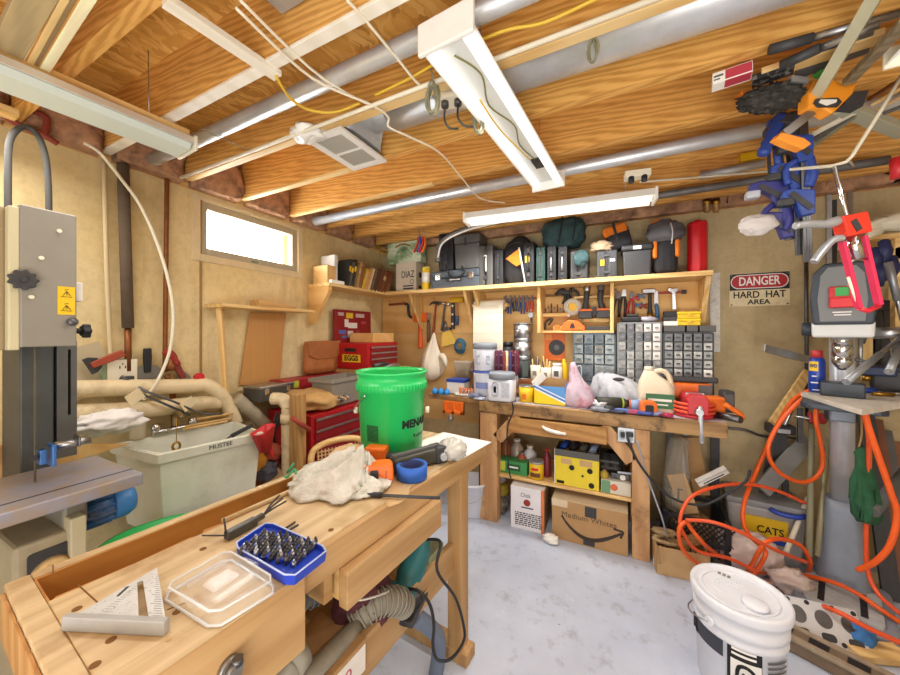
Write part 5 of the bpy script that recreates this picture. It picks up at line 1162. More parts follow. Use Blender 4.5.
t = thing('blade_package', 'orange package with a dark saw blade hanging over the white mugs', 'package', (x, 2.945, PY(554, 358, 2.93).z))
h = PY(554, 333, 2.93).z-PY(554, 358, 2.93).z; obj('card', MB().bb((-.08, -.008, -.02), (.085, .008, h)), M_ORG, t, bev=.002); obj('blade', MB().cyl((.02, -.011, h*.42), (.02, -.0085, h*.42), .065, n=28), M_CASE, t); obj('hub', MB().cyl((.02, -.012, h*.42), (.02, -.0105, h*.42), .022), M_DARKST, t); obj('corner_logo', MB().bb((-.07, -.0095, h*.72), (-.02, -.0082, h*.95)), plain('pale orange', 'f0a04b', .5), t)
# --- drawer organisers
def organiser(label, u0, v0, u1, y, rows, cols, frame, face, z0=None, big=None, dp=.15, odd=()):
    x0, x1 = on(u0, y), on(u1, y); zt = PY((u0+u1)/2, v0, y).z; z0 = z0 or ZB
    t = thing('drawer_organizer', label, 'drawer organizer', ((x0+x1)/2, y+dp/2, z0)); w, h = x1-x0, zt-z0
    obj('back', MB().bb((-w/2+.01, dp/2-.01, .004), (w/2-.01, dp/2, h-.004)), frame, t)
    for s in (-1, 1): obj('side', MB().bb((s*w/2-.006, -dp/2, 0), (s*w/2+.006, dp/2, h)), frame, t)
    for z in (0, h): obj('top' if z else 'bottom', MB().bb((-w/2, -dp/2, z-.006), (w/2, dp/2, z+.006)), frame, t)
    hs = [1.]*rows
    if big:
        for r in big: hs[r] = 1.75
    tot = sum(hs); zc = 0
    grid_ = MB()
    for r in range(rows):
        hh = hs[r]/tot*h; n = cols if not (big and r in big) else max(2, cols//2)
        for c in range(n):
            ww = w/n; cx_, cz_ = -w/2+ww*(c+.5), zc+hh/2
            d = obj('drawer', MB().bb((cx_-ww/2+.005, -dp/2-.006, zc+.005), (cx_+ww/2-.005, dp/2-.03, zc+hh-.006)), face[(r*7+c*3+(r*c) % 5) % len(face)] if (r, c) not in odd else M_PAPER, t)
            obj('pull', MB().bb((cx_-ww*.2, -dp/2-.016, cz_-hh*.1), (cx_+ww*.2, -dp/2-.006, cz_+hh*.06)), frame, d)
        zc += hh
        grid_.bb((-w/2, -dp/2-.002, zc-.004), (w/2, dp/2-.03, zc+.004))
    obj('divider', grid_, frame, t)
    return t, h
F1 = [plain('smoky drawer '+c, c, .3, 0, .3, 45, d, .8) for c, d in (('6f7a82', '33363a'), ('858d8c', '443f36'), ('626a70', '2b2c2e'), ('7c7a72', '453c2c'), ('98a09f', '55524a'))]
F2 = [plain('clear drawer '+c, c, .3, 0, .3, 45, d, .7) for c, d in (('7f8285', '454547'), ('979895', '524d46'), ('6e7174', '363638'), ('b5b4b0', '6e685d'))]
MT = plain('blue grey frame', '4f6270', .5); MG_ = plain('grey organiser frame', '8b8d90', .5); MK = plain('charcoal organiser frame', '3b3d40', .5)
organiser('blue grey framed drawer organizer with smoky clear drawers, leftmost of three', 574, 334, 615, 2.79, 5, 4, MT, F1, big=(0, 1))
organiser('light grey framed drawer organizer of many small drawers, tallest in the middle', 618, 323, 661, 2.78, 8, 5, MG_, F2, big=(0,), odd=((7, 3), (6, 4), (5, 3), (5, 4), (7, 4), (4, 4)))
organiser('charcoal framed drawer organizer beside the bare wall, rightmost of three', 664, 333, 713, 2.76, 7, 5, MK, F2, big=(1, 0), odd=((1, 0), (2, 4)))
zt3 = PY(688, 333, 2.76).z+.0075; zt2 = PY(640, 323, 2.78).z+.0075
for i, (u0, u1) in enumerate(((664, 686), (687, 699), (700, 717))):
    one('grey_bin', ('wide grey tray on the rightmost drawer organizer', 'short grey tray under the yellow boxes', 'grey tray overhanging the end of the rightmost organizer')[i], 'tray', MB().bb((on(u0, 2.78), 2.78, zt3), (on(u1, 2.78)-.004, 2.9, zt3+.042)), M_CASEG, 'grey trays', bev=.004)
for i in range(2):
    t = thing('yellow_box', ('lower of two stacked yellow plastic boxes', 'upper of two stacked yellow plastic boxes')[i], 'box', (on(689, 2.8), 2.84, zt3+.0435+.048*i), group='stacked yellow boxes')
    obj('base', MB().bb((-.065, -.045, 0), (.065, .045, .03)), M_YEL, t, bev=.005); obj('lid', MB().bb((-.068, -.048, .0305), (.068, .048, .047)), plain('deep yellow', 'f2cd1c', .4), t, bev=.004); obj('latch', MB().bb((-.012, -.052, .02), (.012, -.0485, .04)), M_YEL, t)
one('paper_box', 'low white box between the middle organizer and yellow boxes', 'box', MB().bb((on(664, 2.8), 2.80, zt3+.0435), (on(681, 2.8), 2.9, zt3+.075)), M_PAPER, bev=.002)
t = thing('charger', 'small black lidded box under the chrome adjustable wrench', 'box', (on(671, 2.8), 2.85, zt3+.0765)); obj('base', MB().bb((-.045, -.04, 0), (.045, .04, .03)), M_BLK2, t, bev=.003); obj('lid', MB().bb((-.04, -.036, .03), (.04, .036, .068)), M_BLK, t, bev=.005)
t = thing('battery_pack', 'black battery pack lying on top of the middle drawer organizer', 'battery', (on(631, 2.8), 2.84, zt2)); obj('base', MB().box((0, 0, .02), (.13, .09, .04)), M_BLK, t, bev=.012); obj('top', MB().box((.01, 0, .05), (.08, .07, .02)), M_BLK2, t, bev=.008)
one('tape_bits', 'crumpled grey plastic on top of the middle drawer organizer', 'scrap', MB().blob((on(648, 2.8), 2.83, zt2+.02), (.06, .04, .02), 44, .3, flatz=-.019), plain('lilac grey film', 'b3b0bd', .4))
# --- bench top clutter
t = thing('yellow_can', 'small yellow can behind the open blue and yellow carton', 'can', (on(526.5, 2.5), 2.5, ZB)); obj('body', MB().cyl((0, 0, 0), (0, 0, .11), .052, n=26), M_YEL, t); obj('rim', MB().cyl((0, 0, .11), (0, 0, .118), .054, n=26), M_STEEL, t); obj('label', MB().rings([[V((.0525*cos(a), .0525*sin(a), z)) for a in [radians(-110+8*k) for k in range(5)]] for z in (.02, .06)], cap=False, closed=False), M_ORG, t)
x0, x1 = on(534, 2.45), on(566, 2.45)
t = thing('open_carton', 'open blue and yellow carton standing at the bench front', 'box', ((x0+x1)/2, 2.50, ZB)); w = x1-x0
by = plain('carton yellow', 'f0d21e', .5)
def m_split():
    m, n, l, b = nt('blue yellow carton print'); s = n.new('ShaderNodeSeparateXYZ'); tc = n.new('ShaderNodeTexCoord'); l.new(tc.outputs['Object'], s.inputs[0])
    a = n.new('ShaderNodeMath'); a.operation = 'MULTIPLY_ADD'; l.new(s.outputs[0], a.inputs[0]); a.inputs[1].default_value = .42; l.new(s.outputs[2], a.inputs[2])
    r = n.new('ShaderNodeValToRGB'); r.color_ramp.interpolation = 'CONSTANT'; e = r.color_ramp.elements
    for p_, c_ in ((0, 'f2d41f'), (.055, 'f4f2ec'), (.068, '3f7fd0'), (.085, 'f2f4f8'), (.092, '5b9be0')):
        q = e[0] if p_ == 0 else (e[1] if p_ == .055 else e.new(p_)); q.position = p_; q.color = lin(c_)
    l.new(a.outputs[0], r.inputs[0]); l.new(r.outputs[0], b.inputs['Base Color']); b.inputs['Roughness'].default_value = .4; return m
ms = m_split()
obj('walls', MB().bb((-w/2, -.06, 0), (w/2, -.057, .13)).bb((-w/2, .057, 0), (w/2, .06, .15)).bb((-w/2, -.06, 0), (-w/2+.003, .06, .15)).bb((w/2-.003, -.06, 0), (w/2, .06, .15)), ms, t)
obj('base', MB().bb((-w/2, -.06, 0), (w/2, .06, .004)), M_CARD, t); obj('lining', MB().bb((-w/2+.004, .05, .005), (w/2-.004, .056, .175)), M_CARD, t); obj('flap', MB().bar((-w/2-.002, -.06, .13), (-w/2+.06, .02, .2), .004, .06), M_PAPER, t)
def bagmesh(rings, n=36, wr=.1, seed=1):
    R = []
    for k, (z, rx, ry, ox) in enumerate(rings):
        R.append([V((ox+rx*cos(a)*(1+wr*noise.noise(V((cos(a)*2.5, sin(a)*2.5, z*14+seed)))), ry*sin(a)*(1+wr*noise.noise(V((cos(a)*2.5+5, sin(a)*2.5, z*14+seed)))), z+.01*noise.noise(V((a*2, z*9, seed))))) for a in [2*pi*i/n for i in range(n)]])
    return MB().rings(R)
M_PINKB = plain('pinkish translucent bag', 'd8c3d2', .3, 0, .2, 14, 'c8485c', .9, alpha=.85, bmp=1)
M_FILM = plain('milky film bag', 'd6d9e0', .25, 0, .15, 20, alpha=.75, bmp=1)
t = thing('plastic_bag', 'pale pink translucent plastic bag of red things tied upright at the bench front', 'plastic bag', (on(578, 2.47), 2.49, ZB))
obj('bag', bagmesh(((0, .08, .06, 0), (.03, .1, .075, 0), (.08, .095, .075, 0), (.13, .075, .06, -.005), (.17, .05, .04, -.01), (.21, .035, .022, -.02), (.26, .025, .012, -.03), (.3, .012, .006, -.035)), wr=.5), M_PINKB, t)
obj('handle_loop', MB().tube([(-.03, 0, .25), (.015, 0, .28), (.02, 0, .2)], .008, 6, 4, flat=.5), M_FILM, t)
t = thing('plastic_bag', 'milky white plastic bag lying in front of the middle drawer organizer', 'plastic bag', (on(622, 2.6), 2.62, ZB))
obj('bag', bagmesh(((0, .12, .08, 0), (.05, .15, .09, 0), (.1, .15, .09, -.02), (.15, .12, .07, -.04), (.19, .09, .05, -.07), (.22, .04, .03, -.1)), wr=.75, seed=5), M_FILM, t)
obj('ink_print', MB().blob((-.02, -.05, .19), (.035, .006, .012), 3, .2), M_BLK2, t)
x = on(656, 2.55)
t = thing('jug', 'cream plastic jug with a green label and loop handle on the bench', 'jug', (x, 2.56, ZB))
obj('body', MB().rings([[V((px, py, z)) for px, py in rpoly(2*a, 2*b, min(a, b)*.6, 5, ox)] for z, a, b, ox in ((0, .095, .06, 0), (.006, .1, .065, 0), (.15, .1, .065, 0), (.19, .085, .055, -.01), (.23, .05, .04, -.03), (.26, .028, .028, -.04))]), plain('aged jug plastic', 'e2d3b8', .45, 0, .05, 8), t)
obj('loop_handle', MB().tube([(-.03, 0, .245), (.03, 0, .262), (.07, 0, .23), (.09, 0, .14)], .016, 10, 5), MATS['aged jug plastic'], t)
obj('cap', MB().cyl((-.04, 0, .26), (-.04, 0, .285), .026), M_CREAMP, t)
gl = obj('label', MB().bb((-.06, -.0675, .03), (.095, -.0655, .12)), plain('label green', '2f6b3c', .5), t)
obj('label_print', MB().bb((-.05, -.069, .075), (.08, -.0677, .09)).bb((-.03, -.069, .05), (.06, -.0677, .058)), M_PAPER, gl)
t = thing('tape_measure', 'orange tape measure with a black square face at the bench edge', 'tape measure', (on(648, 2.43), 2.43, ZB), 12)
obj('case', MB().prism(rpoly(.09, .085, .025, 4, 0, .043), -.03, .03, 'y'), M_ORG, t, bev=.006); obj('face', MB().prism(rpoly(.045, .045, .008, 3, 0, .04), -.034, -.0305, 'y'), M_BLK, t); obj('hook', MB().bb((-.06, -.01, .002), (-.045, .01, .014)), M_STEEL, t)
t = thing('flashlight', 'dark tool with lime rings lying before the milky bag', 'flashlight', (on(612, 2.52), 2.52, ZB), 20)
obj('body', MB().cyl((-.1, 0, .038), (.06, 0, .038), .036, n=18), plain('olive black', '3a3b2f', .5), t); obj('head', MB().cyl((.06, 0, .038), (.1, 0, .038), .037, .03, n=18), M_BLK2, t); obj('lime_ring', MB().cyl((.055, 0, .038), (.066, 0, .038), .0375, n=18), plain('lime', 'a9c23c', .4), t)
one('glue_bottle', 'small dark bottle lying at the bench edge under the flashlight', 'bottle', MB().tube([V((on(604, 2.42), 2.42, ZB+.018)), V((on(610, 2.42), 2.42, ZB+.018)), V((on(615, 2.42), 2.43, ZB+.012))], [.018, .018, .008], 12), M_BLK2)
t = thing('spool', 'orange and blue spool lying left of the cream jug', 'spool', (on(636, 2.5), 2.52, ZB+.036)); obj('spool', MB().cyl((-.03, 0, 0), (.03, 0, 0), .034, n=20), plain('pale blue roll', '8fa6cf', .5), t)
for s in (-1, 1): obj('flange', MB().cyl((s*.03, 0, 0), (s*.038, 0, 0), .036, n=20), M_ORG, t)
one('level_bar', 'slim grey bar lying slanted by the pink bag', 'bar', MB().bar((on(592, 2.44), 2.44, ZB+.012), (on(604, 2.6), 2.62, ZB+.05), .03, .02), M_CASEG, bev=.003)
for i, (u, y, c, sx, lab) in enumerate(((625, 2.42, '5b6fae', .12, 'blue paper packet lying flat at the bench edge'), (634, 2.41, 'a9486a', .07, 'rose coloured packet at the bench edge'), (645, 2.405, '3e4f96', .09, 'dark blue packet under the orange tape measure front'), (668, 2.405, 'b02a4f', .05, 'crimson packet beside the red vise'), (596, 2.56, '6c5b35', .1, 'olive rag heap behind the pink bag'), (655, 2.42, '8890b8', .08, 'grey blue paper scrap before the jug'))):
    one('packet', lab, 'packet', MB().blob((on(u, y), y, ZB+.012), (sx/2, .02, .012), 50+i, .2, flatz=-.011, pw=.6), plain('packet '+c, c, .6, 0, .15, 30))
RZ = random.Random(3)
for i in range(14):
    u = 468+RZ.random()*150; y = 2.42+RZ.random()*.1
    one('screw', 'loose steel screw scattered on the back bench top', 'screw', MB().cyl((on(u, y), y, ZB+.005), (on(u, y)+.03*(RZ.random()-.3), y+.02, ZB+.005), .004, n=6), M_DARKST, 'loose screws on the back bench')
# --- red vise
vx = on(694, 2.5)
t = thing('bench_vise', 'red bench vise with a long silver handle at the right end of the back bench', 'vise', (vx, 2.52, ZB), 4); t.scale = (.84, .84, .84)
M_VR = plain('vise red', 'c8323c', .4, 0, .1, 9)
obj('base', MB().lathe([(.12, 0), (.12, .02), (.085, .035), (.08, .05)], n=28), M_VR, t); obj('rear_body', MB().prism([(-.07, .05), (.07, .05), (.065, .14), (.05, .165), (-.05, .165), (-.065, .14)], -.02, .1, 'y'), M_VR, t, bev=.006)
obj('front_jaw', MB().prism([(-.06, .03), (.06, .03), (.062, .13), (.045, .165), (-.045, .165), (-.062, .13)], -.13, -.03, 'y'), M_VR, t, bev=.008)
for i in range(3): obj('cast_ring', MB().tube([(.122*cos(a), .122*sin(a), .04+.028*i) for a in [radians(150+8*k) for k in range(31)]], .011, 8), plain('vise orange red', 'e2512f', .4), t)
for yy in (-.035, -.025): obj('jaw_plate', MB().bb((-.055, yy-.004, .125), (.055, yy+.004, .17)), M_STEEL, t)
obj('screw_boss', MB().cyl((0, -.13, .055), (0, -.165, .055), .026, .022, n=18), M_STEEL, t)
obj('handle_bar', MB().cyl((.004, -.152, .08), (.012, -.152, -.14), .0135, n=12).sph((.012, -.152, -.145), .013).sph((.004, -.152, .085), .013), plain('pale steel bar', 'c3cad6', .35, .2), t)
# orange battery sander behind vise
t = thing('orange_tool', 'orange and black cordless tool resting behind the red vise', 'power tool', (on(690, 2.62), 2.66, ZB+.0))
obj('body', MB().box((-.02, 0, .13), (.28, .07, .11)), M_ORG, t, bev=.02); obj('grip', MB().box((-.0, -.005, .205), (.3, .05, .035)), M_BLK2, t, bev=.01); obj('nose', MB().box((-.16, 0, .05), (.05, .07, .1)), M_BLK, t, bev=.01)
obj('foot', MB().box((0, 0, .037), (.2, .09, .074)), M_BLK2, t, bev=.005); obj('panel', MB().box((.08, -.037, .14), (.07, .006, .07)), M_CASEG, t)
t = thing('tool_battery', 'orange framed grey battery tool sticking out at the bench end', 'battery', (on(714, 2.55), 2.56, ZB), 10)
obj('body', MB().box((0, 0, .06), (.1, .08, .12)), M_ORG, t, bev=.012); obj('pack', MB().box((.065, 0, .095), (.06, .075, .13)), M_BLK2, t, bev=.01); obj('plate', MB().box((.065, -.0385, .1), (.04, .004, .08)), M_CASEG, t)
one('pry_bar', 'long orange grip bar slanting right of the red vise', 'bar', MB().tube([V((vx+.13, 2.42, ZB+.1)), V((vx+.2, 2.43, ZB+.05)), V((vx+.215, 2.44, ZB+.024))], .014, 8, 3), M_ORG)
one('pipe_stub', 'dark pipe stub lying across the end of the back bench', 'pipe', MB().cyl((vx+.10, 2.52, ZB+.021), (vx+.2, 2.41, ZB+.021), .02), M_DARKST)
# --- lower shelf
SL = .3465
def bx(name, label, u0, u1, y, h, dp, m, z=SL, cat='box'):
    x0, x1 = on(u0, y), on(u1, y); t = thing(name, label, cat, ((x0+x1)/2, y+dp/2, z)); obj('body', MB().box((0, 0, h/2), (x1-x0, dp, h)), m, t, bev=.003); t['w'] = x1-x0; return t, x1-x0
t, w = bx('green_box', 'green product box with a yellow stripe on the bench lower shelf', 498, 527, 2.48, .095, .1, plain('box green', '3e8f4f', .5))
obj('label', MB().box((.01, -.051, .05), (w*.45, .002, .045)), plain('label dark green', '1f4f2c', .5), t); obj('print', MB().box((.01, -.0525, .052), (w*.32, .002, .012)), M_PAPER, t); obj('stripe', MB().box((-w*.33, -.051, .05), (w*.18, .002, .07)), plain('label yellow green', 'c9d04b', .5), t)
t = thing('yellow_tin', 'yellow tin with a brown band on the bench lower shelf', 'can', (on(535.5, 2.47), 2.50, SL)); obj('body', MB().cyl((0, 0, 0), (0, 0, .112), .052, n=28), M_YEL, t); obj('lid', MB().cyl((0, 0, .112), (0, 0, .125), .053, n=28), M_GALVD, t)
obj('band', MB().rings([[V((.0525*cos(a), .0525*sin(a), z)) for a in [radians(-130+8*k) for k in range(11)]] for z in (.02, .05)], cap=False, closed=False), plain('tin brown', '6b3a1e', .5), t); obj('letter_band', MB().rings([[V((.0525*cos(a), .0525*sin(a), z)) for a in [radians(-120+8*k) for k in range(8)]] for z in (.065, .085)], cap=False, closed=False), M_RED, t)
def bottle(label, u, y, r, h, m, cap, z=SL, name='bottle'):
    t = thing(name, label, 'bottle', (on(u, y), y, z)); obj('body', MB().lathe([(r*.95, 0), (r, .005), (r, h*.7), (r*.45, h*.85), (r*.4, h*.93)], n=18), m, t); obj('cap', MB().cyl((0, 0, h*.93), (0, 0, h), r*.48), cap, t); return t
bottle('dark red bottle standing beside the yellow tin', 547, 2.56, .028, .2, plain('wine red', '7c2331', .4), M_RED)
bottle('copper brown can standing behind the green product box', 506, 2.62, .04, .22, plain('copper brown', '9a5a33', .5, .2), M_BLK2)
bottle('white capped jar behind the yellow tin', 530, 2.64, .05, .18, M_TUBW, M_WHT, name='jar')
bottle('grey paint tin behind the green product box', 517, 2.66, .055, .21, plain('tin grey', 'b9aea4', .4, .3, .1), M_PAPER, name='jar')
bottle('small orange labelled jar between green box and yellow tin', 522, 2.58, .035, .14, plain('rust label', 'b05a35', .5), M_STEEL, name='jar')
bottle('dark bottle in the shade at the left of the lower shelf', 499, 2.7, .04, .2, M_BLK2, M_BLK)
t, w = bx('yellow_carton', 'yellow carton with grey top band and black dots on the lower shelf', 555, 599, 2.46, .2, .2, plain('carton bright yellow', 'e6cf2f', .5, 0, .04, 9))
obj('top_band', MB().bb((-w/2-.001, -.102, .2), (w/2+.001, -.097, .245)).bb((-w/2-.001, -.1, .2), (-w/2+.003, .1, .245)).bb((w/2-.003, -.1, .2), (w/2+.001, .1, .245)).bb((-w/2, .097, .2), (w/2, .1, .245)), M_CASEG, t)
for x, z in ((-.03, .13), (.085, .125), (.095, .03), (.04, .085)): obj('dot', MB().cyl((x, -.1005, z), (x, -.1025, z), .018 if z != .085 else .008, n=18), M_INK, t)
obj('tan_patch', MB().bb((.02, -.1015, .15), (.1, -.1003, .19)).bb((-.1, -.1015, .15), (-.03, -.1003, .185)), M_CARDL, t)
obj('corner_print', MB().bb((-.13, -.1015, .01), (-.08, -.1003, .03)), M_INK, t); obj('side_strip', MB().bb((-w/2-.004, -.101, 0), (-w/2, -.06, .245)), M_PAPER, t)
for i in range(4): one('spray_can', ('blue capped spray can lying at the left in the yellow carton', 'dark spray can second from left in the yellow carton', 'grey spray can second from the right in the yellow carton', 'pale blue can at the right in the yellow carton')[i], 'spray can', MB().cyl((on(559+i*10, 2.47)+.01, 2.53, SL+.225), (on(565+i*10, 2.47), 2.62, SL+.26), .022, n=14), (M_BLUE, M_CASE2, M_CASEG, plain('pale blue can', '9fb3dd', .4))[i], 'cans in the yellow carton')
for i, u in enumerate((606, 615)):
    t = thing('dark_can', ('black labelled paint can beside the yellow carton', 'black labelled paint can nearest the bench leg')[i], 'can', (on(u, 2.62), 2.62, SL), group='black paint cans'); obj('body', MB().cyl((0, 0, 0), (0, 0, .23), .052, n=24), M_CASE2, t); obj('print', MB().bb((-.03, -.0535, .12), (.03, -.05, .14)).bb((-.025, -.0535, .08), (.03, -.05, .092)).bb((-.03, -.0535, .165), (.025, -.05, .18)), M_CASEG, t)
t, w = bx('seed_box', 'pale green and white box with a red flower print on the lower shelf', 601, 631, 2.465, .085, .09, plain('pale box', 'd8d3c2', .6))
obj('green_end', MB().box((-w*.33, -.046, .043), (w*.3, .002, .08)), plain('soft green', '6e9a74', .6), t); obj('flower', MB().sph((-w*.06, -.046, .045), (.022, .003, .022)), plain('salmon', 'd9683f', .6), t)
t = thing('tape_dispenser', 'silver hand tool with a white knob on the pale green box', 'tool', (on(621, 2.49), 2.52, SL+.0865)); obj('body', MB().bar((-.06, 0, .02), (.05, 0, .02), .03, .035), M_DARKST, t, bev=.004); obj('knob', MB().cyl((.01, -.016, .02), (.01, -.03, .02), .017), M_WHT, t); obj('arm', MB().bar((-.02, 0, .045), (.08, 0, .05), .02, .014), M_STEEL, t)
bottle('mustard capped jar beside the yellow carton', 604.5, 2.5, .025, .05, plain('mustard', 'b79b35', .5), M_CARDL, z=SL+.0865, name='jar')
# --- floor boxes below
x0, x1 = PZ(508, 530, 0).x, PZ(543, 535, 0).x
t = thing('white_carton', 'white printed carton with an orange edge under the back bench', 'box', ((x0+x1)/2, 2.53, 0), 2); w = x1-x0; h = .30
obj('body', MB().box((0, 0, h/2), (w, .26, h)), plain('carton white', 'e9e6ea', .6, 0, .03, 9), t, bev=.003)
obj('orange_edge', MB().bb((w/2-.02, -.132, 0), (w/2+.001, -.1295, h)), plain('carton orange', 'dd7a45', .6), t)
obj('brown_side', MB().bb((w/2, -.128, .002), (w/2+.002, .128, h-.002)), M_CARD, t)
text('Chick', .04, M_CASEG, t, (-.01, -.1315, .245), w=.07); obj('round_logo', MB().cyl((0, -.1305, .195), (0, -.132, .195), .024, n=22), plain('brick red print', '9c3424', .6), t); obj('caption', MB().bb((-.04, -.132, .155), (.045, -.1302, .163)), M_CASE, t)
pr_ = MB()
for r in range(7):
    xx = -.085
    while xx < .085:
        ww = .008+RZ.random()*.02; pr_.bb((xx, -.132, .03+.014*r), (xx+ww, -.1302, .037+.014*r)); xx += ww+.006
obj('fine_print', pr_, M_CASE, t)
x0, x1 = PZ(551, 540, 0).x, PZ(628, 557, 0).x
t = thing('shipping_carton', 'brown shipping carton with a curved black arrow print under the back bench', 'box', ((x0+x1)/2, 2.53, 0), 0); w = x1-x0; h = .27
obj('body', MB().box((0, 0, h/2), (w, .27, h)), M_CARD, t, bev=.003)
sm = [V((-w*.36+w*.78*i/14, -.1365, h*.62-.105*sin(pi*(i/14)**.85)*1.0-.03*(i/14))) for i in range(15)]
q = MB()
for i in range(14): q.bar(sm[i], sm[i+1], .003, .012+.012*sin(pi*i/14), (0, 0, 1))
q.bar(sm[-1]+V((.012, 0, .012)), sm[-1]+V((-.045, 0, .02)), .003, .012, (0, 0, 1)).bar(sm[-1]+V((.012, 0, .012)), sm[-1]+V((-.005, 0, -.03)), .003, .012, (0, 0, 1))
obj('smile_arrow', q, plain('carton print brown', '3a2f28', .7), t)
obj('black_tab', MB().bb((-.02, -.1375, h*.72), (.05, -.1352, h*.97)), M_BLK2, t); obj('black_tab', MB().bb((-.03, -.1375, .01), (.04, -.1352, .045)), M_BLK2, t)
text('Medium Whites', .05, plain('pencil script', '6b5138', .8), t, (-.0, -.1365, h*.66), w=w*.72); obj('tape', MB().bb((-w*.5-.001, -.137, h-.045), (-w*.28, -.1352, h+.001)).bb((-w*.5, -.135, h), (w*.5, .135, h+.002)), plain('paper tape', 'd9c6a6', .5), t)
one('crumpled_paper', 'crumpled white paper lying on the floor before the shipping carton', 'paper', MB().blob((PZ(553, 536, 0).x, 2.33, .026), (.05, .035, .03), 61, .3, 2.5, flatz=-.025), M_PAPER)
t = thing('white_pail', 'white plastic pail on the floor behind the long workbench end', 'bucket', (-1.03, 2.46, 0)); obj('pail', MB().lathe([(.1, 0), (.105, .01), (.13, .24), (.138, .245), (.138, .26), (.126, .26), (.1, .01)], n=28), M_TUBW, t); obj('bail', MB().tube([(-.138, 0, .24), (-.1, -.13, .17), (0, -.16, .14), (.1, -.13, .17), (.138, 0, .24)], .003, 6, 5), M_STEEL, t)
for i, (u, y, z, r, c) in enumerate(((500, 2.56, .06, .07, '7b7468'), (503, 2.58, .17, .05, 'b59c2e'), (498, 2.62, .22, .05, '8d8f94'), (502, 2.55, .28, .04, 'a3a7b2'))):
    one('scrap', ('grey cloth wad on the floor beside the bench leg', 'yellow tool end in the heap beside the white carton', 'grey metal scrap in the heap beside the bench leg', 'pale metal scrap on top of the heap beside the bench leg')[i], 'scrap', MB().blob((on(u, y), y, z), (r*.8, r, r), 70+i, .35, 2.2), plain('scrap '+c, c, .6, 0, .3, 20))
# cords at the bench
M_CORDB = plain('black cord', '232326', .6); M_CORDS = plain('silver grey cord', '9aa0ad', .5)
one('power_cord', 'black and silver cord sagging from the bench outlet across to the drill press hose', 'cord', MB().tube([PY(627, 437, 2.34), PY(636, 458, 2.32), PY(650, 478, 2.31), PY(672, 498, 2.32), PY(702, 505, 2.32), PY(725, 495, 2.33), PY(745, 482, 2.34), PY(750, 470, 2.36)], .007, 8, 6), M_CORDB)
one('power_cord', 'thin grey cord hanging straight down beside the bench leg to the floor', 'cord', MB().tube([PY(637, 440, 2.345), PY(645, 470, 2.34), PY(652, 490, 2.34), PY(664, 525, 2.33), PZ(668, 553, .01)], .005, 7, 5), M_CORDS)
one('power_cord', 'black cord hanging down in front of the bench drawer corner', 'cord', MB().tube([PY(512, 402, 2.365), PY(513, 412, 2.36), PY(508, 425, 2.355), PY(507, 445, 2.355), PY(509, 470, 2.4), PY(511, 478, 2.42)], .005, 7, 5), M_CORDB)

CL = [(598, 2.5, 'e6e8f2', .10, .05, 'white blue paper scrap standing between the pink bag and lime ringed flashlight'), (607, 2.72, '3d3a33', .12, .09, 'dark tool heap behind the pink bag before the leftmost organizer'), (588, 2.72, '5b6b3d', .09, .06, 'olive green packet behind the pink bag'),
      (632, 2.66, '2b2a2a', .09, .08, 'black tool body between milky bag and cream jug'), (475, 2.46, '77809a', .10, .03, 'blue grey screw heap at the left end of the bench top'), (480, 2.42, 'c5cbe0', .08, .012, 'pale paper scrap at the left front corner of the bench top'),
      (513, 2.64, '5a3b2a', .07, .07, 'dark brown jar lump behind the square white jug'), (520, 2.66, '8f5a35', .07, .06, 'rusty tin lump behind the yellow can'), (600, 2.42, '8d8f99', .11, .02, 'grey chisel lump lying at the front edge by the pink bag'), (662, 2.42, '7a1f33', .05, .02, 'dark red packet right before the red vise'),
      (664, 2.7, 'b9632c', .06, .1, 'rust orange tool grip behind the cream jug'), (618, 2.41, '3c3f52', .09, .014, 'slate packet lying before the dark flashlight')]
for i, (u, y, c, w_, h_, lab) in enumerate(CL):
    q = MB().blob((on(u, y), y, ZB+h_*.5), (w_/2, min(.05, w_/2), h_*.55), 130+i, .38, 3.2, 26, 18, flatz=-h_*.49, pw=.7)
    one('clutter_item', lab, 'clutter', q, plain('clutter '+c, c, .6, 0, .4, 40))
# ================= RIGHT SIDE: DRILL PRESS, HOSES, CLAMPS =================
M_DPG = plain('drill press slate', '3b424b', .42, .2, .08, 9); M_DPL = plain('drill press pale grey', 'd3d5d3', .4); M_DPC = plain('drill press casting', '8e98a6', .5, .25, .1, 8)
M_HOSE = plain('orange hose', 'ea5f1c', .4, 0, .05, 20); M_HOSER = plain('red orange hose', 'e0562a', .4, 0, .06, 20)
C0 = PD(842, 480, 1.86); C0.z = 0
az = math.degrees(atan2(-C0.y, -C0.x))+90
DP = thing('drill_press', 'grey floor standing drill press with a red and green switch', 'drill press', C0, az)
Rm = Matrix.Translation(C0) @ Matrix.Rotation(radians(az), 4, 'Z'); Ri = Rm.inverted()
def DL(u, v, D): return Ri @ PD(u, v, D)
obj('column', MB().cyl((0, 0, .45), (0, 0, 1.62), .047, n=32), plain('worn column steel', 'ccd2db', .35, .35, .12, 7), DP)
obj('pedestal', MB().rings([[V((x, y, z)) for x, y in rpoly(a, a, a*.28, 4)] for z, a in ((.0, .215), (.05, .20), (.44, .135), (.49, .13), (.495, .11))]), M_DPC, DP)
obj('base_plate', MB().prism(rpoly(.34, .46, .06, 5, 0, -.16), 0, .05), M_DPC, DP, bev=.012)
obj('base_pad', MB().prism(rpoly(.26, .30, .03, 4, 0, -.2), .05, .062), plain('chalky casting', 'b3b5b6', .7, 0, .12, 20), DP)
for s in (-.07, .07): obj('slot', MB().bb((s-.012, -.32, .0622), (s+.012, -.1, .0632)), M_BLK, DP)
HZ0, HZ1 = 1.42, 1.74
obj('head_casting', MB().bb((-.085, -.33, HZ0), (.085, .06, 1.62)), M_DPG, DP, bev=.02, seg=3)
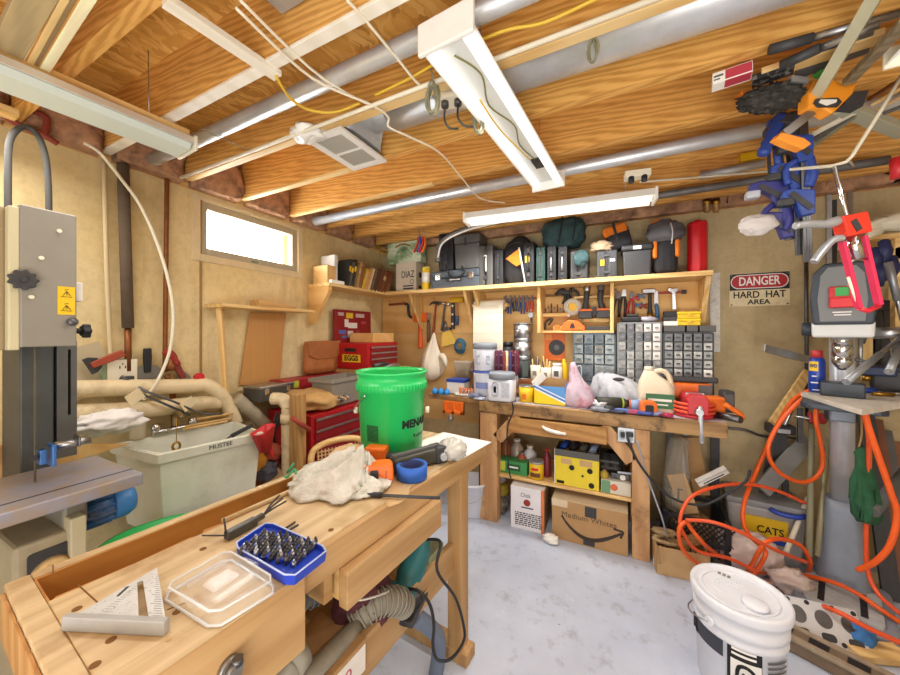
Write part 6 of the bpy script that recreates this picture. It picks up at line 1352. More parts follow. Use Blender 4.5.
obj('belt_cover', MB().prism([(-.098, 1.44), (.098, 1.44), (.108, 1.56), (.098, 1.69), (.06, 1.74), (-.06, 1.74), (-.098, 1.69), (-.108, 1.56)], -.36, -.24, 'y'), M_DPG, DP, bev=.012, seg=3)
obj('face_panel', MB().prism([(-.072, 1.455), (.072, 1.455), (.08, 1.56), (.07, 1.68), (.045, 1.72), (-.045, 1.72), (-.07, 1.68), (-.08, 1.56)], -.367, -.358, 'y'), plain('grey face panel', '77797a', .45), DP, bev=.003)
obj('lower_band', MB().prism([(-.1, 1.378), (.1, 1.378), (.102, 1.46), (-.102, 1.46)], -.345, -.02, 'y'), M_DPL, DP, bev=.012)
sw = obj('switch', MB().bb((-.042, -.385, 1.52), (.042, -.367, 1.622)), M_RED, DP, bev=.005)
obj('start_button', MB().bb((-.022, -.39, 1.575), (.022, -.384, 1.618)), plain('green button', '3ba34f', .4), sw, bev=.003)
obj('stop_flap', MB().bb((-.038, -.396, 1.522), (.038, -.386, 1.566)), plain('red flap', 'd93038', .4), sw, bev=.004)
obj('depth_print', MB().bb((-.03, -.3685, 1.497), (.03, -.367, 1.502)).bb((-.025, -.3685, 1.484), (.028, -.367, 1.489)), M_PAPER, DP)
obj('depth_knob', MB().cyl((-.1, -.24, 1.42), (-.14, -.24, 1.42), .036, n=24), M_DPG, DP, bev=.006)
qx = -.24
obj('quill', MB().cyl((0, qx, 1.39), (0, qx, 1.335), .035, n=26), M_CHROME, DP)
ch = obj('chuck', MB().lathe([(.036, 1.335), (.038, 1.33), (.038, 1.285), (.035, 1.283), (.035, 1.278), (.038, 1.276), (.036, 1.25), (.02, 1.225), (.012, 1.215)], (0, qx, 0), 26), M_CHROME, DP)
obj('chuck_key_hole', MB().cyl((-.012, qx-.034, 1.268), (-.012, qx-.0395, 1.268), .006), M_BLK, ch)
obj('depth_rod', MB().cyl((.06, qx+.03, 1.39), (.06, qx+.03, 1.20), .008), M_STEEL, DP); obj('lock_lever', MB().cyl((.04, qx-.02, 1.27), (.09, qx-.03, 1.262), .006), M_DARKST, DP)
hub = V((.15, -.19, 1.40))
obj('feed_hub', MB().cyl((.1, -.19, 1.40), (.19, -.19, 1.40), .028, n=20).cyl((.19, -.19, 1.40), (.215, -.19, 1.4), .035, n=20), M_STEEL, DP)
for a, r in ((205, .19), (325, .17), (85, .2)):
    e = {205: DL(846, 382, 1.46), 325: DL(889, 372, 1.46), 85: DL(888, 262, 1.6)}[a]
    sp = obj('feed_spoke', MB().cyl(hub+V((.045, 0, 0)), e, .009), M_STEEL, DP); obj('spoke_grip', MB().cyl(hub.lerp(e, .45)+V((.025, 0, 0)), e, .013, .015), plain('worn grip steel', '9b9fa3', .4, .6), sp)
TBZ = 1.055
obj('table_arm', MB().bb((-.045, -.2, TBZ-.11), (.045, .06, TBZ-.03)), M_DPC, DP, bev=.01); obj('table_collar', MB().cyl((0, 0, TBZ-.13), (0, 0, TBZ+.02), .068, n=26), M_DPG, DP, bev=.004)
obj('table', MB().prism(rpoly(.28, .30, .04, 4, 0, -.24), TBZ-.03, TBZ), M_DPG, DP, bev=.005)
# board on the table, runs out of frame
B4 = [PZ(801, 392, 1.08), PZ(862, 410, 1.08), PZ(935, 398, 1.08), PZ(860, 384, 1.08)]
cx_, cy_ = sum(p.x for p in B4)/4, sum(p.y for p in B4)/4
bd = MB().prism([(p.x, p.y) for p in B4], TBZ+.0015, 1.08)
one('table_board', 'pale board with a bare wood edge clamped on the drill press table', 'board', bd, plain('dusty pale board', 'cfc8bb', .6, 0, .12, 14, '8b7a5f', .4), bev=.002)
bz = 1.0815
# block under chuck
p = DL(838, 385, 1.55)
one('vise_block', 'dark grey steel block lying under the drill chuck', 'block', MB().box((0, 0, .035), (.15, .1, .07)).xf(Matrix.Translation((PZ(842, 396, 1.0815).x, PZ(842, 396, 1.0815).y, bz)) @ Matrix.Rotation(radians(az), 4, 'Z')), M_DPG, bev=.006)
wp = PZ(817, 392, 1.0815)
t = thing('spray_can', 'blue and yellow lubricant spray can with a red cap on the drill press board', 'spray can', wp, az)
obj('can', MB().lathe([(.031, 0), (.033, .004), (.033, .165), (.026, .185), (.02, .187)], n=28), plain('can blue', '1c3f9f', .3), t)
obj('cap', MB().lathe([(.024, .186), (.024, .222), (.018, .226)], n=22), plain('can cap red', 'c33b3b', .4), t)
obj('yellow_shield', MB().rings([[V((.0336*cos(a), .0336*sin(a), z)) for a in [radians(-150+7*k) for k in range(11)]] for z in (.115, .165)], cap=False, closed=False), M_YEL, t)
text('WD', .026, plain('logo navy', '15246b', .5), t, (-.012, -.0335, .142), (90, 0, -20), w=.03, bold=.0006)
obj('white_lettering', MB().bb((-.018, -.0345, .085), (.0, -.032, .09)).bb((-.022, -.0338, .05), (.006, -.032, .056)).bb((-.016, -.0345, .012), (.01, -.032, .017)), M_WINK, t)
# small stuff on board right
for i, (u, v, lab, r, m) in enumerate(((868, 393, 'small blue capped bit on the drill press board', .014, M_BLUE), (878, 396, 'brassy bolt lying on the drill press board', .01, M_BRASS), (890, 395, 'steel rod lying on the drill press board', .008, M_STEEL))):
    p = PZ(u, v, 1.0815); one('bit', lab, 'bit', MB().cyl(p+V((-.02, 0, r)), p+V((.03+.03*i, .01, r)), r, n=10), m)
# clamps at the right above the board
t = thing('bench_grinder', 'dark grey machine with blue and yellow clamps at the frame edge behind the board', 'machine', PZ(892, 392, 1.0815)+V((.04, .03, 0)), az)
obj('body', MB().box((0, 0, .07), (.2, .12, .14)), M_CASE, t, bev=.015); obj('jaw', MB().box((-.08, -.07, .11), (.14, .05, .05)), plain('navy enamel', '27355e', .5), t, bev=.008); obj('bar', MB().cyl((-.2, -.05, .1), (.1, -.05, .12), .012), M_BLK, t); obj('brass_nut', MB().cyl((-.13, -.08, .07), (-.10, -.08, .07), .022, n=6), M_BRASS, t); obj('column', MB().bb((-.02, .02, .14), (.02, .06, .32)), M_BLK2, t)
# green bag hanging beside the column
gp = PD(864, 447, 1.62)
t = thing('green_pouch', 'dark green cloth pouch hanging on tan strings beside the drill press column', 'bag', gp)
obj('cloth', bagmesh(((.0, .02, .015, 0), (-.03, .028, .02, 0), (-.08, .024, .018, 0), (-.16, .034, .026, .002), (-.26, .038, .03, .004), (-.33, .037, .028, .004), (-.36, .026, .016, .004)), wr=.9, seed=3), plain('bottle green cloth', '27593a', .9, 0, .25, 20), t)
obj('string', MB().tube([(-.02, 0, -.02), (-.008, 0, .06), (-.01, 0, .19)], .004, 6, 3).tube([(.02, 0, -.02), (.008, 0, .06), (.012, 0, .19)], .004, 6, 3), plain('tan string', 'b08f5d', .8), t)
# white pail in front
wb = V((.425, 1.735, 0))
t = thing('lidded_bucket', 'white lidded five gallon bucket with a black printed band in the foreground', 'bucket', wb, -22)
M_BKW = plain('bucket white', 'e2e5ec', .4, 0, .03, 7, 'bcb7a8', .35)
R_ = .150
obj('pail', MB().lathe([(R_*.86, 0), (R_*.88, .006), (R_*.945, .235), (R_*.975, .238), (R_*.975, .25), (R_*.955, .253), (R_*.962, .272), (R_*.995, .275), (R_*.995, .298), (R_*.965, .302), (R_*.975, .325), (R_, .327), (R_, .345), (R_*.97, .346)], n=48), M_BKW, t)
ld = obj('lid', MB().lathe([(R_*1.05, .336), (R_*1.065, .345), (R_*1.065, .366), (R_*1.04, .374), (R_*.96, .374), (R_*.92, .366), (R_*.84, .363), (R_*.5, .363), (.005, .363)], n=48), M_BKW, t)
obj('ridge', MB().tube([(R_*.8*cos(a), R_*.8*sin(a), .364) for a in [2*pi*i/40 for i in range(40)]], .004, 6, closed=True), M_BKW, ld)
for r in (.2, .3, .4): obj('embossed_ring', MB().tube([(-.02+R_*r*cos(a), .0+R_*r*sin(a), .3635) for a in [radians(20+9*i) for i in range(26)]], .0016, 5), M_BKW, ld)
obj('spout_cap', MB().lathe([(.04, .363), (.04, .376), (.034, .38), (.005, .38)], (.055, -.045, 0), 24), M_BKW, ld)
for k in range(3): obj('embossed_mark', MB().box((-.075+.016*k, .075, .3645), (.01, .016, .002)), M_GREYP, ld)
bd_ = MB().rings([[V((R_*.958*cos(a)*1.004, R_*.958*sin(a)*1.004, z)) for a in [radians(-190+6*i) for i in range(16)]] for z in (.175, .245)], cap=False, closed=False)
obj('dark_band', bd_, plain('bucket print slate', '3a3d46', .5), t)
lb = obj('warning_label', MB().rings([[V((R_*.965*cos(a), R_*.965*sin(a), z)) for a in [radians(-95+5*i) for i in range(9)]] for z in (.085, .245)], cap=False, closed=False), M_INK, t)
obj('label_paper', MB().rings([[V((R_*.972*cos(a), R_*.972*sin(a), z)) for a in [radians(-91+5*i) for i in range(8)]] for z in (.09, .195)], cap=False, closed=False), M_WHT, lb)
obj('pictogram', MB().tube([(R_*.98*cos(radians(-74+a_)), R_*.98*sin(radians(-74+a_)), .15+zz) for a_, zz in ((-8, .02), (0, .03), (9, .015), (11, -.02), (0, -.035), (-9, -.02))], .006, 6, 4, closed=True).tube([(R_*.98*cos(radians(-74+a_)), R_*.98*sin(radians(-74+a_)), .15+zz) for a_, zz in ((-4, .0), (4, -.01), (0, -.025))], .007, 6, 3), M_INK, lb)
for zz in (.228, .21): obj('warning_text', MB().rings([[V((R_*.973*cos(a), R_*.973*sin(a), z)) for a in [radians(-90+4*i) for i in range(8)]] for z in (zz, zz+.009)], cap=False, closed=False), M_WHT, lb)
fp = MB()
for k in range(7): fp.rings([[V((R_*.966*cos(a), R_*.966*sin(a), z)) for a in [radians(-48+4*i) for i in range(9)]] for z in (.10+.018*k, .108+.018*k)], cap=False, closed=False)
obj('fine_print', fp, M_CASEG, t)
text('R', .07, M_INK, t, (R_*.975*cos(radians(-152)), R_*.975*sin(radians(-152)), .2), (90, 0, -62), bold=.003)
for a in (-115, 65): obj('bail_boss', MB().cyl((R_*.98*cos(radians(a)), R_*.98*sin(radians(a)), .285), (R_*1.09*cos(radians(a)), R_*1.09*sin(radians(a)), .285), .016, n=14), M_BKW, t)
ar = [radians(-115-180*i/12) for i in range(13)]
obj('bail_handle', MB().tube([(R_*1.11*cos(a), R_*1.11*sin(a), .285-.07*sin(pi*i/12)) for i, a in enumerate(ar)], .0028, 6), M_STEEL, t)
# ---- engine parts beside bucket
M_ALU = plain('machined aluminium', 'cfd2d6', .4, .45, .08, 10); M_RUST = plain('rusty casting', '7d6a55', .8, .1, .2, 12, '5a4028', .6)
hp = PZ(818, 640, .0)
t = thing('cylinder_head', 'machined aluminium cylinder head leaning against the drill press base', 'engine part', hp+V((.03, -.035, .005)), rot=(-38, 0, 5))
pl = MB().bb((-.13, -.01, 0), (.13, .05, .165))
obj('block', pl, M_ALU, t, bev=.004)
for i in range(3):
    x = -.09+.09*i; obj('chamber', MB().prism([(x+.03*cos(a), .10+.034*sin(a)) for a in [2*pi*k/22 for k in range(22)]], -.0115, -.0095, 'y'), M_DARKST, t); obj('port', MB().prism(rpoly(.05, .03, .012, 4, x, .035), -.0115, -.0095, 'y'), M_BLK2, t)
for x, z in ((-.115, .15), (-.045, .152), (.045, .152), (.115, .148), (-.045, .02), (.045, .02), (.125, .02)): obj('bolt_hole', MB().cyl((x, -.0095, z), (x, -.012, z), .009), M_BLK, t)
hp = PZ(830, 668, .0)
t = thing('exhaust_manifold', 'rusty brown cast manifold lying in front at the lower right edge', 'engine part', hp+V((.06, -.03, 0)), -28)
obj('casting', MB().bb((-.3, -.04, 0), (.32, .05, .065)), M_RUST, t, bev=.008)
for i in range(5): obj('port', MB().bb((-.24+.11*i, -.015, .0655), (-.18+.11*i, .03, .067)), M_BLK, t)
obj('flange', MB().bb((-.31, -.05, .058), (.33, -.02, .073)).bb((-.31, .035, .058), (.33, .06, .073)), plain('scraped casting', 'a2917a', .7, .2, .2, 20), t, bev=.003)
one('blue_rag', 'small blue rag stuffed beside the rusty manifold', 'rag', MB().blob(PZ(858, 640, .05)+V((.02, .03, 0)), (.05, .04, .05), 81, .3), plain('rag blue', '3f78b5', .8))
one('wood_scrap', 'tan wood scraps on the floor at the lower right edge', 'wood block', MB().bar(PZ(850, 650, .02), PZ(905, 655, .02), .09, .03), M_PINE, bev=.003)
one('paper_scrap', 'pale paper sheet on the floor right of the drill press base', 'paper', MB().box(PZ(890, 585, .004), (.3, .2, .006), (0, 0, 20)), M_CREAMP)
one('floor_sheet', 'brown plywood sheet on the floor under the hoses by the right wall', 'board', MB().box((1.62, 2.35, .0015), (.6, .9, .003)), M_CARD)
# ---- floor clutter by the bench
def milk_crate():
    t = thing('milk_crate', 'black plastic milk crate under the right end of the back bench', 'crate', (.42, 2.68, 0), -3)
    a, h = .17, .29
    fr = MB()
    for z in (0, .12, .25): fr.bb((-a, -a, z), (a, -a+.012, z+.03)).bb((-a, a-.012, z), (a, a, z+.03)).bb((-a, -a, z), (-a+.012, a, z+.03)).bb((a-.012, -a, z), (a, a, z+.03))
    for x in (-1, 1):
        for y in (-1, 1): fr.box((x*(a-.015), y*(a-.015), h/2), (.03, .03, h))
    obj('frame', fr, M_BLK, t, bev=.003)
    g = MB()
    for i in range(-5, 6):
        x = i*.028; g.bar((x-.05, -a+.006, .13), (x+.05, -a+.006, .25), .006, .008, (0, 1, 0)).bar((x+.05, -a+.006, .13), (x-.05, -a+.006, .25), .006, .008, (0, 1, 0))
        g.bar((x, -a+.006, .02), (x, -a+.006, .13), .006, .008, (0, 1, 0))
    for s in (-1, 1):
        for i in range(-4, 5): g.bb((s*(a-.006)-.004, i*.035-.004, .02), (s*(a-.006)+.004, i*.035+.004, .26))
    obj('lattice', g, M_BLK, t); obj('floor', MB().bb((-a, -a, 0), (a, a, .012)), M_BLK, t)
    return t
milk_crate()
one('crate_filling', 'tan scrap inside the black milk crate', 'scrap', MB().blob((.42, 2.68, .13), (.13, .13, .11), 85, .15), plain('tan scrap', '9c7d50', .8, 0, .3, 20))
t = thing('plastic_roll', 'clear plastic bag holding a pale roll, standing in the milk crate', 'bag', (.33, 2.66, .25))
obj('film', bagmesh(((0, .06, .06, 0), (.1, .075, .06, -.005), (.22, .07, .055, 0), (.34, .06, .05, .01), (.46, .05, .03, .02)), wr=.35, seed=8), plain('clear film', 'cfc8b6', .2, alpha=.3), t)
obj('roll', MB().cyl((.02, .0, .02), (.02, 0, .2), .045), plain('roll cream', 'e6dcc4', .8), t); obj('print', MB().bb((.0, -.0465, .08), (.012, -.044, .15)).bb((.0, -.0465, .14), (.03, -.044, .15)), M_CASEG, t)
for i, (u, y, z0, z1, w_, m, lab, an_) in enumerate(((668, 2.83, .3, .78, .05, M_CASEG, 'grey metal strip standing behind the milk crate', 2), (684, 2.84, .3, .8, .03, M_STEEL, 'thin bright rod standing behind the milk crate', 1), (702, 2.78, .32, .70, .09, M_CARD, 'tall cardboard strip standing in the milk crate', -10), (690, 2.62, .25, .50, .1, M_CARDL, 'short cardboard flap leaning out of the milk crate', -18), (715, 2.9, .02, .85, .05, M_BLK2, 'dark upright bar by the end of the back bench', 0))):
    x = on(u, y); one('strip', lab, 'strip', MB().box((0, 0, (z1-z0)/2), (w_, .012, z1-z0)).xf(Matrix.Translation((x, y, z0)) @ Matrix.Rotation(radians(an_), 4, 'Y')), m, bev=.002)
t = thing('white_bracket', 'white metal bracket sticking out of the milk crate', 'bracket', PY(712, 478, 2.66), rot=(0, -38, 0)); obj('channel', MB().bb((-.09, -.015, -.012), (.1, .015, .006)).bb((-.09, .013, -.012), (.1, .016, .03)), M_WHT, t); obj('slot', MB().bb((-.06, -.0165, -.006), (.07, -.0152, .0)), M_BLK, t)
x0, x1 = PZ(655, 562, 0).x, PZ(712, 572, 0).x
t = thing('open_box', 'open cardboard box of rope and wood on the floor by the bench leg', 'box', (.31, 2.42, 0), 6)
w, h = .26, .16
obj('walls', MB().bb((-w/2, -.1, 0), (w/2, -.096, h)).bb((-w/2, .096, 0), (w/2, .1, h)).bb((-w/2, -.1, 0), (-w/2+.004, .1, h)).bb((w/2-.004, -.1, 0), (w/2, .1, h)).bb((-w/2, -.1, 0), (w/2, .1, .004)), M_CARDL, t)
obj('flap', MB().bar((-.12, -.1, h), (-.12, -.15, h-.07), .1, .004, (1, 0, 0)), M_CARD, t)
one('rope_bundle', 'bundle of twisted rope in the open cardboard box', 'rope', MB().tube([V((.24+.06*cos(a*1.7), 2.42+.05*sin(a), .12+.008*a)) for a in [i*.45 for i in range(24)]], .013, 7), plain('hemp rope', 'b39a72', .9, 0, .2, 60))
one('wood_offcut', 'brown wood offcut in the open cardboard box', 'wood block', MB().bar((.30, 2.38, .15), (.42, 2.44, .2), .06, .03), wood('dark offcut', '8d6a3f', 'a9824f', 'x'), bev=.003)
one('mask', 'white dust mask dropped on the floor by the bench leg', 'mask', MB().blob(PZ(659, 560, .03), (.03, .045, .06), 90, .2, flatz=-.03), M_CREAMP)
one('wooden_puck', 'tan puck lying on the floor under the orange hose', 'puck', MB().cyl(PZ(692, 570, .0), PZ(692, 570, .0)+V((0, 0, .04)), .05, n=24), M_CARDL)
one('grey_block', 'grey block beside the pinkish wrapped bundle', 'block', MB().bb((.49, 2.46, 0), (.55, 2.54, .06)), M_CASEG, bev=.004)
t = thing('litter_tub', 'grey translucent tub with a yellow label and blue handle behind the hoses', 'tub', (.80, 2.82, 0), -6); w = .36
obj('body', MB().box((0, 0, .17), (w, .25, .34), taper=.9), plain('grey translucent tub', 'a4a3a3', .4, 0, .05, 8), t, bev=.02)
obj('lid', MB().box((0, 0, .355), (w*1.03, .27, .04)), plain('tub lid grey', '8e8f93', .4), t, bev=.012)
obj('blue_grip', MB().tube([(.02, -.137, .345), (.06, -.155, .335), (.13, -.155, .335), (.17, -.137, .345)], .014, 8, 4), plain('grip cobalt', '2c49b0', .4), t)
lb = obj('label', MB().bb((-.11, -.133, .13), (.10, -.121, .28)), M_YEL, t)
text('CATS', .06, M_INK, lb, (.02, -.1345, .21), w=.12, bold=.001); obj('blue_stripe', MB().bb((-.06, -.134, .135), (.10, -.1332, .165)), M_BLUE, lb)
M_WRAP = plain('pinkish cloudy wrap', 'dccbc3', .3, 0, .12, 18, 'b59c94', .5, bmp=1)
one('wrapped_bundle', 'pinkish plastic wrapped bundle lying on the floor before the grey tub', 'bundle', MB().blob((.665, 2.56, .12), (.16, .07, .12), 91, .16, 2.4, 44, 28, flatz=-.118), M_WRAP)
one('plastic_scrap', 'torn end of clear plastic trailing right from the pinkish bundle', 'scrap', MB().blob((.82, 2.46, .06), (.09, .06, .06), 92, .4, 2.2, flatz=-.058), M_WRAP)
# ---- things leaning against wall right of the bench
def lean(label, a, b, w_, h_, m, name='bar', cat=None, up=(0, -1, 0)): return one(name, label, cat or name, MB().bar(a, b, w_, h_, up), m, bev=.002)
lean('flat grey steel bar jutting left behind the spray can', PY(764, 348, 2.62), PY(810, 360, 2.75), .045, .012, M_STEEL, 'steel_bar', 'bar', up=(0, -1, .2))
lean('pine board slanting behind the spray can', PY(773, 424, 2.72), PY(808, 372, 2.92), .05, .02, M_PINEZ, 'board')
lean('grey plank slanting down behind the hanging hose loop', PY(762, 490, 2.70), PY(808, 440, 2.9), .09, .02, plain('weathered grey plank', '8f8f8d', .7, 0, .12, 6), 'board')
t = thing('floor_stand', 'black folding tripod stand against the wall behind the hose', 'stand', V((on(776, 2.9), 2.86, 0)))
tx = on(776, 2.9); top = PY(778, 428, 2.86); lx = PY(752, 500, 2.86); 
obj('head', MB().bb((-.06, -.04, top.z-.03), (.07, .04, top.z+.025)), M_BLK, t, bev=.006); obj('clamp_plate', MB().bb((-.02, -.05, top.z-.02), (.04, -.042, top.z+.005)), M_STEEL, t)
for s in (-1, 0, 1): obj('leg', MB().bar((s*.02, 0, top.z-.03), (s*.09-.05, -.02*abs(s), 0), .03, .02, (0, -1, 0)), M_BLK2, t)
obj('post', MB().tube([(.02, 0, top.z), (.06, 0, top.z+.12), (.09, 0, top.z+.22)], .012, 8, 3), M_STEEL, t)
for i, (u0, v0, u1, v1, y0, y1, r, m, lab) in enumerate(((809, 556, 812, 405, 2.5, 2.88, .014, M_GCORD, 'olive grey pole standing nearest the hose loop'), (786, 552, 808, 498, 2.55, 2.75, .012, M_CREAMP, 'short pale pole slanting left of the olive pole'), (817, 556, 828, 440, 2.52, 2.8, .012, plain('dull pole', 'a39a78', .5, .3), 'brassy pole leaning beside the drill press pedestal'), (806, 228, 807, 420, 2.94, 2.94, .01, M_DARKST, 'thin dark conduit running down the wall left of the drill press'))):
    one('pole', lab, 'pole', MB().cyl(PY(u0, v0, y0), PY(u1, v1, y1), r), m)
t = thing('c_clamp', 'red screw clamp on a dark bar hung behind the hanging hose loop', 'clamp', PY(816, 418, 2.8)); obj('jaw', MB().bb((-.035, -.02, -.03), (.04, .02, .03)), plain('clamp deep red', 'a12a30', .4), t, bev=.006); obj('bar', MB().bb((-.08, .0, -.16), (-.055, .015, .05)), M_DARKST, t); obj('screw', MB().cyl((-.1, -.01, 0), (.06, -.01, -.01), .008), M_STEEL, t)
one('wall_crack', 'dark horizontal cable run along the wall behind the tripod stand', 'cable', MB().tube([PY(727, 428, 2.955), PY(745, 430, 2.952), PY(762, 436, 2.955), PY(785, 437, 2.955), PY(806, 440, 2.955)], .008, 7, 4), M_DARKST)
for i in range(5):
    u = 868+i*9; one('lumber_board', ('darkest', 'first reddish', 'middle grey', 'second reddish', 'outermost pale')[i]+' board in the row standing against the wall right of the column', 'board', MB().bar((on(u, 2.9)-.04, 2.62, .003), (on(u, 2.9), 2.93, .95-.06*i), .07, .02, (0, -1, .3)), (M_BLK2, plain('reddish board', '7c4c33', .7), M_CASEG, plain('red brown board', '8a5a3c', .7), M_CARDL)[i], 'boards standing at the right wall', bev=.002)
one('grey_tube', 'pale grey tube slanting behind the green pouch', 'pipe', MB().cyl(PY(872, 512, 2.3), PY(908, 470, 2.6), .025), M_CASEG)
# ---- hoses
def hose(label, pts, m=M_HOSE, r=.0108): return one('air_hose', label, 'hose', MB().tube(pts, r, 10, 7), m)
hose('orange hose draped from the drill press table down to the floor coil', [PD(822, 389, 1.85), PD(806, 392, 1.86), PD(790, 404, 1.92), PD(772, 436, 2.0), PD(756, 472, 1.98), PD(745, 500, 1.9), PD(743, 520, 1.87), PD(750, 536, 1.85), PD(764, 549, 1.85), PD(765, 556, 1.84), PZ(757, 570, .1), PZ(750, 578, .05)])
hose('orange hose hanging in a deep loop left of the drill press column', [PD(826, 396, 1.84), PD(805, 398, 1.85), PD(785, 416, 1.88), PD(772, 436, 1.9), PD(768, 452, 1.9), PD(775, 468, 1.9), PD(790, 479, 1.9), PD(806, 482, 1.9), PD(818, 475, 1.9), PD(823, 462, 1.9), PD(820, 440, 1.9), PD(816, 420, 1.9), PD(817, 400, 1.9)])
hose('orange hose arching over the milk crate and grey tub', [PZ(757, 572, .12), PD(728, 558, 1.84), PD(700, 552, 1.86), PD(686, 538, 1.86), PD(680, 520, 1.88), PD(690, 498, 1.9), PD(715, 487, 1.92), PD(745, 484, 1.92), PD(775, 490, 1.92), PD(805, 503, 1.92)], M_HOSER, .0095)
hose('orange hose loop lying over the open cardboard box', [PZ(749, 571, .03), PZ(726, 560, .05), PD(706, 546, 1.84), PD(692, 530, 1.86), PD(686, 522, 1.87), PD(679, 530, 1.86), PD(682, 548, 1.86), PD(695, 562, 1.87), PZ(712, 571, .02), PZ(730, 577, .02), PZ(760, 582, .02), PZ(790, 583, .02), PZ(806, 576, .02), PD(810, 562, 1.85), PD(803, 548, 1.82), PD(788, 540, 1.8), PD(770, 540, 1.76), PD(760, 550, 1.76), PD(752, 565, 1.82), PZ(746, 574, .04)])
hose('orange hose crossing the pinkish bundle from the open box', [PD(686, 520, 1.86), PD(712, 522, 1.78), PD(740, 532, 1.74), PD(765, 545, 1.72), PD(790, 556, 1.74), PD(806, 562, 1.8)], M_HOSER, .0095)
hose('orange hose running across the drill press base to the frame edge', [PZ(755, 572, .04), PZ(790, 573, .05), PZ(812, 577, .08), PZ(835, 583, .11), PZ(858, 594, .11), PZ(880, 609, .09), PZ(912, 630, .04)])
hose('dull orange hose passing in front of the drill press base', [PZ(791, 601, .06), PZ(815, 604, .11), PZ(840, 613, .15), PZ(868, 628, .13), PZ(905, 645, .1)], M_HOSER)
hose('orange hose falling from the table right of the green pouch', [PD(864, 408, 1.5), PD(868, 425, 1.5), PD(878, 455, 1.5), PD(890, 490, 1.5), PD(897, 515, 1.5), PD(890, 545, 1.52), PD(875, 562, 1.56), PD(858, 570, 1.62)], M_HOSE, .0115)
hose('second orange hose falling straight beside the green pouch', [PD(862, 410, 1.53), PD(868, 430, 1.56), PD(869, 460, 1.6), PD(867, 500, 1.62), PD(866, 540, 1.64), PD(868, 572, 1.64), PD(880, 596, 1.6), PD(906, 618, 1.55)], M_HOSER, .0095)
# ---- hanging caulking gun
g0 = PD(846, 224, 1.12)
t = thing('caulking_gun', 'red and pink framed caulking gun hanging by its rod before the drill press', 'caulking gun', g0, rz=26)
M_PINK = plain('faded red frame', 'd9345a', .4)
Gi = (Matrix.Translation(g0) @ Matrix.Rotation(radians(26), 4, 'Z')).inverted()
def GL(u, v, D=1.12): return Gi @ PD(u, v, D)
obj('collar', MB().prism([(p.x, p.z) for p in (GL(836, 218), GL(861, 213), GL(866, 233), GL(842, 238))], -.02, .02, 'y'), plain('collar orange red', 'de3a26', .4), t, bev=.004)
obj('rod', MB().tube([GL(850, 228), GL(846, 212), GL(834, 167), GL(848, 160), GL(853, 167)], .006, 8, 0), M_CHROME, t)
obj('plunger_rod', MB().cyl(GL(852, 235), GL(857, 259), .018, n=16), M_CHROME, t); obj('plunger_disc', MB().tube([GL(849, 263), GL(857, 257), GL(868, 259)], .005, 8), M_CHROME, t)
obj('frame_rail', MB().bar(GL(842, 242), GL(859, 308), .012, .018, (0, 1, 0)), M_PINK, t, bev=.002); obj('frame_rail', MB().bar(GL(863, 236), GL(879, 305), .012, .02, (0, 1, 0)), M_PINK, t, bev=.002)
obj('end_hook', MB().tube([GL(859, 308), GL(867, 311), GL(879, 306)], .008, 8), plain('frame red', 'd42c3c', .4), t)
obj('wire_edge', MB().cyl(GL(848, 277), GL(859, 308), .004), M_CREAMP, t)
M_GH = plain('cast grey handle', 'b9bec2', .35, .6)
obj('handle', MB().tube([GL(838, 221), GL(825, 224), GL(808, 224), GL(795, 226)], [.016, .013, .013, .011], 10, 4), M_GH, t); obj('trigger', MB().tube([GL(842, 238), GL(833, 240), GL(822, 251), GL(814, 262)], [.012, .011, .012, .011], 10, 4), M_GH, t)
obj('catch', MB().bar(GL(846, 222), GL(852, 232), .02, .045, (0, 1, 0)), M_BLK2, t)
# ---- clothesline cord and hook
one('cord_line', 'long pale cord stretched from the strip outlet past the blue clamps to the frame edge', 'cord', MB().tube([PZ(640, 182, 2.2), PD(690, 178, 1.9), PD(760, 172, 1.5), PD(832, 166, 1.12), PD(846, 162, 1.11), PD(852, 156, 1.1), PD(880, 112, 1.06), PD(905, 70, 1.04)], .0055, 8), plain('pale cord', 'cfc7b0', .5))
# ---- blue quick clamps
M_QB = plain('clamp blue', '2a479c', .45); M_QD = plain('clamp navy', '31337d', .45)
def qclamp(label, top, bot, col, jaw_at, jl=.09, grip_col=None, side=-1):
    a, b = V(top), V(bot); t = thing('bar_clamp', label, 'clamp', b); d = (a-b)
    obj('bar', MB().bar((0, 0, 0), d, .026, .012, (0, 1, 0)).bar(V((0, -.0065, 0)), d+V((0, -.0065, 0)), .008, .003, (0, 1, 0)), M_DARKST, t, bev=.002)
    for k, f in enumerate(jaw_at):
        c = d*f; x = c.x
        j = obj('jaw', MB().prism([(x-side*.022, c.z-.05), (x-side*.022, c.z+.04), (x+side*.02, c.z+.05), (x+side*jl*.6, c.z+.058), (x+side*jl, c.z+.05), (x+side*jl, c.z+.022), (x+side*jl*.55, c.z+.012), (x+side*.03, c.z-.01), (x+side*.018, c.z-.055)], c.y-.018, c.y+.018, 'y'), col, t, bev=.005)
        obj('pad', MB().box((x+side*(jl-.012), c.y, c.z+.008), (.045, .04, .03)), grip_col or M_BLK2, j, bev=.006)
        obj('rib', MB().bar((x-side*.01, c.y-.02, c.z-.03), (x+side*jl*.7, c.y-.02, c.z+.038), .004, .02, (0, 0, 1)), M_BLK2, j)
        if k == 0:
            obj('trigger', MB().tube([(x+side*.02, c.y, c.z-.04), (x+side*.05, c.y, c.z-.07), (x+side*.045, c.y, c.z-.13)], .012, 8, 3), col, j)
            obj('grip', MB().tube([(x-side*.012, c.y, c.z-.04), (x-side*.02, c.y, c.z-.10), (x-side*.012, c.y, c.z-.15)], [.018, .021, .017], 10, 3), col, j)
    return t
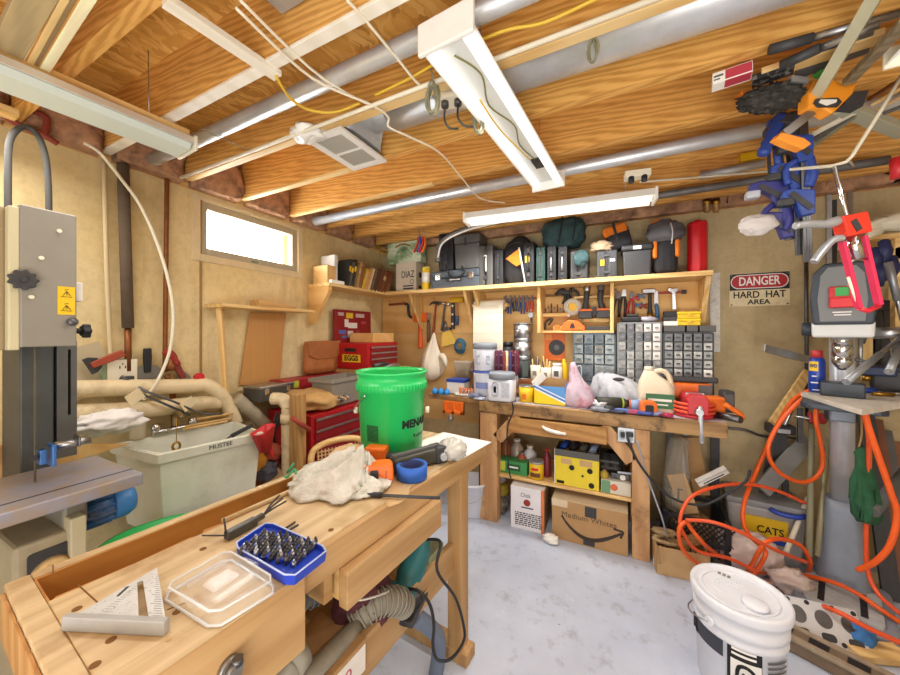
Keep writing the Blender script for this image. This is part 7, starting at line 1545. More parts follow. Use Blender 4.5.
qclamp('blue bar clamp with a ridged grip, hung highest under the joists by the orange clamp', PD(793, 112, 1.33), PD(800, 255, 1.33), M_QB, (.88, .55), .08)
qclamp('blue bar clamp hung lowest with its grey tip reaching toward the caulking gun', PD(803, 120, 1.30), PD(808, 262, 1.30), M_QB, (.8, .42), .07, side=-1)
qclamp('violet blue bar clamp with a clear round pad below the pale cord', PD(775, 165, 1.36), PD(790, 240, 1.36), M_QD, (.62, .2), .1, plain('clear grey pad', 'b5b9c2', .3))
t = thing('ridged_grip_clamp', 'blue clamp with a ridged oval grip hanging left of the orange jaw', 'clamp', PD(772, 135, 1.34), rot=(0, 22, 0)); obj('grip', MB().rings([[V((r*cos(a), r*.8*sin(a), z)) for a in [2*pi*i/16 for i in range(16)]] for z, r in [(-.08+.016*i, .018+.005*(i % 2)) for i in range(11)]]), M_QB, t)
obj('dark_pad', MB().box((.02, 0, .06), (.05, .03, .04)), M_BLK2, t, bev=.006)
for i in range(4):
    a, b = PD(768+i*6, 146, 1.36), PD(770+i*7, 176, 1.36); one('thin_bar_clamp', ('leftmost', 'second', 'third', 'rightmost')[i]+' thin black rod of the little rack of bars behind the blue clamps', 'rod', MB().bar(a, b, .01, .008, (0, 1, 0)), M_BLK, 'thin black rods')
one('glove', 'pale grey work glove hanging under the violet clamp', 'glove', MB().blob(PD(757, 225, 1.36), (.06, .03, .04), 95, .2).tube([PD(765, 220, 1.36), PD(752, 229, 1.36), PD(747, 233, 1.36)], .016, 8, 3), plain('pale grey glove', 'c9c3bf', .8))
# ---- orange bar clamp overhead
O0 = PD(826, 97, 1.13)
t = thing('large_bar_clamp', 'large bar clamp with an orange head hanging up under the joists at the right', 'clamp', O0, rz=26)
Oi = (Matrix.Translation(O0) @ Matrix.Rotation(radians(26), 4, 'Z')).inverted()
def OL(u, v, D=1.13): return Oi @ PD(u, v, D)
obj('bar', MB().bar(OL(880, -12, .86), OL(815, 98), .042, .03, (0, 1, 0)), plain('zinc bar', 'c9c7a8', .4, .3), t)
obj('head', MB().prism([(p.x, p.z) for p in (OL(803, 112), OL(803, 96), OL(809, 84), OL(826, 83), OL(838, 90), OL(851, 86), OL(846, 98), OL(836, 108), OL(826, 118), OL(818, 112))], -.022, .022, 'y'), plain('clamp orange', 'f0982a', .4), t, bev=.008, seg=3)
q = [OL(806, 108), OL(808, 104), OL(829, 103), OL(833, 107), OL(829, 112), OL(810, 112)]
pl = obj('badge', MB().prism([(p.x, p.z) for p in q], -.0265, -.022, 'y'), M_BLK2, t); obj('badge_print', MB().prism([(p.x, p.z) for p in (OL(810, 108), OL(812, 105), OL(828, 105), OL(827, 108), OL(818, 111))], -.0275, -.0264, 'y'), M_WHT, pl)
obj('green_tab', MB().prism([(p.x, p.z) for p in (OL(815, 74), OL(824, 62), OL(832, 64), OL(822, 77))], -.014, .014, 'y'), plain('lime green tab', '57b845', .4), t, bev=.003)
obj('lower_jaw', MB().prism([(p.x, p.z) for p in (OL(773, 140), OL(778, 134), OL(800, 140), OL(808, 146), OL(800, 151), OL(786, 146))], -.016, .016, 'y'), plain('jaw orange', 'f0962f', .4), t, bev=.005)
obj('lower_bar', MB().bar(OL(812, 112), OL(784, 134), .026, .012, (0, 1, 0)), M_STEEL, t); obj('wing', MB().bar(OL(789, 80), OL(806, 82), .02, .018, (0, 1, 0)), M_GALVD, t); obj('dark_pad', MB().prism([(p.x, p.z) for p in (OL(838, 108), OL(846, 96), OL(862, 94), OL(856, 110))], -.018, .018, 'y'), M_CASE, t)
def ceil_bar(label, a, b, w_, h_, m, name='steel_bar', cat='bar'): return one(name, label, cat, MB().bar(a, b, w_, h_, (0, 0, 1)), m, bev=.003)
def handled(label, a, k, b, r):
    t = thing('steel_bar', label, 'tool', a); obj('grip', MB().cyl((0, 0, 0), k-a, r, n=16), M_BLK2, t); obj('shaft', MB().cyl(k-a, b-a, r*.72), M_STEEL, t); return t
handled('black gripped steel bar stored under the joists, the upper of two', PZ(769, 50, 2.27), PZ(812, 38, 2.27), PZ(905, 12, 2.27), .0145)
handled('black gripped steel bar stored under the joists, the lower of two', PZ(780, 66, 2.24), PZ(820, 48, 2.24), PZ(880, 24, 2.24), .0145)
ceil_bar('dark wood slat crossing at the upper right over the orange clamp', PZ(848, 82, 2.2), PZ(908, 20, 2.2), .03, .02, wood('dark slat', '6d5f48', '8d7d62', 'x'), 'slat', 'slat')
ceil_bar('grey steel channel slanting from the orange clamp to the frame edge', PZ(842, 107, 2.17), PZ(905, 133, 2.17), .045, .03, plain('painted channel', 'b3b49f', .5, .2), 'channel', 'channel')
ceil_bar('pale wood strip stored under the joists behind the fuzzy brush', PZ(760, 75, 2.27), PZ(882, 36, 2.27), .05, .02, M_JOISTP, 'strip', 'strip')
ceil_bar('grey cardboard sheet tucked behind the green tab of the orange clamp', PZ(795, 70, 2.27), PZ(872, 40, 2.27), .12, .01, M_CASEG, 'sheet', 'sheet')
for i in range(4): ceil_bar(('uppermost', 'second', 'third', 'lowest')[i]+' thin brown stick stored at the far right below the joists', PZ(868+4*i, 100+5*i, 2.18), PZ(912, 72+10*i, 2.18), .012, .01, (M_COPPER, M_PINE, M_CARDL, M_CASEG)[i], 'stick', 'stick')
for i in range(3): ceil_bar(('upper', 'middle', 'lower')[i]+' pale slat running behind the blue clamps to the orange clamp', PZ(806+i*3, 138+i*4, 2.16), PZ(855, 112+i*2, 2.16), .02, .012, (M_CREAMP, M_CASEG, M_GCORD)[i], 'slat', 'slat', )
t = thing('fuzzy_brush', 'black fuzzy duster brush with an orange wooden back under the joists', 'brush', PZ(772, 99, 2.2), 20)
obj('bristles', MB().blob((0, 0, 0), (.1, .045, .04), 97, .35, 5, 40, 24), plain('black fuzz', '35332f', 1, 0, .5, 50, '7b756b', .5, bmp=1), t); obj('back', MB().box((.0, .04, .04), (.16, .04, .02)), M_FABO, t, bev=.004)
one('speckled_strip', 'black speckled strip under the joists above the fuzzy brush', 'strip', MB().bar(PZ(752, 82, 2.26), PZ(794, 67, 2.26), .05, .02), plain('black speckle', '1c1b1b', .6, 0, .4, 70, 'b9b7b0', .6), bev=.002)
a, b = PZ(712, 88, 2.26), PZ(752, 75, 2.26)
t = thing('label_box', 'small white and red printed box tucked under the joists', 'box', a, math.degrees(atan2(b.y-a.y, b.x-a.x)), rot=None); w = (b-a).length
obj('box', MB().bb((0, -.02, 0), (w, .03, .038)), M_PAPER, t, bev=.002); obj('red_print', MB().bb((w*.33, -.022, .004), (w*.98, -.0195, .034)).bb((w*.33, -.02, -.0015), (w*.98, .02, .0)), plain('print red', 'b8384a', .6), t); obj('grey_print', MB().bb((w*.04, -.022, .02), (w*.28, -.0195, .026)).bb((w*.04, -.0215, .01), (w*.2, -.0195, .014)), M_CASEG, t)
one('yellow_box', 'yellow tube box on the joist ledge left of the blue clamps', 'box', MB().box(PY(752, 157, 2.45), (.12, .05, .045), (0, -4, 6)), M_YEL, bev=.004)
one('orange_spool', 'small orange and grey roll on the joist ledge left of the yellow box', 'roll', MB().cyl(PY(722, 164, 2.5), PY(732, 165, 2.5), .028, n=16), M_FABO)
one('long_tube', 'grey tube lying along the ledge below the yellow box', 'pipe', MB().cyl(PY(700, 176, 2.42), PY(765, 163, 2.42), .022), M_GALVD)
one('red_clamp', 'red plastic clamp end at the right edge above the gloves', 'clamp', MB().tube([PD(897, 158, 1.3), PD(898, 178, 1.3)], .02, 10), M_RED)
# ---- right back shelf and gloves
t = thing('glove_shelf', 'rough pine shelf behind the caulking gun at the right edge', 'shelf', PY(890, 238, 2.7)); obj('board', MB().bb((-.12, -.06, -.012), (.3, .2, .012)), M_PINE, t); obj('rail', MB().bb((-.06, -.04, -.12), (.3, -.02, -.06)), M_PINE, t); obj('upright', MB().bb((-.0, -.04, -.55), (.02, .0, -.012)), M_PINE, t)
for i, (u, v) in enumerate(((874, 258), (884, 250), (880, 272), (891, 266), (871, 280))):
    one('hand_clamp', 'navy '+('clamp grip highest on the left under the glove shelf', 'clamp grip at the top under the glove shelf', 'clamp grip in the middle of the navy cluster', 'clamp grip at the right of the navy cluster', 'clamp grip lowest in the navy cluster')[i], 'clamp', MB().tube([PY(u, v-8, 2.55), PY(u+1, v, 2.53), PY(u-2, v+14, 2.55)], [.022, .028, .02], 10, 3), plain('navy grip', '232a55', .5), 'navy clamp grips')
t = thing('work_glove', 'cream work glove lying on the shelf at the right edge', 'glove', PY(892, 222, 2.55)); obj('palm', MB().blob((.03, 0, 0), (.1, .05, .045), 98, .15), plain('cream glove', 'd8cfba', .85), t)
for i in range(4): obj('finger', MB().tube([(-.03, -.02+.012*i, .015-.018*i), (-.08, -.03, -.005-.018*i), (-.1, -.03, -.02-.016*i)], .014, 8, 3), MATS['cream glove'], t)
for i, (u, v0, v1) in enumerate(((829, 195, 268), (850, 190, 222), (834, 200, 268))):
    one('rack_bar', ('pale clamp bar hanging left behind the caulking gun', 'blue tipped clamp bar hanging right behind the caulking gun rod', 'dark clamp bar hanging behind the caulking gun')[i], 'bar', MB().bar(PY(u, v0, 2.95), PY(u, v1, 2.95), .022, .012, (0, 1, 0)), (M_GALVD, M_STEEL, M_BLK2)[i])
t = thing('wall_clamp', 'black long bar clamp with a blocky head on the wall behind the feed handle', 'clamp', PY(886, 320, 2.8)); obj('bar', MB().bb((-.012, -.01, -.35), (.012, .01, .1)), M_BLK2, t); obj('head', MB().bb((-.07, -.02, .05), (.06, .02, .11)), M_BLK, t, bev=.008); obj('screw', MB().cyl((-.05, -.02, .06), (-.11, -.04, -.13), .01), M_STEEL, t)
for i, (u, v0, v1) in enumerate(((868, 300, 350), (896, 285, 350), (878, 300, 345))): one('wall_board', ('leftmost', 'rightmost', 'middle')[i]+' short pine board standing behind the feed handle', 'board', MB().bar(PY(u, v0, 2.9), PY(u, v1+30, 2.9), .05, .02, (0, 1, 0)), (M_PINEZ, M_PINEZ, M_BLK2)[i], 'boards behind the feed handle')
# pipe stubs on the wall top beside the red canister
for i, u in enumerate((707, 716)):
    t = thing('pipe_valve', ('left', 'right')[i]+' brassy pipe stub on the wall above the red canister' if 0 else ('brassy pipe stub over the red canister, nearer the strip light', 'brassy pipe stub over the red canister, nearer the blue clamps')[i], 'pipe', PY(u, 212, 2.88)); obj('pipe', MB().cyl((0, 0, 0), (0, 0, .14), .018), plain('speckled brass', 'b08a5a', .5, .5, .3, 40), t); obj('coupling', MB().cyl((0, 0, .05), (0, 0, .085), .024, n=8), M_BRASS, t)
one('wall_pipe', 'thin dark pipe along the top of the back wall behind the cases', 'pipe', MB().cyl(PY(560, 228, 2.93), PY(722, 204, 2.93), .012), M_BLK2)
# ================= FOREGROUND WORKBENCH =================
FT = .87
M_BEECH = wood('beech bench top', 'b89a6e', 'dcc59a', 'y', .7, rings=14, dirt='9c7644', damt=.7, contrast=.6, dsc=5, rough=.55)
M_BEECHX = wood('beech end grain', 'a8753a', 'c8975a', 'z', .9, rings=8, dirt='6f4a22', damt=.4)
M_BEECHF = wood('bench front oak', 'a9804d', 'c8a472', 'y', .6, rings=10, contrast=.7)
M_BEECHZ = wood('bench leg oak', 'a87d49', 'c8a26e', 'z', .6, rings=10, contrast=.7)
M_TROUGH = wood('tool well wood', '9a6220', 'ba8038', 'y', .8, rings=7, dirt='6b4214', damt=.5)
FB0 = V((-.90, .2, 0)); FBZ = -4.5
FB = thing('joiners_bench', 'long pale woodworking bench with a tool well and side vise in the foreground', 'workbench', FB0, FBZ)
FM = Matrix.Translation(FB0) @ Matrix.Rotation(radians(FBZ), 4, 'Z'); FI = FM.inverted()
def FL(p): return FI @ V(p)
tp = MB()
tp.bb((-.115, .036, .80), (.19, 1.38, FT)).bb((-.265, 0, .80), (.19, .0355, FT))
obj('top', tp, M_BEECH, FB, bev=.003)
obj('front_apron', MB().bb((.1905, .37, .785), (.21, 1.38, FT-.002)), M_BEECHF, FB, bev=.002)
obj('back_rail', MB().bb((-.265, .036, .77), (-.238, 1.38, FT)), M_BEECH, FB, bev=.002)
obj('tool_well', MB().bb((-.2378, .036, .765), (-.1152, .86, .78)).bb((-.2376, .037, .781), (-.232, .86, FT-.003)).bb((-.2318, .0362, .781), (-.1155, .04, FT-.003)), M_TROUGH, FB)
obj('well_cover', MB().bb((-.2378, .861, .84), (-.1152, 1.38, FT-.001)), M_BEECH, FB)
wd_ = MB()
for y0, y1, k in ((.04, .30, .012), (.305, .50, .02), (.505, .84, .01)): wd_.prism([(-.1155, y0), (-.1155, y1), (-.1155-k, y1-.02), (-.1155-k*.4, (y0+y1)/2), (-.1155-k, y0+.01)], .83, FT-.004)
obj('well_splinter', wd_, M_TROUGH, FB)
en = MB()
for x, w_ in ((-.25, .03), (-.215, .05), (-.16, .04), (-.115, .06), (-.05, .05), (.005, .045), (.055, .06), (.12, .05), (.175, .07)):
    en.bb((x, -.006, .765), (min(.19, x+w_-.002), -.0005, FT-.012))
obj('end_lamination', en, M_BEECHX, FB, bev=.001)
obj('end_cap', MB().bb((-.265, 0, .74), (.19, .034, .7995)), M_BEECHX, FB)
for u, v in ((77, 609), (111, 640), (203, 549), (260, 595), (331, 530), (368, 485), (390, 560), (177, 612), (95, 665)):
    p = FL(PZ(u, v, FT)); 
    if -.1 < p.x < .18: obj('dog_hole', MB().prism([(p.x+.0075*cos(a), p.y+.0075*sin(a)) for a in [2*pi*i/16 for i in range(16)]], FT+.0002, FT+.0008), plain('dark hole', '7a5226', .9), FB)
for (a, b) in (((78, 585), (98, 603)), ((167, 610), (186, 603)), ((53, 565), (53, 574))):
    p, q = FL(PZ(a[0], a[1], FT)), FL(PZ(b[0], b[1], FT)); obj('saw_cut', MB().bar(p+V((0, 0, .0006)), q+V((0, 0, .0006)), .002, .001), MATS['dark hole'], FB)
# side vise jaw
jw = obj('vise_jaw', MB().bb((.1905, -.02, .70), (.25, .352, FT-.002)), M_BEECHF, FB, bev=.003)
obj('jaw_top', MB().bb((.1907, -.02, FT-.0018), (.25, .352, FT)), M_BEECH, jw)
vz = FL(PX(232, 664, -.625)); VZ_ = vz.z-.01
obj('vise_screw', MB().cyl((.2505, vz.y, VZ_), (.262, vz.y, VZ_), .02, n=22).cyl((.262, vz.y, VZ_), (.274, vz.y, VZ_), .013, n=18), plain('vise steel', '8e8a84', .4, .7, .15, 14), jw)
obj('vise_handle', MB().cyl((.268, vz.y+.006, VZ_+.012), (.268, vz.y+.006, VZ_-.05), .006, n=14).cyl((.268, vz.y+.006, VZ_+.008), (.268, vz.y+.006, VZ_+.02), .009, n=14), M_DARKST, jw)
# legs, rails
l0 = FL((-.628, 1.34, 0))
for nm, x, y in (('leg', l0.x, l0.y), ('leg', -.21, l0.y), ('leg', l0.x-.03, .20), ('leg', -.21, .20)):
    obj(nm, MB().bb((x-.035, y-.035, .05), (x+.03, y+.035, .80)), M_BEECHZ, FB, bev=.003)
for y in (l0.y, .20): obj('sled_foot', MB().bb((-.24, y-.04, 0), (l0.x+.06, y+.04, .052)), M_BEECHZ, FB, bev=.004)
obj('stretcher', MB().bb((l0.x-.032, .235, .375), (l0.x-.002, l0.y-.0355, .50)), M_BEECHF, FB, bev=.003)
obj('stretcher', MB().bb((-.235, .235, .375), (-.205, l0.y-.0355, .50)), M_BEECHF, FB, bev=.003)
obj('shelf_board', MB().bb((-.20, .235, .39), (l0.x-.033, l0.y-.036, .405)), M_BEECHF, FB)
d0, d1 = FL((-.60, .66, 0)).y, FL((-.60, 1.11, 0)).y
dr = obj('drawer', MB().bb((.205, d0, .685), (.238, d1, .784)), M_BEECHF, FB, bev=.003)
obj('drawer_box', MB().bb((-.1, d0+.01, .69), (.205, d1-.01, .779)), M_PINE, dr)
obj('drawer_runner', MB().bb((-.1, d0-.03, .70), (.185, d0-.003, .7845)), M_BEECHF, FB); obj('drawer_hanger', MB().bb((-.1, d1+.003, .70), (.185, d1+.03, .7845)), M_BEECHF, FB)
TZ_ = FT+.0012
def P7(u, v, z=TZ_): return PZ(u, v, z)
# speed square
pa, pb, pc = PZ(157, 568, .883), PZ(65, 622, .883), PZ(167, 627, .883)
t = thing('speed_square', 'silver aluminium speed square lying near the tool well corner', 'square', (pb.x, pb.y, TZ_))
def S2(p): return (p.x-pb.x, p.y-pb.y)
A2, B2, C2_ = [V(S2(p)) for p in (pa, pb, pc)]
m, n, l, b = nt('speckled aluminium'); vec = coords(n, l); f = noise_t(n, l, vec, 160, 3, .6); g = noise_t(n, l, vec, 9, 4, .6)
l.new(mixnode(n, l, ramp(n, l, f, [(.34, (.5,)*3+(1,)), (.4, (0, 0, 0, 1))]), ramp(n, l, g, [(.3, lin('c3c8c9')), (.7, lin('e3e6e7'))]), lin('75624a')), b.inputs['Base Color']); b.inputs['Metallic'].default_value = .3; b.inputs['Roughness'].default_value = .4
M_SPK = m
q = MB(); z0, z1 = .009, .013
def s2(u, v): p = PZ(u, v, .883); return S2(p)
for pg in (((65, 622), (134, 581.5), (137, 583), (139, 622), (139, 626)), ((134, 581.5), (157, 568), (143, 581), (137, 583)), ((157, 568), (167, 627), (149, 626.5), (149, 620), (143, 581)), ((139, 622), (149, 620), (149, 626.5), (139, 626))): q.prism([s2(*k_) for k_ in pg], z0, z1)
P_ = lambda a, c: ((A2*a+B2*(1-a-c)+C2_*c).x, (A2*a+B2*(1-a-c)+C2_*c).y)
obj('plate', q, M_SPK, t)
fe = MB().bar(V((B2.x, B2.y, .0125)), V((C2_.x, C2_.y, .0125)), .012, .025)
obj('fence', fe, plain('fence aluminium', 'b4b5b3', .35, .3, .08, 20), t, bev=.0015)
ink = MB()
for i in range(16):
    a = .05+.04*i; x0, y0 = P_(a, .02+.2*(1-a)); x1, y1 = P_(a, .02+.2*(1-a)+.1*(1-a))
    ink.bar(V((x0, y0, .0133)), V((x1, y1, .0133)), .0004, .0003)
for i in range(24):
    a = .03+.037*i; x0, y0 = P_(a, (1-a)*.97); x1, y1 = P_(a, (1-a)*(.86 if i % 4 else .8)); ink.bar(V((x0, y0, .0133)), V((x1, y1, .0133)), .0006, .0004)
obj('graduations', ink, plain('engraved grey', '8f9396', .6), t)
x0, y0 = P_(.42, .1); x1, y1 = P_(.6, .04)
obj('cut_mark', MB().bar(V((x0, y0, .0134)), V((x1, y1, .0134)), .005, .0006), M_BLK2, t)
x0, y0 = P_(.06, .12); x1, y1 = P_(.045, .55)
obj('inner_slot', MB().bar(V((x0, y0, .0134)), V((x1, y1, .0134)), .006, .0006), plain('slot shade grey', '7d8286', .5), t)
# clear lid
def quadframe(pts): c = sum(pts, V((0, 0, 0)))/len(pts); return c
def octo(pts, k=.16):
    out = []; n_ = len(pts)
    for i in range(n_):
        p, a, b = pts[i], pts[i-1], pts[(i+1) % n_]
        out += [p.lerp(a, k*.6), p.lerp(b, k*.6)]
    return out
lq = [PZ(*k_, .893) for k_ in ((163, 587), (228, 550), (277, 580), (214, 617))]; c = quadframe(lq); c.z = TZ_
M_CLEAR = plain('clear lid plastic', 'e6eaec', .12, alpha=.16)
t = thing('clear_lid', 'clear plastic case lid lying on the bench between square and bit case', 'lid', c)
oc = [p-c for p in octo(lq)]
for p in oc: p.z = 0
def sc(k, z): return [V((p.x*k, p.y*k, z)) for p in oc]
obj('shell', MB().rings([sc(1.03, .0), sc(1.0, .024), sc(.90, .026), sc(.88, .021), sc(.02, .021)], cap=False, sm=False), M_CLEAR, t)
obj('rim', MB().tube(sc(1.03, .002), .003, 6, closed=True).tube(sc(.97, .025), .0022, 6, closed=True), plain('clear rim', 'f2f6f8', .1, alpha=.6), t)
M_EMB = plain('embossed clear', 'f4f6f8', .12, alpha=.14)
ex = (oc[2]-oc[1]).normalized(); ey = V((-ex.y, ex.x, 0))
def emb(a, b, w_, h_): 
    ps = [ex*(a+sx*w_/2)+ey*(b+sy*h_/2) for sx, sy in ((-1, -1), (1, -1), (1, 1), (-1, 1))]
    return MB().rings([[V((p.x, p.y, .0215)) for p in ps], [V((p.x*1, p.y*1, .027)) for p in [q_*.97+(ex*a+ey*b)*.03 for q_ in ps]]], sm=False)
for a, b, w_, h_ in ((0, .0, .065, .05), (0, .058, .10, .018), (0, -.058, .10, .018), (-.075, 0, .014, .06), (.075, 0, .014, .06)): obj('embossed_panel', emb(a*.8, b*.8, w_*.8, h_*.8), M_EMB, t, bev=.0015)
# bit case
cq = [PZ(*k_, .893) for k_ in ((232, 545), (268, 521), (330, 549), (291, 579))]; c = quadframe(cq); c.z = TZ_
t = thing('bit_case', 'royal blue tray packed with steel driver bits on the foreground bench', 'bit set', c)
oc = [p-c for p in octo(cq)]
for p in oc: p.z = 0
M_CB = plain('royal blue case', '1f3fb5', .35)
obj('tray', MB().rings([sc(.97, 0), sc(1.0, .022), sc(.95, .022), sc(.94, .012), sc(.02, .012)], cap=True, sm=False), M_CB, t)
obj('rim', MB().tube(sc(.985, .0225), .002, 6, closed=True), plain('pale blue rim', 'b9c8f0', .3), t)
ex = (oc[2]-oc[1]).normalized(); ey = V((-ex.y, ex.x, 0))
L1 = (oc[2]-oc[1]).length*.9; L2 = (oc[4]-oc[3]).length*.9
for j in range(5): obj('bit_row', MB().bar(V((0, 0, .016))-ex*L1*.46+ey*(-.4+.2*j)*L2, V((0, 0, .016))+ex*L1*.46+ey*(-.4+.2*j)*L2, .014, .008), M_CB, t)
k = 0
for j in range(8):
    for i in range(12):
        p = ex*(-.46+.92*i/11)*L1+ey*(-.42+.84*j/7)*L2
        if k < 96: obj('driver_bit', MB().cyl(V((p.x, p.y, .012)), V((p.x, p.y, .022+.003*((i*5+j*3) % 4))), .0048, n=6).cyl(V((p.x, p.y, .022+.003*((i*5+j*3) % 4))), V((p.x, p.y, .028+.003*((i*5+j*3) % 4))), .0036, .002, n=6), (M_STEEL, M_DARKST, M_CASEG, M_BLK2, M_DARKST)[(i*3+j) % 5], t)
        k += 1
# allen key set / multi tool
a, b = P7(226, 541), P7(272, 516)
t = thing('hex_key_set', 'dark folding hex key set fanned open behind the blue bit tray', 'hex keys', (a.x, a.y, TZ_)); d = b-a; u_ = d.normalized(); s_ = V((-u_.y, u_.x, 0))
obj('handle', MB().bar(V((0, 0, .012)), V((d.x*.62, d.y*.62, .012)), .022, .022).bar(V((d.x*.60, d.y*.60, .014)), V((d.x*.8, d.y*.8, .016)), .016, .014), plain('gunmetal', '55534f', .45, .5, .2, 30), t, bev=.003)
for i in range(3): obj('hex_key', MB().tube([V((d.x*.8, d.y*.8, .016)), d*1.05+s_*(-.006+.008*i)+V((0, 0, .024+.004*i)), d*1.28+s_*(-.014+.014*i)+V((0, 0, .03+.006*i))], .0028, 6), M_BLK2, t)
obj('hex_key', MB().tube([V((.0, 0, .02)), V((0, -.005, .06))], .0022, 6), M_BLK2, t); obj('hex_key', MB().tube([V((.0, 0, .014)), s_*.045+V((-.02, -.02, .008))], .0022, 6), M_BLK2, t)
one('hex_key', 'two short dark hex keys lying behind the blue bit tray corner', 'hex keys', MB().tube([P7(283, 530, TZ_+.004), P7(295, 522, TZ_+.004)], .003, 6).tube([P7(286, 532, TZ_+.004), P7(298, 525, TZ_+.004)], .003, 6), M_BLK2)
# sticks by the tool well
one('stick', 'pale wooden stick resting on the edge of the tool well', 'stick', MB().bar(P7(205, 517, .845), P7(283, 483, .845), .022, .022), M_PINEY, bev=.002)
one('stick', 'thin tan slat lying in the bench beside the pale stick', 'stick', MB().bar(P7(222, 521, TZ_+.006), P7(290, 491, TZ_+.006), .012, .01), M_BEECH, bev=.002)
one('chisel', 'dark grey chisel lying in the tool well', 'chisel', MB().bar(P7(226, 514, .822), P7(250, 503, .822), .025, .012), M_CASEG, bev=.002)
RJ = random.Random(11); fl_ = MB()
for i in range(90):
    u, v = RJ.uniform(150, 235), RJ.uniform(590, 660); p = P7(u, v, TZ_+.0005); q_ = FL(p)
    if q_.x < .2: fl_.box(p, (RJ.uniform(.001, .003), RJ.uniform(.001, .003), .001), (0, 0, RJ.uniform(0, 90)))
tag(obj('sawdust_specks', fl_, M_DUST), 'fine sawdust specks sprinkled around the speed square', 'sawdust', kind='stuff')
# plastic bag on bench
def m_bag():
    m, n, l, b = nt('creased cream bag'); v = coords(n, l); f = noise_t(n, l, v, 16, 7, .7)
    l.new(ramp(n, l, f, [(.3, lin('c5c2b4')), (.6, lin('dddbd0'))]), b.inputs['Base Color']); b.inputs['Roughness'].default_value = .32; b.inputs['Subsurface Weight'].default_value = .1
    bump(n, l, b, f, .8, .02); return m
MBAG = m_bag()
c = P7(333, 487)
t = thing('grocery_bag', 'crumpled cream grocery bag with green print slumped on the bench', 'plastic bag', (c.x, c.y, TZ_), 8)
q = MB(); R = []; KB = .86
NB = 90
PR = [(0, .17, .12, 0, 0), (.012, .19, .13, 0, 0), (.03, .18, .12, .01, .01), (.05, .165, .105, .02, .02), (.07, .14, .09, .03, .025), (.085, .115, .075, .045, .03), (.1, .085, .055, .06, .035), (.125, .055, .03, .085, .045), (.145, .03, .015, .1, .05)]
PR = [[PR[k][j]+(PR[k+1][j]-PR[k][j])*f/3 for j in range(5)] for k in range(8) for f in range(3)]+[list(PR[-1])]
for z, rx, ry, ox, oy in PR:
    ring = []
    for i in range(NB):
        a = 2*pi*i/NB; d = V((cos(a)*2.2, sin(a)*2.2, z*16)); s = 1+.26*noise.noise(d)-.16*abs(noise.noise(d*2.1+V((3, 1, 7))))-.12*abs(noise.noise(d*4.3))
        ring.append(V((KB*(ox+1.12*rx*s*cos(a)), KB*(oy+1.12*ry*s*sin(a)), max(0, z*(.8+.5*noise.noise(V((a*1.3, z*8, 2)))-.3*abs(noise.noise(V((cos(a)*5, sin(a)*5, z*30)))))))))
    R.append(ring)
q.rings(R); obj('bag', q, MBAG, t)
obj('green_print', MB().tube([(-.135, -.075, .05), (-.105, -.095, .058), (-.09, -.08, .08), (-.075, -.09, .07)], .004, 6, 4).tube([(-.14, -.06, .055), (-.12, -.05, .085)], .004, 6), plain('print green', '3f9a68', .5), t)
# tools behind bag
ob = P7(378, 484)
t = thing('drill_battery', 'orange tool battery with a black insert standing before the blue tape', 'battery', (ob.x, ob.y, TZ_), 38)
obj('case', MB().prism(rpoly(.105, .075, .02, 4, 0, .039), -.03, .03, 'y'), M_ORG, t, bev=.006); obj('insert', MB().prism(rpoly(.028, .04, .006, 3, -.012, .04), -.034, -.0302, 'y'), M_BLK, t); obj('rib', MB().bb((.025, -.033, .025), (.03, -.03, .055)), plain('dark orange', 'b9500f', .5), t)
ob = P7(377, 466)
t = thing('orange_block_tool', 'second orange tool body behind the cream grocery bag', 'tool', (ob.x, ob.y, TZ_), 20); obj('case', MB().box((0, 0, .04), (.085, .06, .08)), M_ORG, t, bev=.008); obj('grip', MB().box((.07, .0, .03), (.07, .045, .05)), M_BLK2, t, bev=.01)
ob = P7(412, 477)
t = thing('tape_roll', 'blue painters tape roll lying flat on the bench', 'tape', (ob.x, ob.y, TZ_))
def ringprof(t, n1, prof, m): obj(n1, MB().lathe(prof+[prof[0]], n=40, cap=False), m, t)
ringprof(t, 'tape', [(.044, 0), (.056, 0), (.056, .048), (.044, .048)], plain('painters blue', '2a63c0', .6)); ringprof(t, 'core', [(.038, .001), (.0437, .001), (.0437, .047), (.038, .047)], plain('navy core', '1f2f66', .7))
a, b = P7(355, 494, TZ_+.008), P7(440, 498, TZ_+.008)
t = thing('steel_rod_tool', 'black rod with a thick grip lying across the bench edge', 'tool', a); obj('rod', MB().cyl((0, 0, 0), b-a, .005), M_BLK2, t); obj('grip', MB().cyl((0, 0, .001), (b-a)*.32, .0085), M_BLK, t)
# multitool dark long gadget
a, b = P7(392, 466, TZ_+.032), P7(441, 452, TZ_+.032)
t = thing('pneumatic_tool', 'long dark ribbed tool lying in front of the green bucket', 'tool', a); d = b-a
obj('body', MB().bar((0, 0, 0), d, .055, .058), plain('olive grey metal', '4c4b42', .5, .3, .25, 20), t, bev=.01); obj('head', MB().bar(d*.8, d*1.04, .075, .068), M_BLK2, t, bev=.01); obj('rail', MB().bar(V((0, 0, .034)), d*.9+V((0, 0, .034)), .02, .012), M_CASEG, t, bev=.002); obj('screw', MB().cyl(d*.97+V((.03, -.03, .0)), d*.97+V((.045, -.045, 0)), .014), M_GALVD, t); obj('butt', MB().bar(-d*.35, V((0, 0, 0)), .03, .03), M_BLK, t, bev=.006)
one('jar_dome', 'crumpled clear plastic wrap ball at the far end of the bench', 'wrap', MB().blob(P7(452, 449, TZ_+.04), (.06, .06, .045), 104, .22, 3, 36, 22, flatz=-.0395), plain('cloudy wrap', 'd6d2c8', .25, alpha=.8))
a = P7(455, 446)
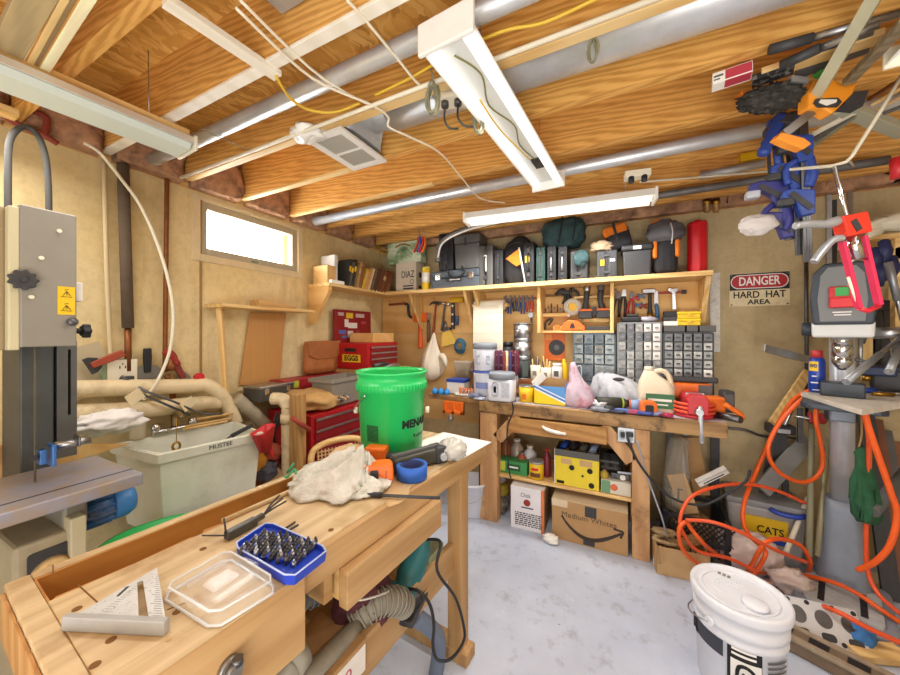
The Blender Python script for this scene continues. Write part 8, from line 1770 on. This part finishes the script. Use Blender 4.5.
t = thing('paper_sheet', 'white paper sheets spread over the far bench corner', 'paper', (-.70, 1.46, TZ_), -8); obj('sheet', MB().grid(10, 10, lambda a, b: V((-.16+.29*a, -.16+.28*b, .0015+.006*noise.noise(V((a*3, b*3, 0))) if a < .9 else .0015))), M_PAPER, t, solid=.001); obj('sheet', MB().grid(8, 8, lambda a, b: V((-.08+.16*a, -.21+.16*b, .006+.004*sin(a*5+b*3)))), plain('greyish paper', 'd9d6cc', .8), t, solid=.001)
one('pencil', 'thin grey pencil lying on the white sheets at the bench corner', 'pencil', MB().cyl(P7(430, 451, TZ_+.016), P7(462, 445, TZ_+.016), .004, n=8), M_CASEG)
one('brown_paper', 'brown kraft paper lying under the blue tape', 'paper', MB().grid(10, 10, lambda a, b: V((-.83+.2*a+.02*sin(b*9), .86+.32*b+.015*sin(a*11), TZ_-.0008+.001*sin(a*5)))), M_CARDL, solid=.0006)
one('kraft_bag', 'tan paper bag standing behind the grocery bag against the green bucket', 'bag', MB().blob(P7(350, 462, TZ_+.045), (.09, .07, .06), 105, .15, 2, 30, 20, flatz=-.0445), M_CARDL)
one('paper_cone', 'cream folded paper sticking up behind the orange tool', 'paper', MB().prism([(-.07, 0), (.03, 0), (.04, .09), (-.03, .05)], -.008, .008, 'y').xf(Matrix.Translation(P7(375, 457)) @ Matrix.Rotation(radians(20), 4, 'Z')), M_CREAMP)
# green bucket
gb = PD(392, 370, 1.50); gb.z = TZ_
M_GRN = plain('spring green plastic', '25c565', .35, sss=0)
zr = PD(392, 370, 1.50).z-TZ_
t = thing('green_bucket', 'bright green bucket with black lettering standing on the foreground bench', 'bucket', gb, 27)
R_ = .150
obj('pail', MB().lathe([(R_*.85, 0), (R_*.87, .005), (R_*.965, zr*.78), (R_*1.02, zr*.785), (R_*1.02, zr*.87), (R_*.975, zr*.875), (R_*.99, zr*.97), (R_*1.035, zr*.975), (R_*1.035, zr), (R_*.96, zr), (R_*.955, zr*.95), (R_*.84, .008), (.004, .008)], n=52), M_GRN, t)
rb = MB()
for i in range(60): a = 2*pi*i/60; rb.bar((R_*1.021*cos(a), R_*1.021*sin(a), zr*.795), (R_*1.021*cos(a), R_*1.021*sin(a), zr*.862), .004, .003, (cos(a), sin(a), 0))
obj('rib_band', rb, plain('deeper green', '1fae57', .4), t)
def wrap_text(s, size, a0, z, r, m, name, w):
    me = text(s, size, m, t, (0, 0, 0), (0, 0, 0), name=name, w=w, bold=.002)
    for v in me.data.vertices:
        a = a0+v.co.x/r; zz = z+v.co.y; rr = r*(.87+.115*zz/(zr*.78))/.97+.0012+v.co.z*.5
        v.co = (rr*cos(a), rr*sin(a), zz)
    return me
wrap_text('MENARDS', .045, radians(-24), zr*.42, R_*.955, M_INK, 'lettering', .2)
wrap_text('Dedicated', .02, radians(-24), zr*.27, R_*.95, M_INK, 'script_lettering', .09)
wrap_text('SERVICE & QUALITY', .018, radians(-24), zr*.18, R_*.945, M_INK, 'small_lettering', .15)
br_ = MB()
for i in range(13): 
    z = zr*.24+.0052*i; br_.rings([[V((R_*(.872+.093*zz/(zr*.78)+.004)*cos(a), R_*(.872+.093*zz/(zr*.78)+.004)*sin(a), zz)) for a in [radians(-128+3*k) for k in range(9)]] for zz in (z, z+.0036)], cap=False, closed=False)
obj('barcode', br_, plain('dark green print', '1c4a2c', .6), t)
for a in (-178, 2): obj('bail_boss', MB().cyl((R_*.98*cos(radians(a)), R_*.98*sin(radians(a)), zr*.52), (R_*1.09*cos(radians(a)), R_*1.09*sin(radians(a)), zr*.52), .014, n=14), M_CREAMP, t)
obj('bail_handle', MB().tube([(R_*1.08*cos(radians(-178)), R_*1.08*sin(radians(-178)), zr*.52), (R_*1.06*cos(radians(-160)), R_*1.06*sin(radians(-160)), zr*.58), (R_*1.05*cos(radians(-140)), R_*1.05*sin(radians(-140)), zr*.66), (R_*1.07*cos(radians(-122)), R_*1.07*sin(radians(-122)), zr*.755)], .0028, 6, 4), M_STEEL, t)
# ---- under bench
sx = .4065
c = (-.72, .62)
t = thing('shelf_carton', 'brown open carton with printed end panel on the lower bench shelf', 'box', (-.775, .57, sx), -3)
obj('body', MB().box((0, 0, .05), (.2, .44, .10)), M_CARD, t, bev=.004); obj('print_panel', MB().bb((-.09, .2205, .01), (.09, .2225, .09)).bb((.1002, .05, .015), (.102, .21, .09)), M_PAPER, t)
text('60', .04, plain('rose print', 'c06a7a', .7), t, (.103, .13, .055), (90, 0, 90), w=.05); pb_ = MB()
for i in range(14): pb_.bb((.1012, -.16+.009*i, .02), (.1025, -.16+.009*i+.004, .06))
obj('barcode', pb_, M_INK, t); obj('flap', MB().bar((-.09, .0, .103), (-.15, .0, .13), .34, .004, (1, 0, 1)), M_CARDL, t)
M_GH2 = plain('grey vacuum hose', '9a9688', .6, 0, .12, 9, '6d685a', .4)
def ribbed(label, pts, r, m, k=10):
    P = spline(pts, k); q = MB().tube(P, r*.88, 16)
    for i in range(len(P)-1):
        d = (P[i+1]-P[i]).normalized(); u = d.orthogonal().normalized(); w = d.cross(u)
        q.tube([P[i]+(u*cos(g)+w*sin(g))*r for g in [2*pi*j/18 for j in range(18)]], .003, 5, closed=True)
    return one('vacuum_hose', label, 'hose', q, m)
ribbed('grey ribbed vacuum hose end standing on the lower bench shelf', [V((-.74, .81, .50)), V((-.70, .87, .53)), V((-.67, .94, .50)), V((-.67, .98, .46))], .042, M_GH2, 5)
one('vacuum_tube', 'dusty grey vacuum tube lying along the lower bench shelf', 'tube', MB().tube([V((-.70, .36, .56)), V((-.69, .50, .555)), V((-.72, .80, .505))], .024, 14, 5), M_GH2)
one('vacuum_nozzle', 'grey vacuum nozzle with a collar under the bench top', 'tube', MB().tube([V((-.72, .40, .58)), V((-.70, .50, .585)), V((-.71, .555, .60))], [.026, .032, .036], 14, 4).cyl((-.71, .55, .60), (-.715, .59, .605), .04), M_GH2)
ribbed('small ribbed hose stub hanging under the bench top beside the drawer', [V((-.78, .62, .70)), V((-.76, .66, .68)), V((-.75, .71, .68))], .03, M_CASEG, 4)
one('shelf_back_board', 'brown panel at the back of the lower bench shelf', 'panel', MB().bb((-1.06, .35, .41), (-1.03, 1.2, .72)), M_TROUGH, bev=.002)
gt = V((-.70, 1.06, sx))
t = thing('angle_grinder', 'teal power tool on the lower bench shelf by the far leg', 'power tool', gt, 10)
M_TL = plain('tool teal', '2e7378', .45, 0, .1, 12)
obj('body', MB().tube([(0, -.06, .05), (0, .0, .09), (.02, .05, .15), (.02, .08, .19)], [.045, .05, .042, .035], 14, 4), M_TL, t); obj('head', MB().lathe([(.03, .02), (.055, .03), (.055, .09), (.03, .1)], (-.01, -.07, 0), 18), M_TL, t); obj('foot', MB().box((0, -.03, .01), (.12, .16, .02)), M_BLK2, t, bev=.004); obj('vent', MB().box((.04, .03, .12), (.012, .05, .03)), M_BLK, t)
one('drawer_mess', 'maroon cloth heap behind the bench drawer on the shelf', 'cloth', MB().blob((-.76, .88, .50), (.09, .1, .095), 107, .25), plain('maroon cloth', '5b3038', .9))
one('small_carton', 'greenish box of parts at the far end of the lower bench shelf', 'box', MB().bb((-.74, 1.14, sx), (-.66, 1.26, sx+.12)), plain('sage carton', '8f9a7c', .7, 0, .2, 30), bev=.003)
one('metal_scraps', 'dark metal scraps piled on the lower bench shelf near the leg', 'scrap', MB().blob((-.69, 1.02, sx+.03), (.05, .09, .03), 108, .4, 4, flatz=-.029), M_DARKST)
one('power_cord', 'black cord looping out over the bench stretcher and back under the shelf', 'cord', MB().tube([V((-.68, 1.13, .6)), V((-.60, 1.12, .62)), PX(437, 570, -.57), PX(455, 597, -.55), PX(463, 622, -.55), PX(464, 640, -.55), PX(452, 658, -.55), PX(438, 660, -.55), PX(433, 645, -.55), PX(434, 625, -.555), PX(430, 605, -.565), PX(420, 592, -.59), V((-.66, 1.0, .505))], .0055, 8, 6), M_CORDB)
one('hanging_hose', 'blue grey hose end hanging below the bench stretcher', 'hose', MB().tube([V((-.68, 1.06, .36)), PX(437, 635, -.66), PX(438, 660, -.67), PX(432, 690, -.69)], .03, 12, 4), plain('blue grey hose', '6f7d92', .5))
one('white_wire', 'white wire sagging under the bench beside the drawer', 'cord', MB().tube([PX(340, 580, -.66), PX(345, 595, -.65), PX(360, 600, -.65), PX(385, 593, -.67), PX(398, 585, -.7)], .003, 6, 5), M_WHT)
# ================= CAMERA AND LIGHT =================
cam = bpy.data.cameras.new('camera'); co = bpy.data.objects.new('camera', cam); COL.objects.link(co)
cam.sensor_width = 36; cam.lens = 36*F/900; cam.shift_y = -4.5/900; cam.clip_start = .02
co.location = (0, 0, CH); co.rotation_euler = (radians(90), 0, TH); SC.camera = co
wd = bpy.data.worlds.new('world'); SC.world = wd; wd.use_nodes = True
bg = wd.node_tree.nodes['Background']; bg.inputs[0].default_value = (1, .99, .97, 1); bg.inputs[1].default_value = 1.25
def area(name, loc, rot, sx, sy, e, c=(1, 1, 1)):
    l = bpy.data.lights.new(name, 'AREA'); l.shape = 'RECTANGLE'; l.size = sx; l.size_y = sy; l.energy = e; l.color = c
    o = bpy.data.objects.new(name, l); COL.objects.link(o); o.location = loc; o.rotation_euler = [radians(a) for a in rot]; return o
area('lamp_strip', (-.5, 2.44, 2.10), (0, 0, 2), 1.2, .08, 12, (1, .97, .92))
area('lamp_centre', (-.385, 1.35, 2.17), (0, 0, 86), 1.0, .1, 7, (1, .97, .93))
area('lamp_band_saw', (-1.75, .35, 2.15), (0, 0, 20), 1.2, .1, 7, (1, .97, .93))
area('lamp_corner', (1.0, .8, 2.12), (0, 0, 76), .6, .1, 7, (1, .97, .93))
area('fill_rear', (0, -1.2, 2.2), (0, 0, 0), 2.4, .3, 12, (1, .98, .96))  # unseen overhead fill, added behind the camera to even out the brightness
area('fill_ceiling', (.3, -.7, .7), (160, 0, 0), 1.6, .8, 30, (1, .96, .9))  # added upward fill without a fixture, brightens the ceiling from behind the camera
area('window_daylight', (XL-.1, 1.5, 2.05), (0, -90, 0), .3, .65, 10, (.93, .97, 1))
SC.view_settings.view_transform = 'Standard'; SC.view_settings.look = 'None'; SC.view_settings.gamma = 1; SC.view_settings.use_curve_mapping = False
SC.view_settings.exposure = 0.6
